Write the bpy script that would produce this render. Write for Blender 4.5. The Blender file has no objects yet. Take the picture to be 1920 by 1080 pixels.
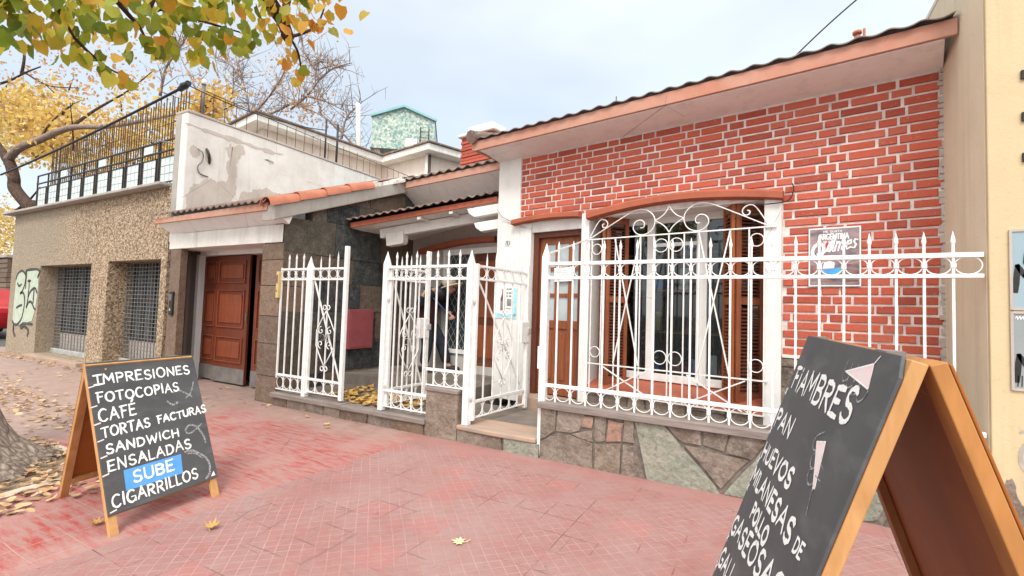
import bpy, bmesh, math, random
from mathutils import Vector, Matrix, Quaternion
random.seed(11)
R = math.radians
SC = bpy.context.scene
COL = SC.collection
# ------------------------------------------------------------------ camera
cam_d = bpy.data.cameras.new("camera")
cam = bpy.data.objects.new("camera", cam_d); COL.objects.link(cam)
CAMZ = 1.3026
rgt = Vector((0.8763, 0.4820, 0.0314)); fwd = Vector((-0.4831, 0.8744, 0.0461)).normalized()
rgt = (rgt - fwd * rgt.dot(fwd)).normalized(); upv = rgt.cross(fwd)
m = Matrix((rgt, upv, -fwd)).transposed().to_4x4(); m.translation = (0, -3.9, CAMZ)
cam.matrix_world = m
cam_d.sensor_width = 36; cam_d.lens = 16.589; cam_d.clip_start = 0.02; cam_d.clip_end = 1000
SC.camera = cam
# ------------------------------------------------------------------ world: pale overcast sky
SUN_EL, SUN_AZ = R(52), R(158)      # azimuth clockwise from +y
w = bpy.data.worlds.new("World"); SC.world = w; w.use_nodes = True
nt = w.node_tree; nt.nodes.clear()
def wn(t, **k):
    n = nt.nodes.new(t)
    for a, b in k.items(): setattr(n, a, b)
    return n
out = wn('ShaderNodeOutputWorld'); bg = wn('ShaderNodeBackground')
sky = wn('ShaderNodeTexSky'); sky.sky_type = 'NISHITA'; sky.sun_disc = False
sky.sun_elevation = SUN_EL; sky.sun_rotation = SUN_AZ; sky.air_density = 1.0; sky.dust_density = 2.0; sky.ozone_density = 1.0
tc = wn('ShaderNodeTexCoord'); sep = wn('ShaderNodeSeparateXYZ'); nt.links.new(tc.outputs['Generated'], sep.inputs[0])
mp = wn('ShaderNodeMapping'); mp.inputs['Scale'].default_value = (1, 1, 2.2); nt.links.new(tc.outputs['Generated'], mp.inputs[0])
nz = wn('ShaderNodeTexNoise'); nz.inputs['Scale'].default_value = 1.1; nz.inputs['Detail'].default_value = 4; nz.inputs['Roughness'].default_value = .5
nt.links.new(mp.outputs[0], nz.inputs['Vector'])
cr = wn('ShaderNodeValToRGB'); cr.color_ramp.elements[0].position = .34; cr.color_ramp.elements[0].color = (.55, .55, .55, 1)
cr.color_ramp.elements[1].position = .68; cr.color_ramp.elements[1].color = (.95, .95, .95, 1); nt.links.new(nz.outputs['Fac'], cr.inputs[0])
mx = wn('ShaderNodeMixRGB'); nt.links.new(cr.outputs[0], mx.inputs[0]); nt.links.new(sky.outputs[0], mx.inputs[1])
# thin cloud: pale at the horizon, brighter towards the zenith and round the veiled sun
hz = wn('ShaderNodeValToRGB'); e_ = hz.color_ramp.elements; e_[0].position = 0.0; e_[0].color = (.74, .77, .78, 1)
e_[1].position = .30; e_[1].color = (.63, .71, .77, 1); k_ = e_.new(.62); k_.color = (.80, .84, .86, 1); k_ = e_.new(1.0); k_.color = (1.0, .99, .95, 1)
nt.links.new(sep.outputs[2], hz.inputs[0])
dt = wn('ShaderNodeVectorMath', operation='DOT_PRODUCT'); nt.links.new(tc.outputs['Generated'], dt.inputs[0])
dt.inputs[1].default_value = (math.sin(SUN_AZ) * math.cos(SUN_EL), math.cos(SUN_AZ) * math.cos(SUN_EL), math.sin(SUN_EL))
gl = wn('ShaderNodeValToRGB'); g_ = gl.color_ramp.elements; g_[0].position = .25; g_[0].color = (0, 0, 0, 1); g_[1].position = 1.0; g_[1].color = (1.0, .95, .86, 1); nt.links.new(dt.outputs['Value'], gl.inputs[0])
sc_ = wn('ShaderNodeMixRGB', blend_type='MULTIPLY'); sc_.inputs[0].default_value = 1; nt.links.new(hz.outputs[0], sc_.inputs[1]); sc_.inputs[2].default_value = (11.2, 11.2, 11.2, 1)
g2 = wn('ShaderNodeMixRGB', blend_type='MULTIPLY'); g2.inputs[0].default_value = 1; nt.links.new(gl.outputs[0], g2.inputs[1]); g2.inputs[2].default_value = (15, 15, 15, 1)
ad = wn('ShaderNodeMixRGB', blend_type='ADD'); ad.inputs[0].default_value = 1; nt.links.new(sc_.outputs[0], ad.inputs[1]); nt.links.new(g2.outputs[0], ad.inputs[2])
nt.links.new(ad.outputs[0], mx.inputs[2])
nt.links.new(mx.outputs[0], bg.inputs[0]); bg.inputs[1].default_value = 0.10
nt.links.new(bg.outputs[0], out.inputs[0])
sl = bpy.data.lights.new("sun", 'SUN'); sl.energy = 1.5; sl.angle = R(16); sl.color = (1.0, .96, .9)
so = bpy.data.objects.new("sun", sl); COL.objects.link(so)
sd = Vector((math.sin(SUN_AZ) * math.cos(SUN_EL), math.cos(SUN_AZ) * math.cos(SUN_EL), math.sin(SUN_EL)))
so.rotation_euler = sd.to_track_quat('Z', 'Y').to_euler()
SC.view_settings.view_transform = 'Standard'; SC.view_settings.look = 'None'
SC.view_settings.exposure = 0.60; SC.view_settings.gamma = 1.0
SC.cycles.max_bounces = 6; SC.cycles.transparent_max_bounces = 12
SC.cycles.use_denoising = True

# ------------------------------------------------------------------ materials
def srgb(r, g, b):
    f = lambda c: (c / 255 / 12.92) if c / 255 <= .04045 else ((c / 255 + .055) / 1.055) ** 2.4
    return (f(r), f(g), f(b))
class NT:
    """small node-tree writer"""
    def __init__(s, name):
        s.m = bpy.data.materials.new(name); s.m.use_nodes = True; s.t = s.m.node_tree; s.t.nodes.clear()
        s.o = s.n('ShaderNodeOutputMaterial'); s.b = s.n('ShaderNodeBsdfPrincipled'); s.l(s.b.outputs[0], s.o.inputs[0])
    def n(s, t, **k):
        x = s.t.nodes.new(t)
        for a, b in k.items(): setattr(x, a, b)
        return x
    def l(s, a, b): s.t.links.new(a, b)
    def put(s, sock, v):
        if isinstance(v, bpy.types.NodeSocket): s.l(v, sock)
        elif isinstance(v, (tuple, list)) and len(v) == 3 and sock.type == 'RGBA': sock.default_value = (*v, 1)
        else: sock.default_value = v
    def obj(s): return s.n('ShaderNodeTexCoord').outputs['Object']
    def pos(s): return s.n('ShaderNodeNewGeometry').outputs['Position']
    def isl(s): return s.n('ShaderNodeNewGeometry').outputs['Random Per Island']
    def map(s, v, scale=(1, 1, 1), rot=(0, 0, 0), loc=(0, 0, 0)):
        x = s.n('ShaderNodeMapping'); s.l(v, x.inputs[0]); x.inputs['Scale'].default_value = scale; x.inputs['Rotation'].default_value = rot; x.inputs['Location'].default_value = loc; return x.outputs[0]
    def noise(s, v, scale, detail=5, rough=.6, dist=0):
        x = s.n('ShaderNodeTexNoise'); s.l(v, x.inputs['Vector']); x.inputs['Scale'].default_value = scale; x.inputs['Detail'].default_value = detail; x.inputs['Roughness'].default_value = rough; x.inputs['Distortion'].default_value = dist; return x.outputs['Fac']
    def vor(s, v, scale, feature='F1', out='Distance', rnd=1):
        x = s.n('ShaderNodeTexVoronoi'); x.feature = feature; s.l(v, x.inputs['Vector']); x.inputs['Scale'].default_value = scale; x.inputs['Randomness'].default_value = rnd; return x.outputs[out]
    def ramp(s, v, stops, interp='LINEAR'):
        x = s.n('ShaderNodeValToRGB'); s.put(x.inputs[0], v); r = x.color_ramp; r.interpolation = interp
        while len(r.elements) < len(stops): r.elements.new(.5)
        for e, (p, c) in zip(r.elements, stops):
            e.position = p; e.color = (*c, 1) if not isinstance(c, (int, float)) else (c, c, c, 1)
        return x.outputs[0]
    def mix(s, f, a, b, mode='MIX'):
        x = s.n('ShaderNodeMixRGB'); x.blend_type = mode; s.put(x.inputs[0], f); s.put(x.inputs[1], a); s.put(x.inputs[2], b); return x.outputs[0]
    def math(s, op, a, b=0.0, clamp=False):
        x = s.n('ShaderNodeMath'); x.operation = op; x.use_clamp = clamp; s.put(x.inputs[0], a); s.put(x.inputs[1], b); return x.outputs[0]
    def sep(s, v):
        x = s.n('ShaderNodeSeparateXYZ'); s.l(v, x.inputs[0]); return x.outputs
    def bump(s, h, strength=.3, dist=.01):
        x = s.n('ShaderNodeBump'); x.inputs['Strength'].default_value = strength; x.inputs['Distance'].default_value = dist; s.put(x.inputs['Height'], h); s.l(x.outputs[0], s.b.inputs['Normal']); return x
    def fin(s, col, rough=.8, spec=.3, metal=0):
        s.put(s.b.inputs['Base Color'], col); s.put(s.b.inputs['Roughness'], rough); s.b.inputs['Specular IOR Level'].default_value = spec; s.b.inputs['Metallic'].default_value = metal
        return s.m
def plain(name, c1, c2=None, scale=4, rough=.75, bs=40, bst=.25, bd=.004, spec=.3, isl=0, metal=0, lo=.38, hi=.62, det=6):
    n = NT(name); v = n.obj(); c2 = c2 or tuple(x * .8 for x in c1)
    c = n.ramp(n.noise(v, scale, det), [(lo, c1), (hi, c2)])
    if isl: c = n.mix(1, c, n.ramp(n.isl(), [(0, 1 - isl), (1, 1 + isl)]), 'MULTIPLY')
    if bst: n.bump(n.noise(v, bs, 4), bst, bd)
    return n.fin(c, rough, spec, metal)

MT = {}
def mk():
    S = srgb
    # painted brick, each brick a little different
    n = NT('painted_brick'); v = n.obj(); i = n.isl()
    c = n.ramp(i, [(0, (.31, .060, .038)), (.2, (.45, .088, .050)), (.6, (.53, .108, .061)), (.85, (.50, .125, .078)), (1, (.36, .074, .048))])
    c = n.mix(n.ramp(n.noise(v, 9, 6), [(.45, 0), (.75, .4)]), c, (.46, .15, .10))
    c = n.mix(n.ramp(n.noise(v, 38, 5), [(.56, 0), (.72, .6)]), c, (.26, .055, .04))
    c = n.mix(n.ramp(n.noise(v, 60, 3), [(.66, 0), (.72, .75)]), c, (.60, .46, .40))
    c = n.mix(n.ramp(n.noise(v, 1.6, 7, .65), [(.46, 0), (.72, .35)]), c, (.36, .10, .075))
    n.bump(n.math('ADD', n.noise(v, 55, 6), n.math('MULTIPLY', n.noise(v, 14, 3), 1.2)), .55, .006)
    MT['brick'] = n.fin(c, .7, .25)
    MT['mortar'] = plain('white_mortar', (.78, .73, .69), (.58, .50, .46), 9, .9, 70, .6, .006)
    # plasters
    def plaster(name, a, b, st=.0):
        n = NT(name); v = n.obj()
        c = n.ramp(n.noise(v, 2.2, 8, .65), [(.35, a), (.68, b)])
        streak = n.noise(n.map(v, (9, 9, .7)), 1, 5)
        c = n.mix(n.ramp(streak, [(.52, 0), (.75, .35 + st)]), c, tuple(x * .62 for x in b))
        c = n.mix(n.ramp(n.noise(v, 26, 5), [(.60, 0), (.72, .3)]), c, tuple(x * .7 for x in b))
        ck = n.math('MULTIPLY', n.math('LESS_THAN', n.vor(n.map(v, (.9, .9, .6)), .75, 'DISTANCE_TO_EDGE'), .0022), n.ramp(n.noise(v, .9), [(.50, 0), (.56, .55)]))
        c = n.mix(ck, c, tuple(x * .45 for x in b))
        n.bump(n.math('ADD', n.noise(v, 70, 5), n.math('MULTIPLY', n.noise(v, 9, 3), 1.5)), .3, .005)
        return n.fin(c, .85, .2)
    MT['white'] = plaster('white_plaster', (.80, .79, .76), (.70, .68, .65))
    MT['oldwhite'] = plaster('weathered_white_plaster', (.80, .78, .74), (.66, .62, .57), .15)
    MT['soffit'] = plaster('grey_white_soffit', (.86, .86, .85), (.78, .77, .75))
    MT['porch_wall'] = plaster('shade_toned_porch_plaster', (.50, .47, .44), (.42, .39, .36))  # porch shade is put into this darker plaster colour
    MT['concrete'] = plaster('weathered_concrete', (.44, .41, .37), (.33, .30, .27), .2)
    MT['render'] = plaster('bare_grey_render', (.50, .44, .385), (.40, .35, .30), .1)
    MT['yellow'] = plaster('pale_yellow_paint', (.585, .475, .295), (.54, .435, .27))
    MT['yellow_side'] = plaster('beige_side_paint', (.76, .655, .49), (.69, .595, .44))
    MT['salmon'] = plaster('salmon_paint', (.50, .225, .155), (.55, .33, .255))
    MT['lintel'] = plaster('terracotta_paint', (.42, .13, .075), (.34, .10, .06))
    MT['cream'] = plaster('cream_render', (.80, .70, .62), (.70, .60, .53), .15)
    n = NT('white_painted_iron'); v = n.pos()
    c = n.ramp(n.noise(v, 14, 6), [(.38, (.82, .82, .81)), (.66, (.70, .69, .66))])
    c = n.mix(n.ramp(n.noise(v, 34, 5, .7), [(.63, 0), (.71, .8)]), c, (.42, .25, .15))
    n.bump(n.noise(v, 120, 4), .25, .002); MT['iron'] = n.fin(c, .42, .5)
    MT['iron_old'] = plain('grey_lock_iron', (.50, .49, .47), (.36, .33, .30), 12, .5, 90, .2, .002, .5)
    MT['blackiron'] = plain('black_iron', (.02, .02, .022), (.05, .04, .035), 10, .55, 80, .2, .002, .4)
    MT['rust'] = plain('rusty_rod', (.10, .06, .045), (.05, .035, .03), 10, .8)
    MT['cable'] = plain('black_cable', (.015, .015, .017), (.03, .03, .03), 10, .5)
    MT['greycable'] = plain('grey_cable', (.16, .16, .17), (.22, .22, .22), 10, .5)
    # wood
    def wood(name, a, b, sc=(30, 30, 2.0), rough=.5, ring=.6):
        n = NT(name); v = n.map(n.obj(), sc)
        f = n.noise(v, 1.2, 6, .6, ring)
        c = n.ramp(f, [(.3, a), (.7, b)]); f2 = n.noise(n.obj(), 5, 4)
        c = n.mix(n.ramp(f2, [(.4, 0), (.75, .4)]), c, tuple(x * .7 for x in a))
        n.bump(f, .18, .003); return n.fin(c, rough, .35)
    MT['door'] = wood('varnished_door_wood', (.19, .055, .025), (.33, .105, .04))
    MT['garage_panel'] = wood('garage_panel_wood', (.17, .038, .015), (.27, .068, .026))
    MT['door_dark'] = wood('dark_door_frame', (.10, .028, .016), (.16, .05, .026))
    MT['door_orange'] = wood('orange_varnished_wood', (.25, .066, .02), (.36, .11, .032))
    MT['garage_door'] = wood('red_brown_door_wood', (.11, .026, .013), (.19, .045, .02))
    MT['batten'] = wood('pine_batten', (.43, .215, .075), (.58, .33, .135), (26, 26, 5), .6)
    MT['batten_orange'] = wood('orange_batten', (.36, .15, .04), (.47, .215, .065), (26, 26, 5), .6)
    MT['batten_dark'] = wood('brown_batten', (.28, .12, .045), (.38, .17, .07), (26, 26, 5), .6)
    MT['hardboard'] = plain('brown_hardboard', (.36, .125, .022), (.27, .085, .014), 3, .55, 260, .25, .001, .35)
    n = NT('chalkboard_black'); v = n.obj()
    c = n.ramp(n.noise(v, 3.5, 6), [(.35, (.060, .064, .068)), (.7, (.085, .089, .092))])
    c = n.mix(n.ramp(n.noise(n.map(v, (4, 4, 14)), 1.3, 5), [(.52, 0), (.8, .55)]), c, (.16, .165, .17))
    n.bump(n.noise(v, 150, 3), .08, .001); MT['board'] = n.fin(c, .62, .35)
    n = NT('white_chalk'); v = n.obj()
    c = n.ramp(n.noise(n.map(v, (1, 1, 1)), 170, 5, .7), [(.30, (.34, .34, .34)), (.46, (.84, .84, .82))]); MT['chalk'] = n.fin(c, .95, .1)
    n = NT('smudged_chalk'); v = n.obj()
    c = n.ramp(n.noise(v, 110, 4), [(.40, (.14, .14, .145)), (.62, (.40, .40, .41))]); MT['smudge'] = n.fin(c, .95, .1)
    MT['chalkpink'] = plain('pink_chalk', (.80, .60, .60), (.74, .66, .66), 40, .95, 0, 0)
    MT['chalkgreen'] = plain('green_chalk', (.62, .80, .58), (.72, .80, .70), 60, .95, 0, 0)
    MT['blue'] = plain('blue_panel', (.085, .30, .78), (.11, .35, .80), 6, .6, 0, 0)
    # stones
    def stones(name, cols, bst=.6, nm=1.0):
        n = NT(name); v = n.obj(); i = n.isl()
        c = n.ramp(i, [(k / len(cols), cc) for k, cc in enumerate(cols)], 'CONSTANT')
        c = n.mix(n.ramp(n.noise(v, 7, 8, .7), [(.42, 0), (.72, .65 * nm * nm)]), c, (.42 * nm, .36 * nm, .30 * nm))
        c = n.mix(n.ramp(n.noise(v, 22, 6, .7), [(.52, 0), (.70, .55)]), c, (.06, .05, .043))
        c = n.mix(n.ramp(n.noise(v, 48, 6, .75), [(.54, 0), (.70, .5)]), c, (.50 * nm, .44 * nm, .37 * nm))
        h = n.math('ADD', n.noise(v, 16, 8, .75), n.math('MULTIPLY', n.noise(v, 4, 3), 1.5))
        n.bump(h, bst, .026); return n.fin(c, .75, .3)
    MT['laja'] = stones('flagstone_cladding', [(.13, .10, .08), (.22, .165, .125), (.17, .125, .10), (.24, .19, .15), (.185, .14, .11)], .9)
    MT['laja_green'] = stones('green_flagstone', [(.21, .23, .18), (.27, .285, .225)], 1.0)
    MT['laja_pink'] = stones('pink_flagstone', [(.36, .215, .155), (.33, .19, .14)])
    MT['joint'] = plain('dark_stone_joint', (.12, .10, .085), (.20, .17, .145), 20, .95)
    MT['slate'] = stones('dark_slate_cladding', [(.030, .040, .042), (.105, .075, .055), (.022, .030, .038), (.075, .066, .048), (.045, .058, .058), (.13, .092, .066), (.028, .030, .032)], .7, .72)
    n = NT('sandstone_slab'); v = n.obj()
    c = n.ramp(n.noise(n.map(v, (2, 7, 7)), 1.6, 8, .65), [(.3, (.30, .22, .175)), (.5, (.38, .27, .205)), (.7, (.46, .30, .215))])
    c = n.mix(n.ramp(n.noise(v, 4, 6), [(.45, 0), (.7, .5)]), c, (.30, .255, .22))
    n.bump(n.noise(n.map(v, (2, 8, 20)), 2.5, 7), .4, .01); MT['slab'] = n.fin(c, .75, .3)
    n = NT('grey_brown_capstone'); v = n.obj()
    c = n.ramp(n.noise(n.map(v, (2, 9, 16)), 1.6, 8, .65), [(.3, (.17, .14, .125)), (.7, (.30, .25, .225))])
    n.bump(n.noise(n.map(v, (2, 8, 30)), 2.5, 7), .5, .01); MT['cap'] = n.fin(c, .8, .3)
    MT['brownstone'] = stones('brown_stone_blocks', [(.165, .105, .07), (.21, .135, .09), (.14, .09, .062)], .6, .75)
    MT['granite'] = plain('polished_brown_granite', (.05, .028, .018), (.11, .06, .035), 5, .16, 30, .05, .002, .6)
    # pebble dash
    n = NT('pebble_dash'); v = n.pos(); x = n.sep(v)
    cell = n.vor(v, 38, 'F1', 'Color'); d = n.vor(v, 38)
    hue = n.ramp(n.sep(cell)[0], [(0, (.10, .065, .042)), (.25, (.27, .18, .11)), (.55, (.43, .32, .21)), (.8, (.58, .47, .34)), (1, (.22, .13, .08))])
    c = n.mix(n.ramp(d, [(.4, 0), (.9, .7)]), hue, (.20, .15, .105))
    worn = n.math('ADD', n.math('MULTIPLY', n.math('SUBTRACT', -11.3, x[0]), .55), n.math('MULTIPLY', n.math('SUBTRACT', n.noise(v, 1.3, 5), .5), 2.2), True)
    wc = n.ramp(n.noise(v, 14, 8, .7), [(.3, (.23, .185, .135)), (.7, (.38, .315, .24))])
    c = n.mix(n.math('MULTIPLY', worn, .8), c, wc)
    c = n.mix(n.ramp(n.noise(v, 1.1, 6), [(.45, 0), (.75, .35)]), c, (.20, .155, .115))
    n.bump(n.math('SUBTRACT', 1.0, d), .8, .012); MT['pebble'] = n.fin(c, .85, .25)
    # tiles
    n = NT('clay_roof_tile'); v = n.obj()
    c = n.ramp(n.noise(v, 6, 6), [(.35, (.28, .17, .13)), (.55, (.16, .125, .11)), (.72, (.42, .35, .31))]); n.bump(n.noise(v, 40, 5), .5, .008); MT['tile'] = n.fin(c, .9, .2)
    MT['verge'] = plain('orange_clay_tile', (.46, .165, .095), (.36, .13, .08), 5, .75, 40, .3, .004, .3, .15)
    MT['sill'] = plain('red_sill_tile', (.42, .12, .07), (.34, .10, .06), 6, .5, 40, .2)
    # turquoise mosaic
    n = NT('turquoise_mosaic'); v = n.obj(); cc = n.vor(v, 15, 'F1', 'Color')
    c = n.ramp(n.sep(cc)[0], [(0, (.16, .27, .25)), (.3, (.28, .40, .36)), (.55, (.38, .44, .37)), (.8, (.50, .53, .46))], 'CONSTANT'); MT['mosaic'] = n.fin(c, .4, .5)
    MT['turq'] = plain('turquoise_paint', (.20, .42, .44), (.26, .46, .48), 3, .6)
    # glass
    n = NT('window_glass'); t = n.n('ShaderNodeBsdfTransparent'); t.inputs[0].default_value = (.80, .86, .87, 1); g = n.n('ShaderNodeBsdfGlossy'); g.inputs['Roughness'].default_value = .03
    fr = n.n('ShaderNodeFresnel'); fr.inputs[0].default_value = 1.55; ms = n.n('ShaderNodeMixShader')
    n.l(n.math('MULTIPLY', fr.outputs[0], 1.05, True), ms.inputs[0]); n.l(t.outputs[0], ms.inputs[1]); n.l(g.outputs[0], ms.inputs[2]); n.l(ms.outputs[0], n.o.inputs[0]); MT['glass'] = n.m
    MT['frosted'] = plain('frosted_pane', (.36, .42, .44), (.46, .52, .53), 4, .18, 90, .08, .002, .6)
    MT['panelglass'] = plain('pale_railing_pane', (.55, .62, .60), (.66, .72, .69), 2, .22, 0, 0, spec=.6)
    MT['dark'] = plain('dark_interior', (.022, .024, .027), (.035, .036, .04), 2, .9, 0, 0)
    MT['darkglass'] = plain('dark_window_pane', (.045, .06, .065), (.09, .11, .11), 1.2, .12, 0, 0, spec=.6)
    MT['mesh'] = plain('dark_steel_mesh', (.20, .205, .20), (.13, .13, .125), 14, .5, 0, 0)
    MT['steel'] = plain('grey_steel_mesh', (.42, .43, .42), (.30, .30, .29), 14, .45, 0, 0, spec=.5)
    MT['zinc'] = plain('grey_kick_plate', (.13, .12, .115), (.20, .175, .16), 5, .5, 60, .2, .002)
    MT['redbox'] = plain('dull_red_cabinet', (.32, .085, .09), (.28, .07, .08), 5, .5, 0, 0)
    MT['paper'] = plain('white_paper', (.80, .80, .79), (.74, .74, .74), 8, .8, 0, 0)
    MT['cyan'] = plain('cyan_print', (.25, .66, .76), (.45, .76, .82), 25, .7, 0, 0)
    MT['black'] = plain('black_paint', (.018, .018, .02), (.03, .03, .03), 20, .6, 0, 0)
    MT['ink'] = plain('grey_ink', (.20, .20, .22), (.30, .30, .31), 20, .7, 0, 0)
    MT['red'] = plain('red_print', (.62, .03, .04), (.55, .03, .04), 8, .6, 0, 0)
    MT['bluep'] = plain('sky_blue_print', (.06, .42, .75), (.10, .26, .60), 9, .6, 0, 0)
    MT['brownp'] = plain('maroon_print', (.16, .05, .05), (.30, .16, .15), 7, .6, 0, 0)
    n = NT('poster_print'); v = n.obj()
    c = n.ramp(n.noise(n.map(v, (3, 3, 9)), 1.6, 4, .6, .6), [(.3, (.09, .075, .085)), (.5, (.24, .19, .20)), (.68, (.42, .28, .28))]); MT['poster'] = n.fin(c, .4, .4)
    MT['panelblue'] = plain('blue_grey_panel', (.24, .36, .41), (.30, .38, .40), 3, .35, 0, 0, spec=.5)
    MT['panelgrey'] = plain('grey_panel', (.22, .26, .27), (.27, .30, .30), 3, .35, 0, 0, spec=.5)
    MT['graffiti'] = plain('pale_green_spray', (.46, .52, .42), (.38, .43, .34), 9, .85, 60, .4, .006)
    MT['spray'] = plain('black_spray_paint', (.035, .035, .033), (.09, .085, .08), 16, .8, 60, .4, .006)
    MT['sprayfaint'] = plain('faded_grey_spray', (.34, .31, .27), (.45, .41, .35), 14, .85)
    MT['carred'] = plain('red_car_paint', (.42, .02, .03), (.36, .02, .025), 2, .2, 0, 0, spec=.6)
    MT['tyre'] = plain('black_tyre', (.02, .02, .02), (.03, .03, .03), 6, .9)
    MT['amber'] = plain('yellow_plastic', (.62, .48, .20), (.55, .42, .18), 12, .5)
    # bark
    def bark(name, a, b):
        n = NT(name); v = n.obj()
        h = n.vor(n.map(v, (1, 1, .38)), 17, 'DISTANCE_TO_EDGE'); f = n.noise(v, 11, 8, .7)
        c = n.ramp(n.math('ADD', n.math('MULTIPLY', h, .9), n.math('MULTIPLY', f, .7)), [(.25, a), (.7, b)])
        n.bump(n.math('ADD', h, n.math('MULTIPLY', f, .5)), .9, .03); return n.fin(c, .95, .15)
    MT['bark'] = bark('grey_tree_bark', (.14, .11, .09), (.42, .35, .29))
    MT['bark_dark'] = bark('dark_branch_bark', (.035, .022, .018), (.11, .07, .052))
    MT['bark_pale'] = bark('pale_branch_bark', (.20, .14, .115), (.36, .28, .24))
    def leaf(name, stops, tr=.45):
        n = NT(name); c = n.ramp(n.isl(), stops)
        c = n.mix(n.ramp(n.noise(n.obj(), 30, 3), [(.45, 0), (.7, .35)]), c, (.45, .25, .03))
        n.fin(c, .55, .35); t = n.n('ShaderNodeBsdfTranslucent'); n.l(c, t.inputs[0]); ms = n.n('ShaderNodeMixShader'); ms.inputs[0].default_value = tr
        n.l(n.b.outputs[0], ms.inputs[1]); n.l(t.outputs[0], ms.inputs[2]); n.l(ms.outputs[0], n.o.inputs[0]); return n.m
    MT['leafgreen'] = leaf('green_yellow_leaf', [(0, (.10, .17, .02)), (.35, (.20, .28, .025)), (.6, (.36, .40, .04)), (.8, (.60, .50, .06)), (1, (.58, .32, .04))])
    MT['leafgold'] = leaf('golden_leaf', [(0, (.30, .30, .04)), (.3, (.58, .40, .05)), (.7, (.66, .34, .04)), (1, (.55, .20, .04))])
    MT['leafyellow'] = leaf('yellow_autumn_leaf', [(0, (.55, .32, .07)), (.3, (.76, .52, .12)), (.65, (.80, .62, .22)), (.85, (.60, .34, .12)), (1, (.34, .21, .11))])
    MT['leafrust'] = leaf('rust_autumn_leaf', [(0, (.50, .24, .10)), (.5, (.62, .34, .18)), (1, (.66, .44, .26))])
    MT['litter'] = leaf('dry_fallen_leaf', [(0, (.42, .24, .12)), (.3, (.54, .35, .18)), (.6, (.62, .45, .27)), (.85, (.40, .26, .16)), (1, (.24, .15, .10))], .1)
    MT['litteryellow'] = leaf('yellow_fallen_leaf', [(0, (.50, .27, .07)), (.35, (.62, .42, .12)), (.7, (.44, .24, .09)), (1, (.58, .40, .18))], .1)
    MT['paleleaf'] = leaf('pale_yellow_leaf', [(0, (.78, .72, .36)), (1, (.80, .74, .40))], .1)
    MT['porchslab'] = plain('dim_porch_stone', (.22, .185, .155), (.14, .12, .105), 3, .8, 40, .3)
    MT['patch'] = plaster('bare_plaster_patch', (.60, .54, .48), (.50, .44, .385), .05)
    # clothing
    MT['skin'] = plain('skin', (.50, .27, .20), (.44, .23, .17), 14, .6, 0, 0)
    MT['jacket'] = plain('maroon_jacket', (.040, .012, .014), (.026, .009, .011), 8, .9, 60, .3)
    MT['sleeve'] = plain('navy_sleeve', (.012, .018, .028), (.010, .014, .020), 8, .9, 60, .3)
    MT['trousers'] = plain('black_trousers', (.016, .02, .028), (.03, .033, .04), 8, .9, 60, .3)
    MT['hat'] = plain('cream_hat', (.66, .56, .42), (.56, .47, .35), 9, .9, 90, .3)
    MT['bluestick'] = plain('blue_broom_handle', (.02, .055, .11), (.025, .065, .13), 9, .5, 0, 0)
    MT['straw'] = plain('straw_bristle', (.45, .32, .14), (.35, .24, .10), 9, .9, 0, 0)
    # ---- ground
    n = NT('asphalt'); v = n.pos(); c = n.ramp(n.noise(v, 3, 8), [(.3, (.07, .068, .066)), (.7, (.12, .115, .11))]); n.bump(n.noise(v, 120, 3), .4, .005); MT['asphalt'] = n.fin(c, .9)
    n = NT('soil'); v = n.pos(); c = n.ramp(n.noise(v, 6, 8), [(.3, (.16, .11, .075)), (.7, (.34, .25, .17))]); n.bump(n.noise(v, 30, 6), .8, .03); MT['soil'] = n.fin(c, .95, .1)
    n = NT('stone_kerb'); v = n.pos(); c = n.ramp(n.noise(v, 7, 8), [(.3, (.40, .33, .25)), (.7, (.58, .50, .40))]); n.bump(n.noise(v, 40, 5), .5, .01); MT['kerb'] = n.fin(c, .9)
    # red pavement: 22 cm tiles with a diagonal grid of small squares; plain painted part left of x = -3.07
    n = NT('red_pavement_tile'); v = n.pos(); x = n.sep(v)
    wob = n.n('ShaderNodeVectorMath'); wob.operation = 'ADD'; n.l(v, wob.inputs[0])
    nv = n.n('ShaderNodeTexNoise'); nv.inputs['Scale'].default_value = 2.5; n.l(v, nv.inputs['Vector'])
    sc = n.n('ShaderNodeVectorMath'); sc.operation = 'SCALE'; sc.inputs['Scale'].default_value = .022; n.l(nv.outputs['Color'], sc.inputs[0]); n.l(sc.outputs[0], wob.inputs[1])
    vw = wob.outputs[0]
    d45 = n.sep(n.map(vw, (1, 1, 1), (0, 0, R(45)))); xw = n.sep(vw)
    def grid(val, pitch, width):
        f = n.math('FRACT', n.math('MULTIPLY', val, 1 / pitch)); a = n.math('ABSOLUTE', n.math('SUBTRACT', f, .5))
        return n.math('GREATER_THAN', a, .5 - width / pitch / 2)
    P = .0665
    fine = n.math('MAXIMUM', grid(d45[0], P, .0058), grid(d45[1], P, .0058))
    tile = n.math('MAXIMUM', grid(xw[0], .21, .006), grid(xw[1], .21, .006))
    right = n.math('GREATER_THAN', n.math('ADD', x[0], n.math('MULTIPLY', n.noise(v, 9), .03)), -3.055)
    border = n.math('GREATER_THAN', x[1], -.26)
    tid = n.n('ShaderNodeTexWhiteNoise'); tid.noise_dimensions = '2D'; fl = n.n('ShaderNodeVectorMath'); fl.operation = 'FLOOR'; sv = n.n('ShaderNodeVectorMath'); sv.operation = 'SCALE'; sv.inputs['Scale'].default_value = 1 / .21
    n.l(vw, sv.inputs[0]); n.l(sv.outputs[0], fl.inputs[0]); n.l(fl.outputs[0], tid.inputs['Vector'])
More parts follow.
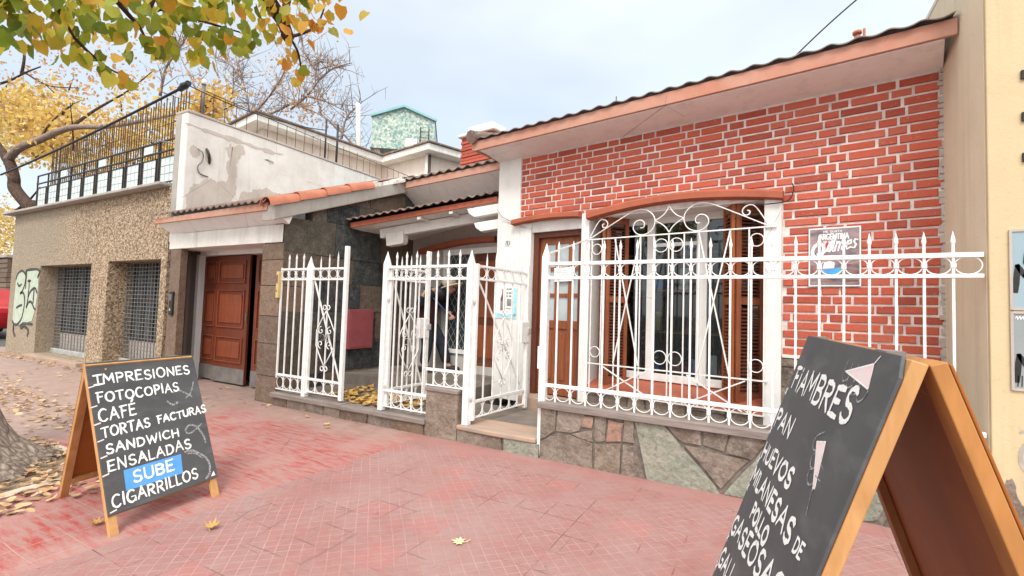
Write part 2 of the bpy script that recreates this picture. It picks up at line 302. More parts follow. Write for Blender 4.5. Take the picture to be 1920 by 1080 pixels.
    sq = n.n('ShaderNodeTexWhiteNoise'); sq.noise_dimensions = '2D'; fl2 = n.n('ShaderNodeVectorMath'); fl2.operation = 'FLOOR'; n.l(n.map(vw, (1 / P, 1 / P, 0), (0, 0, R(45))), fl2.inputs[0]); n.l(fl2.outputs[0], sq.inputs['Vector'])
    worn = n.noise(v, 1.7, 8, .68); wornf = n.noise(v, 13, 7, .7)
    base = n.ramp(n.math('ADD', n.math('MULTIPLY', worn, .65), n.math('MULTIPLY', wornf, .35)), [(.30, (.255, .108, .098)), (.47, (.290, .155, .143)), (.62, (.305, .198, .184))])
    base = n.mix(n.math('MULTIPLY', n.math('GREATER_THAN', tid.outputs[0], .93), .25), base, (.42, .12, .105))
    base = n.mix(n.math('MULTIPLY', n.ramp(sq.outputs[0], [(.6, 0), (1, .32)]), n.ramp(worn, [(.4, 1), (.6, .3)])), base, (.36, .13, .11))
    # painted left part with streaks
    strk = n.noise(n.map(v, (3, 16, 1), (0, 0, R(-24))), 1.6, 7, .65)
    lft = n.ramp(strk, [(.36, (.33, .052, .046)), (.46, (.355, .112, .096)), (.54, (.345, .168, .150)), (.68, (.32, .205, .186))])
    lft = n.mix(n.ramp(worn, [(.46, 0), (.62, .75)]), lft, (.36, .215, .195))
    # dirty strip by the garage and the old pavement further left
    old = n.ramp(n.noise(v, 5, 8, .7), [(.3, (.27, .19, .155)), (.55, (.35, .245, .21)), (.75, (.42, .30, .255))])
    f1 = n.math('MULTIPLY', n.math('ADD', x[1], .62), 4, True)                 # y > -.62 fades to old
    f1 = n.math('MULTIPLY', f1, n.math('MULTIPLY', n.math('SUBTRACT', -2.9, x[0]), 2, True))
    f2 = n.math('MULTIPLY', n.math('SUBTRACT', n.math('SUBTRACT', -4.9, x[0]), n.math('MULTIPLY', n.noise(v, 2), 1.0)), 1.6, True)
    oldf = n.math('MAXIMUM', n.math('MULTIPLY', f1, .75), f2)
    lft = n.mix(oldf, lft, old)
    col = n.mix(right, lft, base)
    patch = n.ramp(n.noise(v, .9, 3), [(.46, 0), (.6, 1)])
    mort = n.math('MULTIPLY', n.ramp(n.noise(v, 5, 6, .7), [(.36, .2), (.58, 1)]), n.ramp(n.noise(v, 1.1, 4), [(.36, .25), (.60, 1)]))
    fm = n.math('MULTIPLY', n.math('MULTIPLY', fine, right), n.math('MULTIPLY', n.math('MULTIPLY', n.math('SUBTRACT', 1, border), .72), mort))
    col = n.mix(fm, col, (.50, .285, .262))
    tm = n.math('MULTIPLY', tile, n.math('MULTIPLY', n.mix(right, n.ramp(n.noise(v, 1.6, 5), [(.42, 0), (.56, .8)]), n.ramp(n.noise(v, 2.4, 5), [(.50, 0), (.60, .9)])), n.math('SUBTRACT', 1, f2)))
    col = n.mix(tm, col, n.mix(right, (.46, .265, .24), (.16, .08, .068)))
    bord = n.math('MULTIPLY', border, n.math('MULTIPLY', right, .75))
    col = n.mix(bord, col, n.ramp(n.noise(v, 6, 6), [(.3, (.325, .142, .126)), (.7, (.345, .195, .178))]))
    crk = n.math('MULTIPLY', n.math('LESS_THAN', n.vor(n.map(vw, (1, 1, 1)), 1.6, 'DISTANCE_TO_EDGE'), .005), n.ramp(n.noise(v, 1.2), [(.55, 0), (.62, .7)]))
    col = n.mix(crk, col, (.16, .10, .085))
    col = n.mix(n.ramp(n.noise(v, 33, 6, .7), [(.60, 0), (.78, .5)]), col, (.25, .14, .12))
    h = n.math('SUBTRACT', n.math('MULTIPLY', n.noise(v, 45, 5), .5), n.math('ADD', n.math('MULTIPLY', fm, .7), n.math('MULTIPLY', n.math('ADD', tm, crk), 1.1)))
    n.bump(h, .8, .008); MT['red_tile'] = n.fin(col, n.ramp(worn, [(.3, .50), (.7, .72)]), .35)
mk()

NEAR = [(-3.76, -3.15, 3.01, 0.123, 10, -0.14), (-3.62, -3.16, 2.87, 0.118, 10, 0.07), (-3.42, -3.19, 2.74, 0.111, 10, -0.08), (-3.88, -3.12, 2.79, 0.124, 10, -0.08), (-3.25, -3.18, 2.84, 0.108, 10, -0.02), (-3.2, -3.16, 2.75, 0.106, 10, -0.05), (-3.82, -3.02, 2.93, 0.125, 10, -0.02), (-3.31, -3.14, 2.65, 0.107, 10, -0.05), (-3.78, -2.97, 3.12, 0.126, 10, 0.44), (-3.2, -3.11, 2.76, 0.106, 10, 0.46), (-3.77, -2.96, 2.98, 0.124, 10, 0.55), (-3.37, -3.05, 2.7, 0.11, 10, 0.09), (-3.67, -2.93, 3.16, 0.124, 10, 0.4), (-3.3, -3.0, 2.88, 0.111, 10, 0.09), (-3.38, -2.98, 2.81, 0.112, 10, -0.02), (-3.46, -2.95, 2.76, 0.114, 10, 0.58), (-3.03, -3.03, 2.84, 0.103, 10, 0.13), (-3.83, -2.79, 3.14, 0.129, 10, -0.02), (-3.78, -2.77, 3.09, 0.127, 10, -0.08), (-3.76, -2.82, 2.96, 0.125, 10, 0.05), (-3.19, -2.87, 3.01, 0.11, 10, 0.4), (-3.05, -2.93, 2.86, 0.105, 10, 0.03), (-3.67, -2.74, 3.06, 0.124, 10, -0.14), (-3.61, -2.76, 2.93, 0.121, 10, 0.13), (-3.63, -2.66, 3.27, 0.127, 10, 0.47), (-3.54, -2.67, 3.13, 0.123, 10, -0.1), (-3.51, -2.67, 3.02, 0.12, 10, 0.01), (-3.74, -2.6, 3.09, 0.128, 10, 0.03), (-3.09, -2.74, 3.04, 0.11, 10, 0.11), (-3.51, -2.57, 3.2, 0.124, 10, 0.41), (-3.35, -2.64, 3.04, 0.117, 10, 0.55), (-3.59, -2.54, 3.05, 0.124, 10, 0.13), (-3.46, -2.54, 3.35, 0.125, 10, -0.15), (-3.53, -2.46, 3.25, 0.126, 10, -0.14), (-3.14, -2.66, 2.92, 0.11, 10, 0.01), (-3.3, -2.58, 2.97, 0.115, 10, 0.53), (-2.86, -2.68, 3.01, 0.104, 10, 0.34), (-2.87, -2.64, 3.0, 0.105, 10, 0.14), (-2.92, -2.63, 2.93, 0.105, 10, 0.0), (-3.12, -2.53, 2.94, 0.111, 10, -0.04), (-3.17, -2.4, 3.28, 0.118, 10, -0.04), (-2.94, -2.53, 3.03, 0.108, 10, -0.05), (-2.91, -2.55, 2.97, 0.106, 10, 0.02), (-3.36, -2.32, 3.15, 0.122, 10, -0.04), (-2.77, -2.54, 3.1, 0.105, 10, -0.1), (-2.99, -2.39, 3.18, 0.113, 10, 0.03), (-3.35, -2.25, 3.23, 0.124, 10, -0.04), (-3.39, -2.2, 3.16, 0.124, 10, 0.04), (-2.92, -2.3, 3.31, 0.114, 10, -0.01), (-3.02, -2.27, 3.25, 0.116, 10, 0.06), (-3.0, -2.26, 3.13, 0.114, 10, 0.06), (-3.06, -2.23, 3.08, 0.115, 10, -0.08), (-2.92, -2.17, 3.38, 0.117, 10, 0.33), (-2.67, -2.35, 3.08, 0.105, 10, 0.17), (-2.95, -2.2, 3.18, 0.114, 10, 0.28), (-3.3, -1.92, 3.32, 0.128, 10, 0.24), (-3.08, -1.97, 3.61, 0.127, 10, 0.53), (-2.73, -2.19, 3.2, 0.11, 10, 0.41), (-2.69, -2.24, 3.05, 0.106, 10, 0.46), (-3.04, -1.97, 3.26, 0.12, 10, 0.57), (-2.94, -1.9, 3.57, 0.124, 10, 0.73), (-2.94, -1.9, 3.46, 0.122, 10, 0.7), (-2.57, -2.13, 3.08, 0.106, 10, 0.72), (-2.56, -2.2, 2.99, 0.103, 10, 0.48), (-2.85, -1.81, 3.56, 0.123, 10, 0.76), (-2.47, -2.11, 3.18, 0.105, 10, 0.73), (-2.98, -1.71, 3.48, 0.126, 10, 0.8), (-2.31, -2.09, 3.25, 0.103, 10, 1.0), (-2.41, -2.01, 3.21, 0.106, 10, 1.0), (-2.78, -1.72, 3.4, 0.121, 10, 1.0), (-3.96, -2.96, 2.86, 0.054, 3, 0.02), (-3.21, -3.11, 2.54, 0.044, 3, 0.08), (-3.73, -2.93, 2.83, 0.052, 3, -0.12), (-3.88, -2.81, 2.92, 0.054, 3, -0.13), (-3.57, -2.85, 2.78, 0.05, 3, 0.55), (-3.26, -2.87, 2.62, 0.046, 3, -0.08), (-3.71, -2.69, 2.8, 0.052, 3, -0.03), (-3.43, -2.75, 2.65, 0.048, 3, -0.04), (-3.16, -2.78, 2.54, 0.044, 3, 0.0), (-3.4, -2.6, 2.63, 0.048, 3, 0.52), (-3.61, -2.5, 2.71, 0.051, 3, 0.08), (-3.51, -2.8, 2.79, 0.049, 3, -0.0), (-3.74, -2.64, 3.03, 0.054, 3, 0.34), (-3.62, -2.6, 2.92, 0.052, 3, 0.12), (-3.37, -2.64, 2.8, 0.048, 3, 0.52), (-3.19, -2.64, 2.79, 0.046, 3, -0.09), (-3.21, -2.57, 2.79, 0.047, 3, -0.08), (-3.69, -2.32, 3.0, 0.054, 3, -0.06), (-3.27, -2.47, 2.81, 0.048, 3, 0.11), (-3.12, -2.5, 2.81, 0.046, 3, 0.37), (-3.27, -2.39, 2.88, 0.049, 3, -0.04), (-3.02, -2.44, 2.76, 0.045, 3, -0.04), (-3.1, -2.35, 2.84, 0.047, 3, 0.08), (-2.95, -2.37, 2.76, 0.045, 3, 0.15), (-3.14, -2.23, 2.97, 0.049, 3, 0.03), (-3.1, -2.21, 3.01, 0.049, 3, 0.1), (-3.3, -1.99, 3.15, 0.053, 3, 0.17), (-3.05, -2.08, 3.0, 0.049, 3, 0.31), (-3.21, -1.85, 3.23, 0.053, 3, 0.42), (-3.09, -1.87, 3.22, 0.052, 3, 0.68), (-2.89, -1.89, 3.03, 0.049, 3, 0.63), (-2.74, -1.94, 2.87, 0.046, 3, 0.85), (-3.04, -1.69, 2.95, 0.051, 3, 0.95), (-3.02, -1.62, 3.28, 0.053, 3, 0.82), (-2.55, -1.95, 3.08, 0.046, 3, 0.83), (-2.5, -1.94, 3.14, 0.046, 3, 0.96), (-3.21, -1.76, 3.15, 0.053, 3, 0.69), (-2.91, -2.27, 2.97, 0.046, 3, 0.17)]
TWIGS = [[(-2.61, -2.34, 3.22), (-2.71, -2.19, 3.15), (-2.74, -2.08, 3.1), (-2.79, -1.99, 3.04), (-2.79, -2.02, 3.06)], [(-2.59, -2.15, 3.27), (-2.68, -2.09, 3.2), (-2.78, -2.04, 3.12)], [(-3.23, -3.03, 2.88), (-3.35, -2.94, 2.82), (-3.46, -2.84, 2.76)], [(-3.3, -2.77, 3.04), (-3.35, -2.63, 2.97), (-3.39, -2.57, 2.96), (-3.4, -2.52, 2.89)], [(-3.3, -2.5, 3.08), (-3.25, -2.29, 3.11), (-3.18, -2.08, 3.13)], [(-3.08, -2.6, 3.1), (-3.25, -2.58, 3.01), (-3.3, -2.5, 3.08)], [(-2.79, -1.99, 3.04), (-2.73, -1.84, 3.18), (-2.7, -1.79, 3.36)], [(-2.78, -2.0, 3.05), (-2.82, -1.89, 2.99), (-2.89, -1.8, 2.86)], [(-3.46, -2.84, 2.76), (-3.5, -2.75, 2.72), (-3.54, -2.64, 2.69), (-3.55, -2.53, 2.68)], [(-3.22, -3.19, 2.75), (-3.31, -3.05, 2.72), (-3.33, -3.02, 2.66)]]
YEL = [(-30.8, 4.44, 8.63, 0.49, 26), (-39.94, 4.46, 9.86, 0.6, 26), (-26.78, 3.5, 7.68, 0.54, 34), (-20.51, 2.06, 6.02, 0.57, 34), (-20.76, 5.27, 8.39, 0.62, 34), (-20.72, 4.24, 7.43, 0.74, 34), (-27.16, 3.65, 7.37, 0.75, 34), (-39.1, 4.44, 10.41, 0.78, 26), (-25.37, 5.23, 9.09, 0.51, 34), (-19.78, 3.24, 6.02, 0.59, 26), (-20.2, 2.29, 6.62, 0.48, 26), (-21.3, 4.48, 6.9, 0.61, 34), (-23.35, 2.13, 7.76, 0.67, 34), (-25.24, 3.17, 7.66, 0.69, 26), (-26.26, 1.99, 7.59, 0.5, 26), (-29.73, 3.22, 8.86, 0.78, 26), (-20.63, 3.15, 7.43, 0.54, 26), (-19.3, 2.58, 6.85, 0.8, 26), (-16.81, 3.19, 6.1, 0.82, 34), (-23.87, 4.07, 7.0, 0.89, 34), (-12.72, 1.72, 4.61, 0.54, 26), (-31.68, 4.04, 9.54, 0.54, 26), (-38.21, 4.12, 9.3, 0.65, 34), (-12.93, 2.13, 4.34, 0.81, 26), (-35.89, 3.57, 8.33, 0.67, 26), (-19.72, 4.99, 7.46, 0.76, 26), (-14.66, 1.91, 6.18, 0.9, 26), (-15.79, 3.3, 5.04, 0.79, 34), (-19.47, 3.45, 6.71, 0.48, 34), (-22.65, 1.69, 6.34, 0.66, 34), (-18.67, 1.75, 5.87, 0.57, 34), (-23.24, 3.17, 7.26, 0.89, 26), (-34.3, 4.94, 9.53, 0.69, 26), (-28.88, 3.17, 8.76, 0.53, 26), (-31.12, 3.33, 7.66, 0.53, 26), (-19.25, 1.73, 6.27, 0.77, 26), (-19.13, 1.7, 6.06, 0.88, 26), (-24.6, 2.34, 7.11, 0.6, 26), (-20.59, 1.8, 6.98, 0.78, 34), (-17.76, 1.72, 5.49, 0.6, 34), (-26.72, 3.3, 8.8, 0.49, 26), (-35.79, 3.48, 8.74, 0.54, 34), (-37.8, 3.97, 9.99, 0.88, 26), (-15.59, 3.21, 6.51, 0.68, 34), (-21.37, 3.17, 5.86, 0.83, 34), (-21.66, 5.2, 7.14, 0.61, 34), (-27.26, 4.34, 8.0, 0.61, 26), (-20.5, 5.3, 6.6, 0.47, 26), (-19.47, 3.42, 7.65, 0.79, 26), (-31.52, 4.73, 8.17, 0.48, 26), (-18.02, 3.04, 6.49, 0.48, 34), (-26.27, 3.36, 7.95, 0.82, 26), (-24.25, 2.2, 7.96, 0.74, 26), (-28.15, 2.41, 7.99, 0.83, 34), (-19.72, 4.03, 6.74, 0.47, 26), (-16.9, 2.0, 4.82, 0.87, 34), (-28.97, 2.47, 7.57, 0.82, 26), (-24.67, 5.0, 6.83, 0.61, 34), (-23.01, 5.29, 8.17, 0.65, 34), (-29.65, 3.41, 7.73, 0.78, 26), (-30.55, 4.54, 9.46, 0.87, 34), (-26.24, 3.96, 7.08, 0.55, 34), (-15.39, 2.52, 6.49, 0.65, 34), (-36.98, 5.23, 10.9, 0.78, 34), (-15.73, 3.23, 5.75, 0.88, 34), (-20.44, 5.24, 7.75, 0.53, 26), (-36.24, 3.56, 10.21, 0.48, 34), (-26.12, 2.94, 7.41, 0.78, 34), (-38.98, 5.14, 9.98, 0.65, 26), (-24.52, 5.42, 6.23, 0.84, 34), (-20.07, 5.27, 7.3, 0.66, 26), (-33.88, 5.06, 9.13, 0.81, 34), (-19.08, 3.63, 5.33, 0.46, 26), (-17.46, 1.8, 6.34, 0.54, 34), (-26.11, 3.51, 7.23, 0.56, 34), (-19.0, 1.8, 6.2, 0.7, 26), (-26.71, 4.22, 8.48, 0.67, 34), (-20.56, 1.75, 7.18, 0.9, 26), (-14.4, 2.56, 4.79, 0.51, 34), (-18.57, 2.26, 6.43, 0.46, 26), (-29.29, 5.22, 7.8, 0.82, 34), (-23.2, 2.75, 6.36, 0.48, 26), (-14.91, 3.19, 5.6, 0.61, 34), (-25.26, 2.7, 7.73, 0.69, 34), (-32.33, 3.49, 9.93, 0.55, 34), (-12.38, 1.72, 4.67, 0.71, 26), (-26.32, 4.37, 8.41, 0.86, 26), (-18.84, 1.73, 6.76, 0.67, 34), (-36.37, 4.83, 9.75, 0.59, 34), (-27.46, 2.84, 8.81, 0.72, 34), (-34.02, 3.21, 8.72, 0.85, 34), (-23.26, 1.91, 7.27, 0.69, 26), (-15.42, 1.62, 4.63, 0.58, 26), (-25.0, 3.78, 7.97, 0.53, 34), (-19.65, 5.13, 8.01, 0.53, 34), (-16.38, 2.15, 5.26, 0.47, 26), (-22.11, 2.11, 5.99, 0.52, 26), (-18.07, 2.02, 6.04, 0.63, 26), (-23.22, 2.17, 7.54, 0.51, 34), (-16.19, 5.0, 7.74, 0.5, 26), (-16.25, 5.0, 8.3, 0.5, 26), (-17.44, 5.0, 8.4, 0.5, 26), (-17.21, 5.0, 8.43, 0.5, 26), (-16.98, 5.0, 7.61, 0.5, 26), (-17.96, 5.0, 7.83, 0.5, 26), (-17.16, 5.0, 7.79, 0.5, 26), (-17.02, 5.0, 7.65, 0.5, 26), (-17.26, 5.0, 8.12, 0.5, 26), (-17.06, 5.0, 8.18, 0.5, 26), (-17.9, 5.0, 8.19, 0.5, 26), (-17.35, 5.0, 7.8, 0.5, 26), (-17.54, 5.0, 7.84, 0.5, 26), (-16.61, 5.0, 8.1, 0.5, 26), (-21.33, 2.36, 7.04, 0.6, 18), (-24.09, 3.05, 9.03, 0.6, 18), (-27.62, 2.03, 8.51, 0.6, 18), (-22.18, 1.89, 8.12, 0.6, 18), (-25.99, 2.5, 8.47, 0.6, 18), (-24.12, 2.71, 8.67, 0.6, 18), (-26.34, 3.02, 9.14, 0.6, 18), (-29.98, 2.95, 9.57, 0.6, 18), (-26.7, 3.29, 8.87, 0.6, 18), (-22.33, 2.43, 7.57, 0.6, 18), (-28.66, 3.94, 9.93, 0.6, 18), (-29.57, 3.04, 10.02, 0.6, 18), (-31.44, 3.35, 8.98, 0.6, 18), (-26.56, 2.24, 8.69, 0.6, 18), (-33.58, 3.49, 10.69, 0.6, 18), (-29.97, 2.85, 9.23, 0.6, 18), (-21.33, 2.6, 8.41, 0.6, 18), (-23.8, 2.3, 7.94, 0.6, 18), (-26.13, 2.11, 8.64, 0.6, 18), (-26.1, 1.73, 8.28, 0.6, 18), (-28.65, 3.36, 10.09, 0.6, 18), (-22.58, 1.63, 7.53, 0.6, 18), (-27.03, 2.65, 9.05, 0.6, 18), (-19.31, 1.85, 6.87, 0.6, 18), (-21.64, 1.6, 7.67, 0.6, 18), (-35.75, 3.72, 11.91, 0.6, 18), (-26.24, 2.07, 8.56, 0.6, 18), (-29.43, 2.35, 8.75, 0.6, 18), (-28.99, 3.33, 9.71, 0.6, 18), (-22.18, 2.41, 8.27, 0.6, 18), (-29.32, 3.83, 9.7, 0.6, 18), (-27.34, 2.34, 9.36, 0.6, 18), (-22.84, 2.02, 8.36, 0.6, 18), (-25.2, 3.51, 8.95, 0.6, 18), (-32.25, 3.97, 10.33, 0.6, 18), (-23.83, 2.09, 8.56, 0.6, 18), (-28.92, 3.88, 9.51, 0.6, 18), (-29.91, 3.14, 9.94, 0.6, 18), (-20.1, 1.75, 6.73, 0.6, 18), (-21.28, 2.37, 7.33, 0.6, 18), (-46.53, 7.74, 6.58, 0.9, 40), (-44.96, 6.98, 7.2, 0.9, 40), (-38.91, 5.68, 3.87, 0.9, 40), (-50.13, 7.87, 5.5, 0.9, 40), (-51.38, 7.71, 6.09, 0.9, 40), (-47.68, 7.49, 6.95, 0.9, 40), (-49.18, 7.47, 4.7, 0.9, 40), (-39.3, 6.03, 5.54, 0.9, 40), (-39.83, 5.68, 3.64, 0.9, 40), (-44.19, 6.76, 6.18, 0.9, 40), (-43.25, 6.55, 6.0, 0.9, 40), (-45.22, 6.75, 4.3, 0.9, 40), (-41.47, 6.34, 5.28, 0.9, 40), (-43.42, 6.89, 4.27, 0.9, 40), (-39.18, 5.55, 3.95, 0.9, 40), (-51.43, 7.78, 6.36, 0.9, 40), (-40.79, 5.95, 4.1, 0.9, 40), (-39.02, 5.74, 5.7, 0.9, 40), (-43.86, 7.19, 4.98, 0.9, 40), (-41.45, 5.67, 5.71, 0.9, 40), (-39.0, 5.16, 5.53, 0.9, 40), (-37.22, 5.62, 4.28, 0.9, 40), (-40.53, 5.5, 6.27, 0.9, 40), (-47.65, 7.43, 7.06, 0.9, 40), (-46.75, 7.05, 6.83, 0.9, 40), (-42.18, 6.27, 5.05, 0.9, 40)]
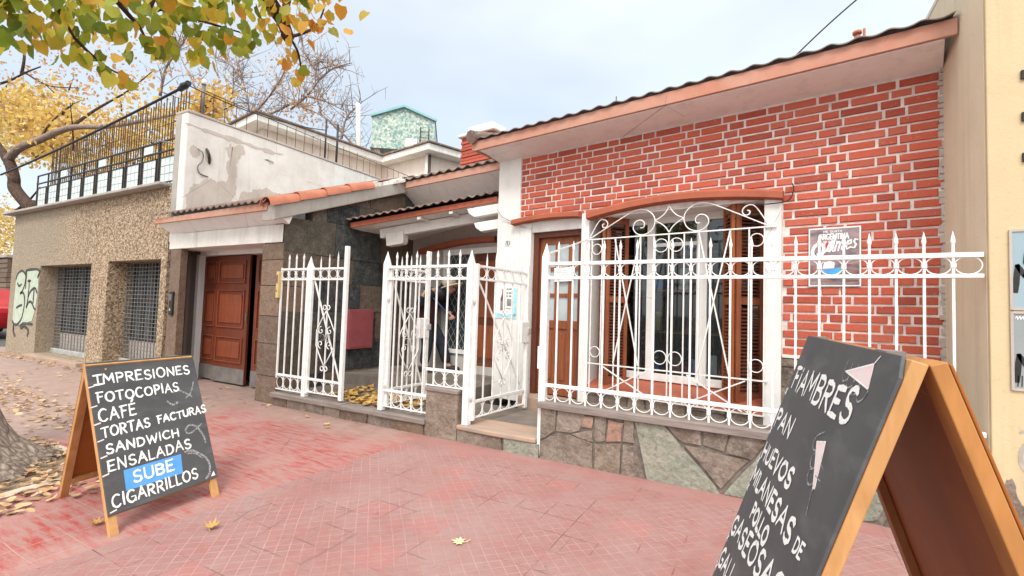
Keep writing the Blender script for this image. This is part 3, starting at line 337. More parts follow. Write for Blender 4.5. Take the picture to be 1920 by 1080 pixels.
RUST = [(-30.61, 4.12, 12.27, 0.7, 7), (-33.97, 4.37, 12.16, 0.7, 7), (-36.94, 4.56, 14.53, 0.7, 7), (-25.35, 4.17, 10.4, 0.7, 7), (-24.01, 4.22, 10.17, 0.7, 7), (-19.52, 3.34, 8.02, 0.7, 7), (-22.85, 3.43, 8.35, 0.7, 7), (-24.96, 3.44, 10.48, 0.7, 7), (-25.29, 3.46, 9.6, 0.7, 7), (-15.36, 3.13, 8.08, 0.7, 7), (-29.02, 4.87, 10.95, 0.7, 7), (-21.91, 4.78, 8.35, 0.7, 7), (-21.5, 3.87, 8.86, 0.7, 7), (-32.78, 5.77, 13.09, 0.7, 7), (-21.42, 4.27, 8.23, 0.7, 7), (-23.0, 4.27, 9.04, 0.7, 7), (-25.61, 3.89, 11.43, 0.7, 7), (-33.66, 5.14, 11.12, 0.7, 7), (-32.89, 5.75, 14.21, 0.7, 7), (-24.78, 4.4, 10.22, 0.7, 7), (-17.59, 4.1, 8.54, 0.7, 7), (-22.56, 5.11, 9.84, 0.7, 7), (-27.66, 3.36, 9.91, 0.7, 7), (-23.15, 4.16, 11.19, 0.7, 7), (-22.0, 3.82, 10.09, 0.7, 7), (-22.7, 3.69, 9.01, 0.7, 7), (-25.87, 3.33, 11.1, 0.7, 7), (-26.33, 4.11, 11.84, 0.7, 7), (-24.05, 5.34, 11.48, 0.7, 7), (-16.31, 3.74, 7.81, 0.7, 7), (-28.32, 4.03, 11.53, 0.7, 7), (-29.04, 3.41, 9.45, 0.7, 7), (-31.91, 4.0, 9.73, 0.7, 7), (-28.96, 3.43, 9.59, 0.7, 7), (-41.88, 5.99, 14.79, 0.7, 7), (-31.97, 4.32, 10.21, 0.7, 7), (-26.88, 4.72, 10.71, 0.7, 7), (-16.34, 3.89, 8.51, 0.7, 7), (-25.63, 3.46, 8.74, 0.7, 7), (-29.58, 3.0, 11.01, 0.7, 7), (-21.92, 5.19, 11.36, 0.7, 7), (-32.54, 4.93, 11.41, 0.7, 7), (-30.49, 4.69, 11.19, 0.7, 7), (-15.38, 3.35, 8.24, 0.7, 7), (-25.85, 3.22, 8.5, 0.7, 7), (-22.76, 3.35, 10.13, 0.7, 7), (-30.19, 5.19, 10.58, 0.7, 7), (-25.67, 3.24, 11.44, 0.7, 7), (-23.51, 5.09, 11.83, 0.7, 7), (-24.27, 5.12, 10.51, 0.7, 7), (-23.32, 4.33, 9.47, 0.7, 7), (-26.76, 3.21, 9.1, 0.7, 7), (-17.94, 3.02, 8.5, 0.7, 7), (-31.3, 5.5, 11.29, 0.7, 7), (-25.03, 3.63, 11.63, 0.7, 7), (-42.15, 5.81, 14.53, 0.7, 7), (-20.63, 4.32, 9.04, 0.7, 7), (-27.67, 3.64, 12.45, 0.7, 7), (-31.26, 4.19, 12.09, 0.7, 7), (-18.75, 5.0, 10.54, 0.7, 7), (-29.53, 4.22, 12.88, 0.7, 7), (-23.04, 4.36, 10.91, 0.7, 7), (-28.84, 5.96, 11.36, 0.7, 7), (-24.11, 3.63, 8.55, 0.7, 7), (-25.73, 5.4, 10.51, 0.7, 7), (-32.25, 4.59, 12.25, 0.7, 7), (-33.49, 5.82, 10.89, 0.7, 7), (-30.38, 3.93, 11.27, 0.7, 7), (-24.84, 4.58, 11.43, 0.7, 7), (-24.83, 3.2, 11.26, 0.7, 7), (-21.75, 5.31, 9.31, 0.7, 7), (-38.37, 4.86, 15.77, 0.7, 7), (-34.86, 4.44, 12.5, 0.7, 7), (-33.97, 3.89, 12.76, 0.7, 7), (-21.7, 5.34, 10.16, 0.7, 7), (-20.48, 4.69, 10.18, 0.7, 7), (-22.91, 3.34, 9.01, 0.7, 7), (-19.22, 3.48, 9.51, 0.7, 7), (-28.93, 5.17, 10.6, 0.7, 7), (-38.66, 5.89, 15.68, 0.7, 7), (-28.76, 4.53, 9.9, 0.7, 7), (-25.01, 4.5, 10.95, 0.7, 7), (-32.12, 4.0, 11.07, 0.7, 7), (-19.12, 4.03, 9.18, 0.7, 7), (-18.05, 4.44, 9.46, 0.7, 7), (-24.33, 5.24, 9.61, 0.7, 7), (-28.82, 3.79, 12.47, 0.7, 7), (-27.58, 5.26, 11.66, 0.7, 7), (-22.34, 4.99, 9.77, 0.7, 7), (-16.9, 4.21, 9.85, 0.7, 7), (-28.71, 4.96, 12.17, 0.7, 7), (-17.99, 4.29, 9.0, 0.7, 7), (-25.16, 4.13, 10.05, 0.7, 7), (-21.99, 5.45, 10.71, 0.7, 7), (-25.61, 4.17, 9.0, 0.7, 7), (-27.91, 5.64, 13.04, 0.7, 7), (-20.04, 4.24, 10.72, 0.7, 7), (-18.62, 4.2, 8.65, 0.7, 7), (-25.79, 4.68, 10.69, 0.7, 7), (-19.27, 3.17, 8.7, 0.7, 7), (-19.87, 3.07, 9.68, 0.7, 7), (-27.45, 5.89, 10.87, 0.7, 7), (-32.45, 4.19, 10.59, 0.7, 7), (-21.33, 3.31, 10.3, 0.7, 7), (-31.13, 4.65, 10.11, 0.7, 7), (-39.05, 5.98, 14.52, 0.7, 7), (-33.66, 4.88, 11.65, 0.7, 7), (-24.94, 4.54, 10.01, 0.7, 7), (-37.1, 4.77, 12.93, 0.7, 7), (-25.09, 3.64, 9.91, 0.7, 7), (-30.11, 3.62, 12.31, 0.7, 7), (-30.33, 5.62, 10.61, 0.7, 7), (-23.93, 3.28, 8.89, 0.7, 7), (-26.46, 5.5, 10.17, 0.7, 7), (-25.42, 3.0, 9.1, 0.7, 7), (-20.13, 3.72, 8.11, 0.7, 7), (-33.91, 4.76, 13.45, 0.7, 7), (-18.66, 3.87, 9.27, 0.7, 7), (-25.14, 3.6, 11.05, 0.7, 7), (-22.15, 4.36, 8.86, 0.7, 7), (-28.82, 11.19, 13.52, 0.8, 6), (-24.72, 11.58, 11.02, 0.8, 6), (-25.91, 11.05, 14.97, 0.8, 6), (-33.86, 12.32, 15.86, 0.8, 6), (-24.14, 12.34, 11.41, 0.8, 6), (-30.09, 11.82, 12.55, 0.8, 6), (-30.68, 10.96, 16.28, 0.8, 6), (-22.48, 10.14, 13.59, 0.8, 6), (-20.36, 10.2, 11.0, 0.8, 6), (-18.99, 10.06, 10.95, 0.8, 6), (-29.07, 12.99, 13.11, 0.8, 6), (-32.88, 12.35, 18.82, 0.8, 6), (-26.24, 10.83, 10.83, 0.8, 6), (-21.46, 11.38, 14.11, 0.8, 6), (-27.25, 12.2, 12.54, 0.8, 6), (-20.84, 11.69, 13.34, 0.8, 6), (-23.52, 10.22, 15.14, 0.8, 6), (-28.99, 11.59, 15.78, 0.8, 6), (-25.03, 12.21, 15.54, 0.8, 6), (-19.74, 11.09, 12.9, 0.8, 6), (-32.7, 11.0, 16.45, 0.8, 6), (-36.4, 12.95, 15.17, 0.8, 6), (-30.71, 11.51, 13.28, 0.8, 6), (-25.31, 10.03, 12.61, 0.8, 6), (-27.2, 11.96, 14.19, 0.8, 6), (-21.08, 10.6, 10.98, 0.8, 6), (-31.12, 11.0, 17.04, 0.8, 6), (-28.94, 12.67, 17.08, 0.8, 6), (-22.8, 11.34, 13.63, 0.8, 6), (-19.4, 10.97, 12.82, 0.8, 6), (-20.91, 12.11, 10.39, 0.8, 6), (-23.49, 12.1, 13.47, 0.8, 6), (-27.47, 11.23, 13.36, 0.8, 6), (-28.25, 12.74, 13.47, 0.8, 6), (-26.21, 10.23, 12.0, 0.8, 6), (-21.78, 11.0, 11.97, 0.8, 6), (-23.84, 12.72, 15.07, 0.8, 6), (-24.71, 11.03, 14.13, 0.8, 6), (-22.22, 11.12, 14.32, 0.8, 6), (-29.42, 10.91, 14.51, 0.8, 6), (-26.2, 11.53, 10.36, 0.8, 6), (-22.12, 11.88, 10.14, 0.8, 6), (-32.89, 11.32, 12.94, 0.8, 6), (-32.73, 11.59, 13.69, 0.8, 6), (-23.52, 12.67, 14.9, 0.8, 6), (-26.57, 12.33, 12.15, 0.8, 6), (-24.74, 13.0, 11.41, 0.8, 6), (-33.89, 12.44, 13.88, 0.8, 6), (-20.83, 10.49, 12.4, 0.8, 6), (-23.21, 12.88, 11.96, 0.8, 6), (-22.92, 12.97, 14.85, 0.8, 6), (-19.38, 10.71, 10.93, 0.8, 6), (-28.0, 11.55, 15.8, 0.8, 6), (-30.78, 10.9, 15.23, 0.8, 6), (-24.93, 11.91, 10.64, 0.8, 6), (-22.22, 11.38, 14.41, 0.8, 6), (-27.44, 12.95, 15.55, 0.8, 6), (-24.79, 10.61, 14.26, 0.8, 6), (-29.96, 10.22, 11.04, 0.8, 6), (-21.82, 11.42, 14.33, 0.8, 6), (-27.78, 11.09, 15.66, 0.8, 6), (-21.8, 11.53, 12.6, 0.8, 6), (-25.84, 11.64, 16.5, 0.8, 6), (-23.93, 11.71, 14.11, 0.8, 6), (-26.51, 12.35, 14.79, 0.8, 6), (-27.8, 11.36, 14.43, 0.8, 6), (-23.5, 11.39, 13.33, 0.8, 6), (-28.29, 11.94, 17.24, 0.8, 6), (-20.17, 11.09, 12.4, 0.8, 6), (-34.99, 12.39, 11.97, 0.8, 6), (-28.44, 12.07, 17.19, 0.8, 6), (-24.83, 10.23, 14.03, 0.8, 6), (-28.73, 12.83, 11.29, 0.8, 6), (-29.3, 11.04, 11.05, 0.8, 6), (-25.94, 10.7, 15.97, 0.8, 6), (-22.99, 10.7, 9.59, 0.8, 6), (-21.14, 12.08, 13.27, 0.8, 6), (-28.36, 11.09, 15.88, 0.8, 6), (-21.4, 10.47, 13.37, 0.8, 6), (-31.68, 12.62, 17.63, 0.8, 6), (-20.01, 11.59, 10.64, 0.8, 6), (-23.44, 12.66, 13.66, 0.8, 6), (-21.59, 10.77, 12.64, 0.8, 6), (-25.26, 10.28, 12.18, 0.8, 6), (-29.84, 12.62, 17.4, 0.8, 6), (-25.14, 12.38, 14.41, 0.8, 6), (-30.2, 12.1, 12.02, 0.8, 6), (-25.09, 12.32, 12.53, 0.8, 6), (-28.55, 10.23, 14.28, 0.8, 6), (-20.42, 11.81, 13.34, 0.8, 6), (-20.64, 10.58, 10.54, 0.8, 6), (-24.82, 12.46, 14.15, 0.8, 6), (-22.75, 10.7, 13.97, 0.8, 6), (-20.27, 10.74, 13.13, 0.8, 6), (-24.7, 12.87, 13.55, 0.8, 6), (-32.39, 11.24, 11.81, 0.8, 6), (-22.62, 12.48, 10.22, 0.8, 6), (-24.03, 10.94, 10.0, 0.8, 6), (-25.7, 10.4, 11.27, 0.8, 6), (-22.9, 12.97, 15.42, 0.8, 6), (-21.27, 10.78, 11.04, 0.8, 6), (-29.99, 11.76, 13.0, 0.8, 6), (-20.91, 10.58, 11.98, 0.8, 6), (-28.47, 12.02, 10.71, 0.8, 6), (-20.91, 11.3, 11.84, 0.8, 6), (-31.16, 11.23, 15.0, 0.8, 6), (-29.06, 11.76, 13.11, 0.8, 6), (-20.13, 10.58, 11.91, 0.8, 6), (-24.56, 12.19, 13.71, 0.8, 6), (-28.03, 10.7, 16.2, 0.8, 6), (-26.12, 11.92, 14.97, 0.8, 6), (-31.72, 12.74, 13.69, 0.8, 6), (-30.03, 10.44, 13.17, 0.8, 6), (-22.25, 10.32, 11.14, 0.8, 6), (-25.61, 10.26, 12.48, 0.8, 6), (-24.77, 10.07, 12.41, 0.8, 6), (-31.23, 11.15, 15.45, 0.8, 6), (-19.16, 10.33, 9.9, 0.8, 6), (-33.86, 12.16, 18.46, 0.8, 6), (-21.94, 10.55, 10.07, 0.8, 6), (-27.83, 10.22, 11.91, 0.8, 6), (-24.11, 10.43, 11.5, 0.8, 6), (-29.3, 11.21, 13.96, 0.8, 6), (-22.15, 10.69, 9.95, 0.8, 6), (-30.68, 12.64, 13.5, 0.8, 6), (-24.74, 11.86, 15.38, 0.8, 6), (-25.01, 10.71, 11.1, 0.8, 6), (-29.74, 10.4, 15.77, 0.8, 6), (-19.2, 10.63, 12.55, 0.8, 6), (-21.22, 10.88, 9.57, 0.8, 6), (-25.32, 10.71, 12.81, 0.8, 6), (-27.57, 11.88, 11.43, 0.8, 6), (-25.4, 11.98, 15.6, 0.8, 6), (-19.43, 10.29, 11.29, 0.8, 6), (-28.03, 12.68, 11.71, 0.8, 6), (-27.44, 11.63, 11.46, 0.8, 6), (-19.65, 10.23, 13.28, 0.8, 6), (-24.36, 10.53, 10.68, 0.8, 6), (-30.51, 12.72, 13.98, 0.8, 6), (-27.71, 11.38, 10.87, 0.8, 6), (-33.81, 12.4, 12.22, 0.8, 6), (-25.18, 10.06, 12.07, 0.8, 6), (-22.29, 12.0, 12.13, 0.7, 7), (-22.84, 12.0, 12.1, 0.7, 7), (-20.71, 12.0, 10.82, 0.7, 7), (-21.44, 12.0, 11.29, 0.7, 7), (-23.28, 12.0, 10.86, 0.7, 7), (-21.99, 12.0, 10.71, 0.7, 7), (-23.22, 12.0, 11.81, 0.7, 7), (-20.8, 12.0, 11.35, 0.7, 7), (-21.4, 12.0, 11.91, 0.7, 7), (-20.98, 12.0, 11.47, 0.7, 7), (-21.08, 12.0, 11.36, 0.7, 7), (-22.19, 12.0, 12.04, 0.7, 7), (-21.55, 12.0, 11.27, 0.7, 7), (-21.82, 12.0, 11.95, 0.7, 7), (-22.45, 12.0, 12.1, 0.7, 7), (-20.67, 12.0, 10.75, 0.7, 7), (-21.68, 12.0, 11.57, 0.7, 7), (-22.61, 12.0, 11.89, 0.7, 7), (-21.15, 12.0, 11.35, 0.7, 7), (-20.45, 12.0, 10.86, 0.7, 7), (-22.42, 12.0, 11.1, 0.7, 7), (-20.52, 12.0, 11.61, 0.7, 7), (-21.23, 12.0, 10.95, 0.7, 7), (-21.64, 12.0, 11.68, 0.7, 7), (-21.79, 12.0, 11.37, 0.7, 7), (-21.1, 12.0, 11.31, 0.7, 7), (-20.86, 12.0, 10.76, 0.7, 7), (-21.79, 12.0, 11.61, 0.7, 7), (-22.1, 12.0, 11.55, 0.7, 7), (-20.5, 12.0, 11.72, 0.7, 7), (-20.83, 12.0, 10.95, 0.7, 7), (-22.42, 12.0, 12.04, 0.7, 7), (-20.58, 12.0, 11.26, 0.7, 7), (-22.01, 12.0, 11.01, 0.7, 7), (-22.36, 12.0, 10.61, 0.7, 7), (-21.93, 12.0, 11.21, 0.7, 7), (-21.47, 12.0, 11.27, 0.7, 7), (-20.7, 12.0, 10.98, 0.7, 7), (-21.19, 12.0, 11.64, 0.7, 7), (-22.05, 12.0, 12.11, 0.7, 7)]
LIMBS2 = [[(-18.6, 1.2, 3.67), (-18.91, 1.2, 3.85), (-20.19, 1.2, 4.49), (-20.36, 1.2, 4.83), (-20.73, 1.2, 5.29), (-21.28, 1.2, 5.67)], [(-21.01, 1.2, 5.5), (-20.16, 1.2, 5.75), (-18.87, 1.3, 5.86), (-17.15, 1.4, 5.97), (-15.41, 1.6, 5.8), (-14.36, 1.9, 5.87), (-13.45, 2.3, 6.06)], [(-21.28, 1.2, 5.67), (-22.42, 1.2, 6.39), (-24.37, 1.3, 8.24)], [(-23.65, 2.0, 9.18), (-23.55, 2.0, 9.94), (-24.47, 2.0, 10.57)], [(-26.46, 2.0, 9.37), (-24.71, 2.0, 9.21), (-23.24, 2.0, 9.17), (-22.29, 2.1, 9.21)], [(-18.87, 1.3, 5.86), (-18.86, 1.5, 6.44), (-18.85, 2.0, 7.29)], [(-17.15, 1.4, 5.97), (-17.3, 2.0, 6.76), (-16.7, 2.5, 7.41), (-16.38, 3.0, 8.22)], [(-23.4, 2.0, 9.22), (-21.8, 2.2, 8.49), (-19.79, 2.4, 8.08)], [(-20.35, 1.3, 3.86), (-20.07, 1.5, 4.22), (-19.66, 1.6, 4.61)]]
LIMBS3 = [[(-16.73, 12.0, 7.39), (-17.9, 12.0, 9.1), (-20.33, 12.0, 10.97), (-22.72, 12.0, 11.98)], [(-22.7, 12.0, 11.68), (-21.44, 12.0, 12.17), (-20.59, 12.0, 12.84), (-20.83, 12.0, 13.4), (-20.55, 12.0, 13.96)], [(-20.59, 12.0, 12.84), (-19.5, 12.0, 13.22), (-18.17, 12.0, 13.19)], [(-20.83, 12.0, 13.4), (-21.85, 12.0, 14.7), (-22.38, 12.0, 15.86)], [(-23.93, 11.0, 9.07), (-24.6, 11.0, 11.19), (-25.53, 11.0, 13.44), (-26.44, 11.0, 15.16)], [(-24.6, 11.0, 11.19), (-23.07, 11.0, 12.06), (-22.06, 11.0, 12.98), (-21.52, 11.0, 14.12)], [(-25.53, 11.0, 13.44), (-26.9, 11.0, 14.65), (-28.58, 11.0, 15.52)], [(-25.08, 10.0, 8.91), (-26.26, 10.0, 10.81), (-28.04, 10.0, 12.92), (-29.97, 10.0, 15.19), (-30.73, 10.0, 16.65)], [(-26.26, 10.0, 10.81), (-24.89, 10.0, 11.71), (-24.52, 10.0, 12.78)], [(-21.44, 12.0, 12.17), (-19.97, 12.0, 11.6), (-18.38, 12.0, 10.76)], [(-18.66, 12.0, 9.47), (-18.36, 12.0, 10.49), (-17.31, 12.0, 11.1)], [(-22.89, 6.0, 9.93), (-22.59, 6.0, 11.02), (-21.8, 6.0, 11.53), (-21.04, 6.0, 12.02)], [(-22.72, 12.0, 11.98), (-24.77, 12.0, 11.75), (-26.29, 12.0, 12.33)]]

# ------------------------------------------------------------------ geometry helpers
class MB:
    def __init__(s): s.v = []; s.f = []; s.sm = []
    def add(s, vs, fs, smooth=False):
        o = len(s.v); s.v += [tuple(x) for x in vs]
        for f in fs: s.f.append(tuple(i + o for i in f)); s.sm.append(smooth)
        return s
    def hexa(s, c):      # 8 corners: bottom 4 ccw, top 4 ccw
        return s.add(c, [(3, 2, 1, 0), (4, 5, 6, 7), (0, 1, 5, 4), (1, 2, 6, 5), (2, 3, 7, 6), (3, 0, 4, 7)])
    def box(s, x0, x1, y0, y1, z0, z1):
        return s.hexa([(x0, y0, z0), (x1, y0, z0), (x1, y1, z0), (x0, y1, z0), (x0, y0, z1), (x1, y0, z1), (x1, y1, z1), (x0, y1, z1)])
    def obox(s, o, ex, ey, ez, x0, x1, y0, y1, z0, z1):
        o = Vector(o); P = lambda a, b, c: o + Vector(ex) * a + Vector(ey) * b + Vector(ez) * c
        return s.hexa([P(x0, y0, z0), P(x1, y0, z0), P(x1, y1, z0), P(x0, y1, z0), P(x0, y0, z1), P(x1, y0, z1), P(x1, y1, z1), P(x0, y1, z1)])
    def bar(s, p0, p1, w, d=None, up=(0, 1, 0)):
        p0, p1 = Vector(p0), Vector(p1); d = d or w; a = (p1 - p0); L = a.length; a.normalize(); up = Vector(up)
        if abs(a.dot(up)) > .95: up = Vector((1, 0, 0))
        x = a.cross(up).normalized(); y = x.cross(a)
        return s.obox(p0, x, y, a, -w / 2, w / 2, -d / 2, d / 2, 0, L)
    def tube(s, pts, r, n=8, closed=False, caps=True, smooth=True):
        pts = [Vector(p) for p in pts]; N = len(pts); rs = r if isinstance(r, (list, tuple)) else [r] * N; o = len(s.v)
        prev = None
        for i, p in enumerate(pts):
            t = (pts[(i + 1) % N] - pts[i - 1]) if closed else (pts[min(i + 1, N - 1)] - pts[max(i - 1, 0)])
            t = t.normalized() if t.length > 1e-9 else Vector((0, 0, 1))
            if prev is None:
                u = Vector((0, 0, 1)) if abs(t.z) < .9 else Vector((1, 0, 0)); x = t.cross(u).normalized()
            else:
                x = prev - t * prev.dot(t); x = x.normalized() if x.length > 1e-6 else t.orthogonal().normalized()
            prev = x; y = t.cross(x)
            for k in range(n):
                a = 2 * math.pi * k / n; s.v.append(tuple(p + (x * math.cos(a) + y * math.sin(a)) * rs[i]))
        for i in range(N if closed else N - 1):
            for k in range(n):
                a = o + i * n + k; b = o + i * n + (k + 1) % n; j = (i + 1) % N
                s.f.append((a, b, o + j * n + (k + 1) % n, o + j * n + k)); s.sm.append(smooth)
        if caps and not closed:
            s.f.append(tuple(o + k for k in range(n))[::-1]); s.sm.append(False)
            s.f.append(tuple(o + (N - 1) * n + k for k in range(n))); s.sm.append(False)
        return s
    def ring(s, c, ex, ey, Rr, r, n=20, k=6):
        c, ex, ey = Vector(c), Vector(ex), Vector(ey)
        return s.tube([c + ex * (Rr * math.cos(2 * math.pi * i / n)) + ey * (Rr * math.sin(2 * math.pi * i / n)) for i in range(n)], r, k, closed=True)
    def prism(s, poly, o, ex, ey, ez, d0, d1):
        """polygon (2D in ex,ey) extruded along ez from d0 to d1"""
        o, ex, ey, ez = Vector(o), Vector(ex), Vector(ey), Vector(ez); n = len(poly); k = len(s.v)
        ar = sum(poly[i][0] * poly[(i + 1) % n][1] - poly[(i + 1) % n][0] * poly[i][1] for i in range(n))
        if (ar > 0) != (ex.cross(ey).dot(ez) > 0): poly = poly[::-1]
        for d in (d0, d1):
            for a, b in poly: s.v.append(tuple(o + ex * a + ey * b + ez * d))
        flip = d1 < d0
        F = [tuple(range(n))[::-1], tuple(range(n, 2 * n))] + [(i, (i + 1) % n, n + (i + 1) % n, n + i) for i in range(n)]
        for f in F:
            f = f[::-1] if flip else f
            s.f.append(tuple(k + i for i in f)); s.sm.append(False)
        return s
    def sphere(s, c, rx, ry=None, rz=None, n=12, m=8):
        ry = ry or rx; rz = rz or rx; c = Vector(c); o = len(s.v); s.v.append(tuple(c + Vector((0, 0, -rz))))
        for i in range(1, m):
            t = -math.pi / 2 + math.pi * i / m
            for k in range(n):
                a = 2 * math.pi * k / n; s.v.append(tuple(c + Vector((rx * math.cos(t) * math.cos(a), ry * math.cos(t) * math.sin(a), rz * math.sin(t)))))
        s.v.append(tuple(c + Vector((0, 0, rz)))); e = len(s.v) - 1
        for k in range(n):
            s.f.append((o, o + 1 + (k + 1) % n, o + 1 + k)); s.sm.append(True)
            s.f.append((e, o + 1 + (m - 2) * n + k, o + 1 + (m - 2) * n + (k + 1) % n)); s.sm.append(True)
        for i in range(m - 2):
            for k in range(n):
                a = o + 1 + i * n + k; b = o + 1 + i * n + (k + 1) % n; s.f.append((a, b, b + n, a + n)); s.sm.append(True)
        return s
    def spear(s, p, w, h, d=None):     # pyramid tip standing on p
        x, y, z = p; d = d or w
        return s.add([(x - w / 2, y - d / 2, z), (x + w / 2, y - d / 2, z), (x + w / 2, y + d / 2, z), (x - w / 2, y + d / 2, z), (x, y, z + h)], [(0, 1, 4), (1, 2, 4), (2, 3, 4), (3, 0, 4), (3, 2, 1, 0)])
    def ribbon(s, pts, w, o, ex, ey, ez, h=.0015, jit=0):
        """flat stroke in the plane (ex,ey) lifted h along ez"""
        o, ex, ey, ez = Vector(o), Vector(ex), Vector(ey), Vector(ez); n = len(pts)
        L = []; Rr = []
        for i, p in enumerate(pts):
            a = pts[max(i - 1, 0)]; b = pts[min(i + 1, n - 1)]; tx, ty = b[0] - a[0], b[1] - a[1]; l = math.hypot(tx, ty) or 1
            tx, ty = tx / l, ty / l; ww = w / 2 * (1 + random.uniform(-jit, jit)); q = list(p)
            if i == 0: q = [p[0] - tx * w * .35, p[1] - ty * w * .35]
            if i == n - 1: q = [p[0] + tx * w * .35, p[1] + ty * w * .35]
            if i in (0, n - 1): ww *= .75
            L.append((q[0] - ty * ww, q[1] + tx * ww)); Rr.append((q[0] + ty * ww, q[1] - tx * ww))
        k = len(s.v)
        for q in L + Rr: s.v.append(tuple(o + ex * q[0] + ey * q[1] + ez * h))
        nrm = ex.cross(ey).dot(ez) > 0
        for i in range(n - 1):
            f = (k + n + i, k + n + i + 1, k + i + 1, k + i); s.f.append(f if nrm else f[::-1]); s.sm.append(False)
        return s
    def build(s, name, mat, parent=None, bevel=0, loc=None):
        me = bpy.data.meshes.new(name); me.from_pydata(s.v, [], s.f); me.update()
        me.polygons.foreach_set('use_smooth', s.sm)
        o = bpy.data.objects.new(name, me); COL.objects.link(o)
        mats = mat if isinstance(mat, (list, tuple)) else [mat]
        for mm in mats: me.materials.append(MT[mm] if isinstance(mm, str) else mm)
        if parent: o.parent = parent
        if loc: o.location = loc
        if bevel:
            b = o.modifiers.new('bevel', 'BEVEL'); b.width = bevel; b.segments = 2; b.limit_method = 'ANGLE'; b.angle_limit = R(40)
        return o
def empty(name, loc=(0, 0, 0), rz=0):
    o = bpy.data.objects.new(name, None); COL.objects.link(o); o.location = loc; o.rotation_euler = (0, 0, rz); o.empty_display_size = .2; return o
def tag(o, label, cat, group=None, kind=None):
    if label: o['label'] = label
    if cat: o['category'] = cat
    if group: o['group'] = group
    if kind: o['kind'] = kind
    return o
def stru(o): o['kind'] = 'structure'; return o
def dup(root, loc=None, rot=None):
    r = root.copy(); COL.objects.link(r)
    if loc: r.location = loc
    if rot is not None: r.rotation_euler = rot
    for ch in list(root.children):
        c = ch.copy(); COL.objects.link(c); c.parent = r
        for g in list(ch.children):
            d = g.copy(); COL.objects.link(d); d.parent = c
    return r
def wall_holes(mb, u0, u1, z0, z1, holes, v0, v1):
    """front wall in the x/z plane between y=v0 (front) and v1, holes = (ua,ub,za,zb)"""
    us = sorted({u0, u1, *[h[0] for h in holes], *[h[1] for h in holes]}); zs = sorted({z0, z1, *[h[2] for h in holes], *[h[3] for h in holes]})
    us = [u for u in us if u0 <= u <= u1]; zs = [z for z in zs if z0 <= z <= z1]
    inside = lambda u, z: any(h[0] < u < h[1] and h[2] < z < h[3] for h in holes)
    cell = {}
    for i in range(len(us) - 1):
        for j in range(len(zs) - 1): cell[i, j] = not inside((us[i] + us[i + 1]) / 2, (zs[j] + zs[j + 1]) / 2)
    for (i, j), solid in cell.items():
        if not solid: continue
        a, b, c, d = us[i], us[i + 1], zs[j], zs[j + 1]
        mb.add([(a, v0, c), (b, v0, c), (b, v0, d), (a, v0, d)], [(0, 1, 2, 3)]); mb.add([(a, v1, c), (b, v1, c), (b, v1, d), (a, v1, d)], [(3, 2, 1, 0)])
        if not cell.get((i - 1, j)): mb.add([(a, v0, c), (a, v0, d), (a, v1, d), (a, v1, c)], [(0, 1, 2, 3)])
        if not cell.get((i + 1, j)): mb.add([(b, v0, c), (b, v0, d), (b, v1, d), (b, v1, c)], [(3, 2, 1, 0)])
        if not cell.get((i, j - 1)): mb.add([(a, v0, c), (b, v0, c), (b, v1, c), (a, v1, c)], [(3, 2, 1, 0)])
        if not cell.get((i, j + 1)): mb.add([(a, v0, d), (b, v0, d), (b, v1, d), (a, v1, d)], [(0, 1, 2, 3)])
    return mb
X, Y, Z = Vector((1, 0, 0)), Vector((0, 1, 0)), Vector((0, 0, 1))
def smooth_pts(p, k=4, closed=False):
    p = [Vector(q) for q in p]; n = len(p); o = []
    rng = n if closed else n - 1
    for i in range(rng):
        if closed: a, b, c, d = p[i - 1], p[i], p[(i + 1) % n], p[(i + 2) % n]
        else: a, b, c, d = p[max(i - 1, 0)], p[i], p[i + 1], p[min(i + 2, n - 1)]
        for j in range(k):
            t = j / k; o.append(.5 * ((2 * b) + (c - a) * t + (2 * a - 5 * b + 4 * c - d) * t * t + (3 * b - a - 3 * c + d) * t ** 3))
    if not closed: o.append(p[-1])
    return o
def sm2(p, k=4): return [(q.x, q.y) for q in smooth_pts([(a, b, 0) for a, b in p], k)]
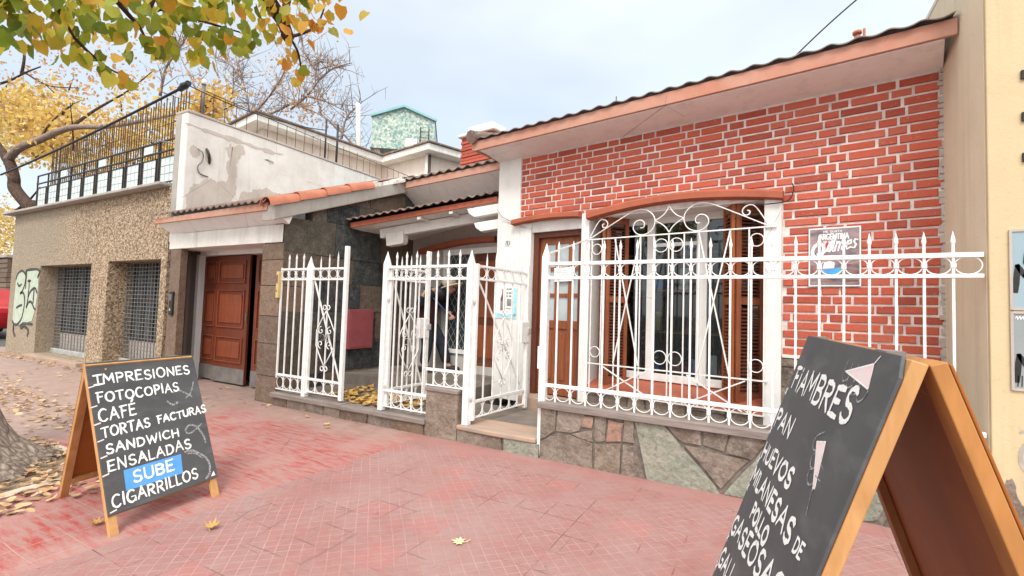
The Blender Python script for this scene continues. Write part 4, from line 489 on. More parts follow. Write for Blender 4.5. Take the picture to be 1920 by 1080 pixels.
# ---- hand lettering: strokes in a unit box
def arc(cx, cy, rx, ry, a0, a1, n=10): return [(cx + rx * math.cos(R(a0 + (a1 - a0) * i / n)), cy + ry * math.sin(R(a0 + (a1 - a0) * i / n))) for i in range(n + 1)]
GL = {
 'A': (.8, [[(0, 0), (.42, 1)], [(.40, 1), (.8, 0)], [(.14, .36), (.66, .36)]]),
 'B': (.68, [[(.05, 0), (.05, 1)], [(0, .98)] + arc(.32, .76, .30, .23, 85, -85, 7) + [(.06, .53)], [(.06, .52)] + arc(.34, .26, .33, .26, 85, -90, 7) + [(.02, 0)]]),
 'C': (.78, [arc(.44, .5, .42, .5, 52, 315, 14)]),
 'D': (.78, [[(.06, 0), (.06, 1)], [(0, .98), (.25, .98)] + arc(.26, .5, .48, .49, 80, -80, 9) + [(.02, .02)]]),
 'E': (.62, [[(.05, 0), (.05, 1)], [(.0, .98), (.6, 1.0)], [(.05, .52), (.5, .53)], [(0, .01), (.62, .02)]]),
 'F': (.62, [[(.12, 0), (.12, 1)], [(-.05, .97), (.62, 1.0)], [(.12, .54), (.52, .56)]]),
 'G': (.82, [arc(.44, .5, .42, .5, 50, 330, 14), [(.80, .05), (.80, .44), (.46, .44)]]),
 'H': (.74, [[(.04, 0), (.04, 1)], [(.70, 0), (.70, 1)], [(.04, .5), (.70, .52)]]),
 'I': (.16, [[(.08, 0), (.08, 1)]]),
 'J': (.5, [[(.4, 1), (.4, .2), (.2, 0), (0, .15)]]),
 'i': (.18, [[(.09, 0), (.09, .80)], [(.09, 1.02), (.11, 1.10)]]),
 'L': (.56, [[(.05, 1), (.05, 0)], [(.03, .01), (.56, .03)]]),
 'M': (.92, [[(.0, 0), (.08, 1)], [(.08, 1), (.46, .3)], [(.46, .3), (.82, 1)], [(.82, 1), (.90, 0)]]),
 'N': (.78, [[(.04, 0), (.06, 1)], [(.06, 1), (.70, 0)], [(.70, 0), (.74, 1)]]),
 'O': (.88, [arc(.44, .5, .42, .5, 95, 460, 18)]),
 'P': (.66, [[(.08, 0), (.06, 1)], [(0, .95)] + arc(.32, .73, .32, .25, 90, -90, 8) + [(.08, .46)]]),
 'Q': (.9, [arc(.44, .5, .42, .5, 95, 460, 18), [(.5, .25), (.86, -.08)]]),
 'R': (.72, [[(.06, 0), (.06, 1)], [(0, .98)] + arc(.32, .75, .32, .24, 90, -90, 8) + [(.08, .5)], [(.28, .5), (.70, 0)]]),
 'S': (.66, [arc(.36, .745, .28, .255, 35, 265, 10) + arc(.34, .25, .30, .25, 80, -160, 10)]),
 'T': (.72, [[(.36, 0), (.36, 1)], [(-.05, .97), (.74, 1.02)]]),
 'U': (.74, [[(.04, 1), (.04, .35)] + arc(.38, .33, .34, .33, 180, 360, 8) + [(.72, 1)]]),
 'V': (.74, [[(0, 1), (.36, 0)], [(.36, 0), (.74, 1)]]),
 'W': (1.08, [[(0, 1), (.24, 0)], [(.24, 0), (.54, .85)], [(.54, .85), (.80, 0)], [(.80, 0), (1.08, 1)]]),
 "'": (.0, []),
 '7': (.6, [[(0, 1), (.6, 1), (.22, 0)]]), '8': (.62, [arc(.31, .75, .25, .24, 90, 450, 12), arc(.31, .26, .30, .26, 90, 450, 12)]), '3': (.6, [arc(.28, .75, .26, .25, 140, -80, 9) + arc(.28, .26, .30, .26, 80, -140, 9)]),
 'q': (.72, [arc(.34, .34, .32, .34, 60, 420, 12)]),
 'u': (.62, [[(.06, .66), (.04, .15), (.2, 0), (.42, .12), (.56, .66)], [(.56, .66), (.52, .08), (.64, .02)]]),
 'l': (.24, [[(.10, 1.0), (.06, .1), (.18, .0)]]), 'm': (.96, [[(.04, 0), (.10, .66)], [(.10, .5), (.3, .66), (.42, .55), (.38, 0)], [(.42, .5), (.62, .66), (.76, .55), (.70, .05), (.82, 0)]]),
 'e': (.58, [[(.06, .32), (.5, .40), (.42, .64), (.18, .60), (.06, .25), (.22, .0), (.52, .12)]]),
 's': (.46, [[(.42, .58), (.2, .66), (.10, .50), (.38, .24), (.28, .02), (.0, .08)]]),
 'É': (.62, [[(.05, 0), (.05, 1)], [(.0, .98), (.6, 1.0)], [(.05, .52), (.5, .53)], [(0, .01), (.62, .02)], [(.28, 1.18), (.46, 1.40)]]),
 ' ': (.45, []),
 'î': (.5, [[(.25, 0), (.25, 1)], [(-.1, .97), (.62, 1.02)], [(-.1, 0), (.64, .03)]]),
}
def write(mb, text, o, ex, ey, ez, x0, y0, dx, dy, cx, cy, wd, gap=.2, h=.0015, jit=.26, wob=.05):
    """text whose baseline runs from (x0,y0) along (dx,dy) (full length) and whose height vector is (cx,cy), in plane coordinates"""
    tot = sum(GL[c][0] for c in text) + gap * (len(text) - 1); at = 0.0
    for c in text:
        gw, st = GL[c]; js = random.uniform(1 - wob, 1 + wob * 1.6); jy = random.uniform(-wob, wob)
        for s_ in st:
            pts = []
            for (a, b) in s_:
                u = (at + a) / tot; b2 = b * js + jy; pts.append((x0 + dx * u + cx * b2, y0 + dy * u + cy * b2))
            if len(pts) == 2: pts = [pts[0], ((pts[0][0] + pts[1][0]) / 2 + random.uniform(-1, 1) * wd * .12, (pts[0][1] + pts[1][1]) / 2 + random.uniform(-1, 1) * wd * .12), pts[1]]
            h += .000004
            mb.ribbon(pts, wd, o, ex, ey, ez, h, jit)
        at += gw + gap
    return mb

# ------------------------------------------------------------------ ground
g = MB(); g.add([(-400, -400, -.035), (400, -400, -.035), (400, 400, -.035), (-400, 400, -.035)], [(0, 1, 2, 3)]); stru(g.build('ground', 'asphalt'))
# paved footway, cut round the tree pit
PIT = [(-4.47, -2.13), (-5.50, -2.13), (-6.0, -3.6), (-3.86, -4.1)]
g = MB()
def quad(a, b, c, d): g.add([(*a, 0), (*b, 0), (*c, 0), (*d, 0)], [(0, 1, 2, 3)])
quad((-16.6, -2.13), (-4.47, -2.13), (-4.47, 1.0), (-16.6, 1.0)); quad((-4.47, -2.13), (6, -2.13), (6, 1.0), (-4.47, 1.0))
quad((-3.86, -4.1), (6, -4.1), (6, -2.13), (-4.47, -2.13)); quad((-16.6, -4.1), (-6.17, -4.1), (-5.50, -2.13), (-16.6, -2.13)); quad((-4.6, -7.0), (6, -7.0), (6, -4.1), (-4.6, -4.1))
g.add([(-16.6, -4.1, 0), (-16.6, -4.1, -.2), (-16.6, 1, -.2), (-16.6, 1, 0)], [(0, 1, 2, 3)])
stru(g.build('pavement', 'red_tile'))
g = MB(); g.add([(-3.7, -4.2, -.012), (-3.9, -2.0, -.012), (-5.7, -2.0, -.012), (-6.4, -4.2, -.012)], [(0, 1, 2, 3)]); stru(g.build('soil', 'soil'))
g = MB()
for a, b, w_ in ((PIT[3], PIT[0], .10), (PIT[0], PIT[1], .05)):
    a, b = Vector((*a, 0)), Vector((*b, 0)); t = (b - a).normalized(); n_ = Vector((t.y, -t.x, 0))
    if a.x > -4.2: n_ = Vector((t.y, -t.x, 0))
    g.obox((a.x, a.y, 0), t, n_.cross(t).cross(t) * 0 + Vector((-t.y, t.x, 0)), Z, 0, (b - a).length, 0, w_, -.06, .006)
stru(g.build('kerb', 'kerb'))

# ================================================================== brick house (own frame: u along its front, v into it)
HA = -8.7103
house = empty('brick_house', (0.7265, 0.8419, 0), R(HA))
tag(house, 'single storey house with a red painted brick front, white mortar and a tiled eave', 'house')
hd_ = Vector((math.cos(R(HA)), math.sin(R(HA)), 0)); hn_ = Vector((-math.sin(R(HA)), math.cos(R(HA)), 0)); HO = Vector((0.7265, 0.8419, 0))
def HW(u, v, z): return HO + hd_ * u + hn_ * v + Z * z
def lint_top(u):      # lower outline of the brickwork above door and bay
    if u < -2.64: t = (u + 3.67) / 1.0; return 2.435 + .035 * math.sin(min(max(t, 0), 1) * math.pi * .6)
    t = (u + 2.62) / 1.96; return 2.42 + .075 * math.sin(min(max(t, 0), 1) * math.pi)
# mortar backing
mb = MB(); wall_holes(mb, -3.60, .42, .97, 3.30, [(-3.60, -.66, .0, 2.40)], .008, .20); mb.build('mortar_wall', 'mortar', house)
# individual bricks, alternating long and short
mb = MB(); rnd = random.Random(4)
cz, row = .985, 0; CH = .0757
def brick(u0, u1, z0, z1):
    d = rnd.uniform(-.003, .004); b = .0042; j = lambda: rnd.uniform(-.003, .003)
    f = [(u0 + b + j(), -.004 + d, z0 + b + j()), (u1 - b + j(), -.004 + d + j(), z0 + b + j()), (u1 - b + j(), -.004 + d, z1 - b + j()), (u0 + b + j(), -.004 + d, z1 - b + j())]
    k = [(u0, .004, z0), (u1, .004, z0), (u1, .004, z1), (u0, .004, z1)]; e = [(a, .014, c) for a, _, c in k]
    mb.add(f + k + e, [(0, 1, 2, 3), (4, 5, 1, 0), (5, 6, 2, 1), (6, 7, 3, 2), (7, 4, 0, 3), (8, 9, 5, 4), (9, 10, 6, 5), (10, 11, 7, 6), (11, 8, 4, 7)])
while cz < 3.24:
    z1 = min(cz + CH - .0165, 3.262); u = -3.598 - (.0 if row % 2 else .19); k = row % 2
    while u < .41:
        L = (.245 if k % 2 == 0 else .118) + rnd.uniform(-.006, .006); a, b = max(u, -3.592), min(u + L, .395 + rnd.uniform(-.02, .02))
        zc = (cz + z1) / 2
        if cz < 2.40 and a < -.652: a = -.650
        if b - a > .03:
            if cz < 2.40 and b < -.65: pass
            elif cz >= 2.40 - CH and a < -.70 and zc < lint_top((a + b) / 2) - .03: pass
            else: brick(a, b, cz + rnd.uniform(-.002, .002), z1 + rnd.uniform(-.002, .002))
        u += L + .019 + rnd.uniform(-.003, .005); k += 1
    cz += CH; row += 1
mb.build('brick_facing', 'brick', house)
# broken edge of mortar along the neighbour
mb = MB(); rnd = random.Random(8); zz_ = 1.0
while zz_ < 3.25:
    hh = rnd.uniform(.04, .09); mb.box(.385 + rnd.uniform(0, .02), .45, -.012 + rnd.uniform(0, .012), .02, zz_, zz_ + hh * .7); zz_ += hh
mb.build('rough_mortar_edge', 'render', house)
# plaster pillar and reveals round the door
mb = MB(); mb.box(-3.965, -3.60, -.012, .16, .16, 3.30); mb.box(-3.60, -3.42, -.010, .19, .16, 2.40); mb.build('plaster_pillar', 'white', house, .008)
mb = MB(); mb.box(-3.965, -3.955, .16, .72, .16, 3.30); mb.build('pillar_return', 'white', house)
mb = MB(); mb.box(-3.42, -2.69, .02, .19, 2.28, 2.40); mb.box(-2.59, -.80, .02, .42, 2.385, 2.47); mb.build('opening_head', 'white', house)
mb = MB(); mb.box(-2.69, -2.59, -.03, .42, .25, 2.44); mb.build('bay_jamb', 'white', house, .006)
mb = MB(); mb.box(-.80, -.66, -.03, .42, .25, 2.385); mb.build('bay_jamb', 'white', house, .006)
# stone base under the bay and beside it
mb = MB(); rnd = random.Random(5)
mb.box(-2.72, .42, .0, .18, .0, .43); mb.box(-.66, .42, .004, .18, .43, .968); mb.build('base_backing', 'joint', house)
mb = MB(); u = -2.70
while u < .40:
    wd_ = rnd.uniform(.2, .42); z_ = .02
    while z_ < (.42 if u + wd_ < -.66 else .94):
        hh = rnd.uniform(.14, .3); zt = min(z_ + hh, .425 if u + wd_ < -.66 else .955)
        e = lambda: rnd.uniform(-.02, .02)
        mb.prism([(u + .008 + e(), z_), (u + wd_ + e(), z_ + .004), (u + wd_ - .006 + e(), zt - .008), (u + e() + .01, zt - .008)], (0, 0, 0), X, Z, -Y, -.01, rnd.uniform(.012, .022)); z_ = zt
    u += wd_ + .004
mb.build('stone_base', 'laja', house)
mb = MB(); mb.box(-.655, .40, -.02, .05, .955, .985); mb.build('mortar_ledge', 'mortar', house, .006)
# terracotta mouldings over door and bay
def mould(name, ua, ub, zf, t0, th):
    mb = MB(); N = 26; P = []
    for i in range(N + 1):
        u = ua + (ub - ua) * i / N; z = zf(u); P.append([(u, .01, z), (u, -.075, z - .0), (u, -.095, z - th * .25), (u, -.095, z - th), (u, -.03, z - th * 1.15), (u, .01, z - th * 1.15)])
    k = len(P[0])
    for i in range(N):
        for j in range(k):
            a, b = P[i], P[i + 1]; mb.add([a[j], b[j], b[(j + 1) % k], a[(j + 1) % k]], [(0, 1, 2, 3)])
    mb.add(P[0], [tuple(range(k))]); mb.add(P[-1], [tuple(range(k))[::-1]])
    return mb.build(name, 'lintel', house)
mould('door_moulding', -3.68, -2.70, lambda u: 2.452 + .045 * math.sin((u + 3.68) / .98 * math.pi) * .6 + .012 * (u + 3.68), 0, .062)
mould('bay_moulding', -2.60, -.645, lambda u: 2.435 + .095 * math.sin((u + 2.60) / 1.955 * math.pi) ** .9 + .004, 0, .075)
# eave: soffit, fascia, tiles
mb = MB(); mb.hexa([(-4.00, -.345, 3.325), (.40, -.345, 3.325), (.42, .02, 3.255), (-3.97, .02, 3.255), (-4.00, -.345, 3.36), (.40, -.345, 3.36), (.42, .02, 3.36), (-3.97, .02, 3.36)])
mb.hexa([(-4.12, -.345, 3.37), (-4.00, -.345, 3.325), (-3.97, .60, 3.255), (-4.10, .60, 3.37), (-4.12, -.345, 3.40), (-4.00, -.345, 3.40), (-3.97, .60, 3.40), (-4.10, .60, 3.40)]); mb.build('soffit', 'soffit', house)
mb = MB(); mb.box(-4.11, .465, -.375, -.345, 3.335, 3.455); mb.box(-4.14, -4.11, -.375, .9, 3.345, 3.455); mb.build('fascia', 'salmon', house, .004)
def tile_sheet(name, u0, u1, v0, z0, length, slope, parent, pitch=.20, amp=.022, mat='tile', th=.016, seed=1):
    mb = MB(); rnd = random.Random(seed); n = int((u1 - u0) / pitch * 10); rows = 5; cs, sn = math.cos(slope), math.sin(slope)
    def pt(i, t, lift):
        u = u0 + (u1 - u0) * i / n; ph = math.cos(2 * math.pi * (u - u0) / pitch); k = int((u - u0) / pitch); o = (math.sin(k * 12.9 + seed) * .5) * .022
        return (u, v0 + (t + o * (t == 0)) * cs, z0 + t * sn + amp * ph * (1 if ph > 0 else .7) + lift + o * .5)
    top = [[pt(i, length * r / rows, th) for i in range(n + 1)] for r in range(rows + 1)]; bot = [pt(i, 0, 0) for i in range(n + 1)]
    o = len(mb.v)
    for r in top: mb.v += r
    mb.v += bot
    for r in range(rows):
        for i in range(n): mb.f.append((o + r * (n + 1) + i, o + r * (n + 1) + i + 1, o + (r + 1) * (n + 1) + i + 1, o + (r + 1) * (n + 1) + i)); mb.sm.append(True)
    b = o + (rows + 1) * (n + 1)
    for i in range(n): mb.f.append((b + i, b + i + 1, o + i + 1, o + i)); mb.sm.append(False)
    return mb.build(name, mat, parent)
tile_sheet('roof_tiles', -4.16, .455, -.405, 3.466, 3.0, R(16), house, .185, .013, th=.010, seed=3)
mb = MB()
for i in range(3): mb.tube([(-4.10, -.44 + i * .42, 3.50 + i * .11), (-4.10, .02 + i * .42, 3.62 + i * .11)], [.085, .07], 12)
mb.build('hip_tile', 'tile', house)
mb = MB(); mb.box(-4.05, .42, .16, 5.5, 2.6, 3.3); mb.box(-4.05, .42, 1.6, 5.5, 0, 2.6); mb.build('rear_wall', 'white', house)
# chimney of the house
mb = MB(); rnd = random.Random(2); z_ = 2.9; k = 0
while z_ < 4.44:
    o = (k % 2) * .012; mb.box(-6.08 - o, -5.32 + o, 1.42 - o, 1.95 + o, z_, z_ + .052); z_ += .062; k += 1
ch = mb.build('chimney', 'brick', house, .006)
mb = MB(); mb.box(-6.06, -5.34, 1.44, 1.93, 2.8, 4.44); mb.build('chimney_core', 'mortar', ch)
mb = MB(); mb.box(-6.14, -5.26, 1.36, 2.01, 4.45, 4.51); mb.box(-6.0, -5.40, 1.48, 1.88, 4.51, 4.66); mb.build('chimney_cap', 'oldwhite', ch, .02)
mb = MB(); mb.box(-5.34, -5.10, 1.5, 1.8, 3.3, 3.93); mb.build('parapet_stub', 'white', house, .01)
# ---- front door
door = None
mb = MB(); mb.box(-3.42, -3.345, .06, .19, .27, 2.28); mb.box(-2.765, -2.69, .06, .19, .27, 2.28); mb.box(-3.345, -2.765, .06, .19, 2.21, 2.28); door = mb.build('front_door', 'door_dark', house, .004)
mb = MB(); cols = [(-3.345, -3.275), (-3.135, -3.085), (-2.985 + .04, -2.895 + .0), (-2.83, -2.765)]
cols = [(-3.345, -3.27), (-3.125, -3.075), (-2.935, -2.885), (-2.80, -2.765)]
for a, b in cols: mb.box(a, b, .11, .155, .29, 2.21)
rows_ = [(.29, .42), (1.09, 1.19), (1.475, 1.52), (1.80, 1.845), (2.13, 2.21)]
for i in range(3):
    for a, b in rows_: mb.box(cols[i][1], cols[i + 1][0], .112, .153, a, b)
mb.build('door_leaf', 'door', door, .003)
for i in range(3):
    a, b = cols[i][1], cols[i + 1][0]
    MB().box(a, b, .128, .14, .42, 1.09).box(a + .03, b - .03, .117, .13, .47, 1.04).build('lower_panel', 'door', door, .004)
    for (c, d) in ((1.19, 1.475), (1.52, 1.80), (1.845, 2.13)): MB().box(a, b, .130, .136, c, d).build('pane', 'frosted', door)
mb = MB(); mb.sphere((-3.30, .09, 1.10), .022); mb.tube([(-3.30, .11, 1.10), (-3.30, .09, 1.10)], .01); mb.build('door_knob', 'zinc', door)
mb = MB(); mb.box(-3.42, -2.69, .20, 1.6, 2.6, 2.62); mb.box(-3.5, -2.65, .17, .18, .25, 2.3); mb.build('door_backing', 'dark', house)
# ---- bay window: sill, frame, panes, shutters
mb = MB(); mb.hexa([(-2.59, -.03, .425), (-.80, -.03, .425), (-.80, .36, .425), (-2.59, .36, .425), (-2.59, -.03, .475), (-.80, -.03, .475), (-.80, .36, .575), (-2.59, .36, .575)]); mb.build('window_sill', 'sill', house, .005)
win = None; mb = MB(); V0, V1 = .30, .36
for a, b in ((-2.59, -2.49), (-2.03, -1.945), (-1.49, -1.385), (-.90, -.80)): mb.box(a, b, V0, V1, .575, 2.385)
for a, b in ((-2.49, -2.03), (-1.945, -1.49), (-1.385, -.90)):
    mb.box(a, b, V0 + .004, V1, .575, .655); mb.box(a, b, V0 + .004, V1, 2.31, 2.385); mb.box(a, b, V0 + .012, V1 - .004, 2.05, 2.09) if a < -1.5 and a > -2 else None
win = mb.build('window', 'white', house, .004)
for a, b in ((-2.49, -2.03), (-1.945, -1.49), (-1.385, -.90)): MB().box(a, b, .330, .336, .655, 2.31).build('pane', 'glass', win)
def shutter(p0, p1, louv):
    p0, p1 = Vector((*p0, 0)), Vector((*p1, 0)); t = (p1 - p0); L = t.length; t.normalize(); n_ = Vector((t.y, -t.x, 0)); mb = MB(); z0, z1 = .50, 2.40; th = .032
    bx = lambda a, b, c, d, f=0, g=th: mb.obox(p0, t, n_, Z, a, b, f, g, c, d)
    bx(0, .045, z0, z1); bx(L - .045, L, z0, z1)
    for c, d in ((z0, z0 + .09), (1.42, 1.49), (z1 - .09, z1)): bx(.045, L - .045, c, d, .002, th - .002)
    sh = mb.build('shutter', 'door' if louv else 'door_orange', house, .002)
    for za, zb in ((z0 + .10, 1.40), (1.50, z1 - .11)):
      mb = MB(); z_ = za
      while z_ < zb:
        mb.obox(p0 + Z * z_, t, (n_ * .8 + Z * -.6), (n_ * .6 + Z * .8), .045, L - .045, .004, .034, 0, .008)
        z_ += .034
      mb.build('louvre', 'door_dark' if louv else 'door', sh)
    return sh
shutter((-2.56, .27), (-2.42, .05), False); shutter((-2.42, .06), (-2.25, .27), True)
shutter((-1.19, .27), (-1.06, .05), False); shutter((-1.06, .06), (-.86, .27), True)
# room behind the window
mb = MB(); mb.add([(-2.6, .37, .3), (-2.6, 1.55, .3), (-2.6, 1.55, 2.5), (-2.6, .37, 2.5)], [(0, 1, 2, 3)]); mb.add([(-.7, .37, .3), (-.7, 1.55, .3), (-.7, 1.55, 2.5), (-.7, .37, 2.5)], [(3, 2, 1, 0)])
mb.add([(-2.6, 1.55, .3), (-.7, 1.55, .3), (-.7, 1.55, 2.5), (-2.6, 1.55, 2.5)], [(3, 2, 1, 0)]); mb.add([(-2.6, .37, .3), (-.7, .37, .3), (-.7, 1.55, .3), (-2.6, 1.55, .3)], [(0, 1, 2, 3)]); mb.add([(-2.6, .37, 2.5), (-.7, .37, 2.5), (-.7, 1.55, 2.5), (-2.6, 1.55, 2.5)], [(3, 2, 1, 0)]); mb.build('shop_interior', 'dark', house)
# ---- window grille
C0, VG = -1.665, -.045
gr = None; mb = MB()
bz = lambda a, b, c, d, r=.0065: mb.bar((a, VG, b), (c, VG, d), r * 2)
bz(C0 - .93, 2.125, C0 + .97, 2.125)
gr = mb.build('window_grille', 'iron', house)
for a_, b_, z_ in ((-.93, .90, .735), (-.90, .88, .425)): MB().bar((C0 + a_, VG, z_), (C0 + b_, VG, z_), .013).build('rail', 'iron', gr)
for o_ in (0, .155, .30, .585, .745, .872):
    for s_ in ((1,) if o_ == 0 else (1, -1)):
        MB().bar((C0 + s_ * o_, VG + .003, .43), (C0 + s_ * o_, VG + .003, 2.12), .012).build('bar', 'iron', gr)
for s_ in (1, -1):
    for o_, r_ in ((.077, .068), (.809, .058)):
        for z_ in (2.01, .865): MB().ring((C0 + s_ * o_, VG - .004, z_), X, Z, r_, .0055).build('ring', 'iron', gr)
    for a, b in ((.30, .585),):
        MB().bar((C0 + s_ * a, VG - .008, 2.11), (C0 + s_ * b, VG - .008, .76), .012).build('cross_bar', 'iron', gr); MB().bar((C0 + s_ * b, VG - .016, 2.11), (C0 + s_ * a, VG - .016, .76), .012).build('cross_bar', 'iron', gr)
    MB().bar((C0 + s_ * .72, VG - .008, .72), (C0 + s_ * .18, VG - .008, .44), .012).build('cross_bar', 'iron', gr); MB().bar((C0 + s_ * .20, VG - .016, .72), (C0 + s_ * .70, VG - .016, .44), .012).build('cross_bar', 'iron', gr)
    P = [(.91, 2.13), (.75, 2.215), (.56, 2.315), (.44, 2.375), (.34, 2.408), (.24, 2.395), (.165, 2.33), (.15, 2.25), (.185, 2.175), (.26, 2.137), (.34, 2.15), (.385, 2.21), (.365, 2.275), (.305, 2.295), (.262, 2.26), (.272, 2.215), (.305, 2.212)]
    MB().tube([Vector((C0 + s_ * a, VG, b)) for a, b in sm2(P, 4)], .0065, 6).build('scroll', 'iron', gr)
    P = [(.91, 2.13), (.86, 2.22), (.80, 2.315), (.755, 2.342), (.705, 2.325), (.685, 2.285), (.705, 2.25), (.74, 2.252), (.75, 2.28), (.728, 2.292)]
    MB().tube([Vector((C0 + s_ * a, VG, b)) for a, b in sm2(P, 4)], .0065, 6).build('scroll', 'iron', gr)
    P = [(0, 2.415), (.03, 2.36), (.08, 2.31), (.15, 2.275)]; Q = [(.15, 2.275), (.08, 2.235), (.03, 2.19), (0, 2.14)]
    MB().tube([Vector((C0 + s_ * a, VG, b)) for a, b in sm2(P, 4) + sm2(Q, 4)], .0065, 6).build('scroll', 'iron', gr)
# ---- porch behind the gates: rear wall with its arched window and brown door, upper eave, tiled canopy
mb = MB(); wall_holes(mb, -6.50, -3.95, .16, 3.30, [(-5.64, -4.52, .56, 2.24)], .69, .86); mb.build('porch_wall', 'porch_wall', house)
mould2 = MB(); N = 20; P = []
for i in range(N + 1):
    u = -6.22 + 1.70 * i / N; z = 2.28 + .14 * math.sin(math.pi * (.08 + .92 * i / N) * .62); P.append([(u, .69, z), (u, .60, z - .01), (u, .60, z - .085), (u, .69, z - .10)])
for i in range(N):
    for j in range(4): mould2.add([P[i][j], P[i + 1][j], P[i + 1][(j + 1) % 4], P[i][(j + 1) % 4]], [(0, 1, 2, 3)])
mould2.add(P[0], [(0, 1, 2, 3)]); mould2.build('porch_moulding', 'lintel', house)
mb = MB(); mb.box(-5.66, -5.06, .66, .78, .58, .64); mb.box(-5.66, -5.60, .66, .78, .64, 2.16); mb.box(-5.06, -5.0, .66, .78, .58, 2.16); mb.box(-5.66, -4.52, .655, .78, 2.16, 2.25); pw = mb.build('porch_window', 'white', house)
MB().box(-5.60, -5.06, .74, .745, .64, 2.16).build('pane', 'darkglass', pw)
mb = MB()
for k in range(-9, 16):
    for s_ in (1, -1):
        a0, z0 = -5.60, .64 + k * .19; t0 = 0; L = .54; rise = L * 1.55 * s_; zA, zB = z0, z0 + rise; lo, hi = .64, 2.16
        pa, pb = [a0, zA], [a0 + L, zB]
        def clip(p, q):
            if p[1] < lo and q[1] < lo or p[1] > hi and q[1] > hi: return None
            r = []
            for (x, z) in (p, q):
                if z < lo: x = p[0] + (lo - p[1]) / (q[1] - p[1]) * (q[0] - p[0]); z = lo
                elif z > hi: x = p[0] + (hi - p[1]) / (q[1] - p[1]) * (q[0] - p[0]); z = hi
                r.append((x, z))
            return r
        r = clip(pa, pb)
        if r and abs(r[0][0] - r[1][0]) > .02: mb.bar((r[0][0], .715 + .006 * s_, r[0][1]), (r[1][0], .715 + .006 * s_, r[1][1]), .007)
mb.build('diamond_grille', 'steel', pw)
mb = MB(); mb.box(-4.99, -4.46, .70, .74, .30, 2.16); pd = mb.build('porch_door', 'door_dark', house)
for c, d in ((.42, 1.05), (1.17, 2.04)): MB().box(-4.91, -4.55, .69, .705, c, d).build('door_panel', 'door', pd, .006)
mb = MB(); mb.box(-5.64, -4.52, .80, .84, .3, 2.24); mb.build('porch_backing', 'dark', house)
# upper eave over the porch
mb = MB(); mb.box(-6.50, -3.95, .33, .36, 3.30, 3.41); mb.build('porch_fascia', 'salmon', house, .004)
mb = MB(); mb.hexa([(-6.50, .36, 3.29), (-3.95, .36, 3.29), (-3.95, .69, 3.10), (-6.50, .69, 3.10), (-6.50, .36, 3.40), (-3.95, .36, 3.40), (-3.95, .69, 3.40), (-6.50, .69, 3.40)]); mb.build('porch_soffit', 'soffit', house)
tile_sheet('porch_roof_tiles', -6.45, -3.95, .29, 3.425, 2.2, R(18), house, seed=6)
# canopy, slightly askew to the house
can = empty('porch_canopy'); can.parent = house
iv = lambda x, y: ((Vector((x, y, 0)) - HO).dot(hd_), (Vector((x, y, 0)) - HO).dot(hn_))
A_, B_ = Vector((*iv(-5.50, 1.03), 0)), Vector((*iv(-3.22, 1.49), 0)); ct = (B_ - A_); CL = ct.length; ct.normalize(); cn = Vector((-ct.y, ct.x, 0)); rise = (2.75 - 2.445) / CL
cx_ = (ct + Z * rise).normalized(); can.location = (A_.x, A_.y, 2.445)
cm = Matrix((cx_, cn, cx_.cross(cn).normalized())).transposed().to_4x4(); cm.translation = can.location; can.matrix_local = cm
MB().box(0, CL, 0, .028, 0, .075).build('canopy_fascia', 'lintel', can, .003)
mb = MB(); mb.box(0, CL, .03, 1.55, .0, .05); mb.build('canopy_board', 'soffit', can)  # depth extended towards the rear wall to darken the porch
tile_sheet('canopy_tiles', -.02, CL + .02, -.07, .105, 1.55, R(9), can, .13, .017, seed=9)
for x_ in (1.12, 1.62): MB().box(x_ - .03, x_ + .03, .02, .5, -.05, 0).build('rafter_end', 'white', can, .01)
MB().box(.30, CL, .30, .40, -.155, -.012).build('canopy_beam', 'soffit', can, .006)
for x_, z_ in ((.42, -.28), ):
    MB().prism([(0, 0), (.30, 0), (.30, -.15), (.27, -.20), (0, -.20)], (x_, .26, -.10), X, Z, Y, 0, .14).build('corbel', 'oldwhite', can, .008)
for x0_, z_ in ((CL - .44, -.03), (CL - .36, -.24)):
    MB().prism([(0, 0), (.46, 0), (.46, -.13), (.09, -.13), (.02, -.07)], (x0_, -.02, z_), X, Z, Y, 0, .13).build('corbel', 'white', can, .008)
# small things fixed to the house
# ================================================================== steps and porch floor
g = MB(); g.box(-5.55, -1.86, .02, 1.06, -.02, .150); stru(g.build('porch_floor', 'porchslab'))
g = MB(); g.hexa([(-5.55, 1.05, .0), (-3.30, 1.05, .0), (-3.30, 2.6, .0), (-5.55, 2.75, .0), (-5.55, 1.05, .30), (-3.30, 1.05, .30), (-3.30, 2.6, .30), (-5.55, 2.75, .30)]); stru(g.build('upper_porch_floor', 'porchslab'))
o = MB().obox(HO, hd_, hn_, Z, -3.44, -2.66, -.16, .20, .0, .275).build('door_step', 'slab', None, .012); tag(o, 'pinkish stone doorstep below the wooden front door', 'step')
o = MB().prism([(-2.70, -.06), (-2.30, -.075), (-1.84, -.06), (-1.84, .34), (-2.70, .34)], (0, 0, .118), X, Y, Z, 0, .045).build('entrance_slab', 'slab', None, .012); tag(o, 'reddish sandstone slab forming the entrance step between the low walls', 'step')
# garden bed behind the low wall
g = MB(); g.add([(-1.84, .15, .06), (1.13, .15, .06), (1.13, .95, .06), (-1.84, 1.4, .06)], [(0, 1, 2, 3)]); stru(g.build('bed_floor', 'soil'))

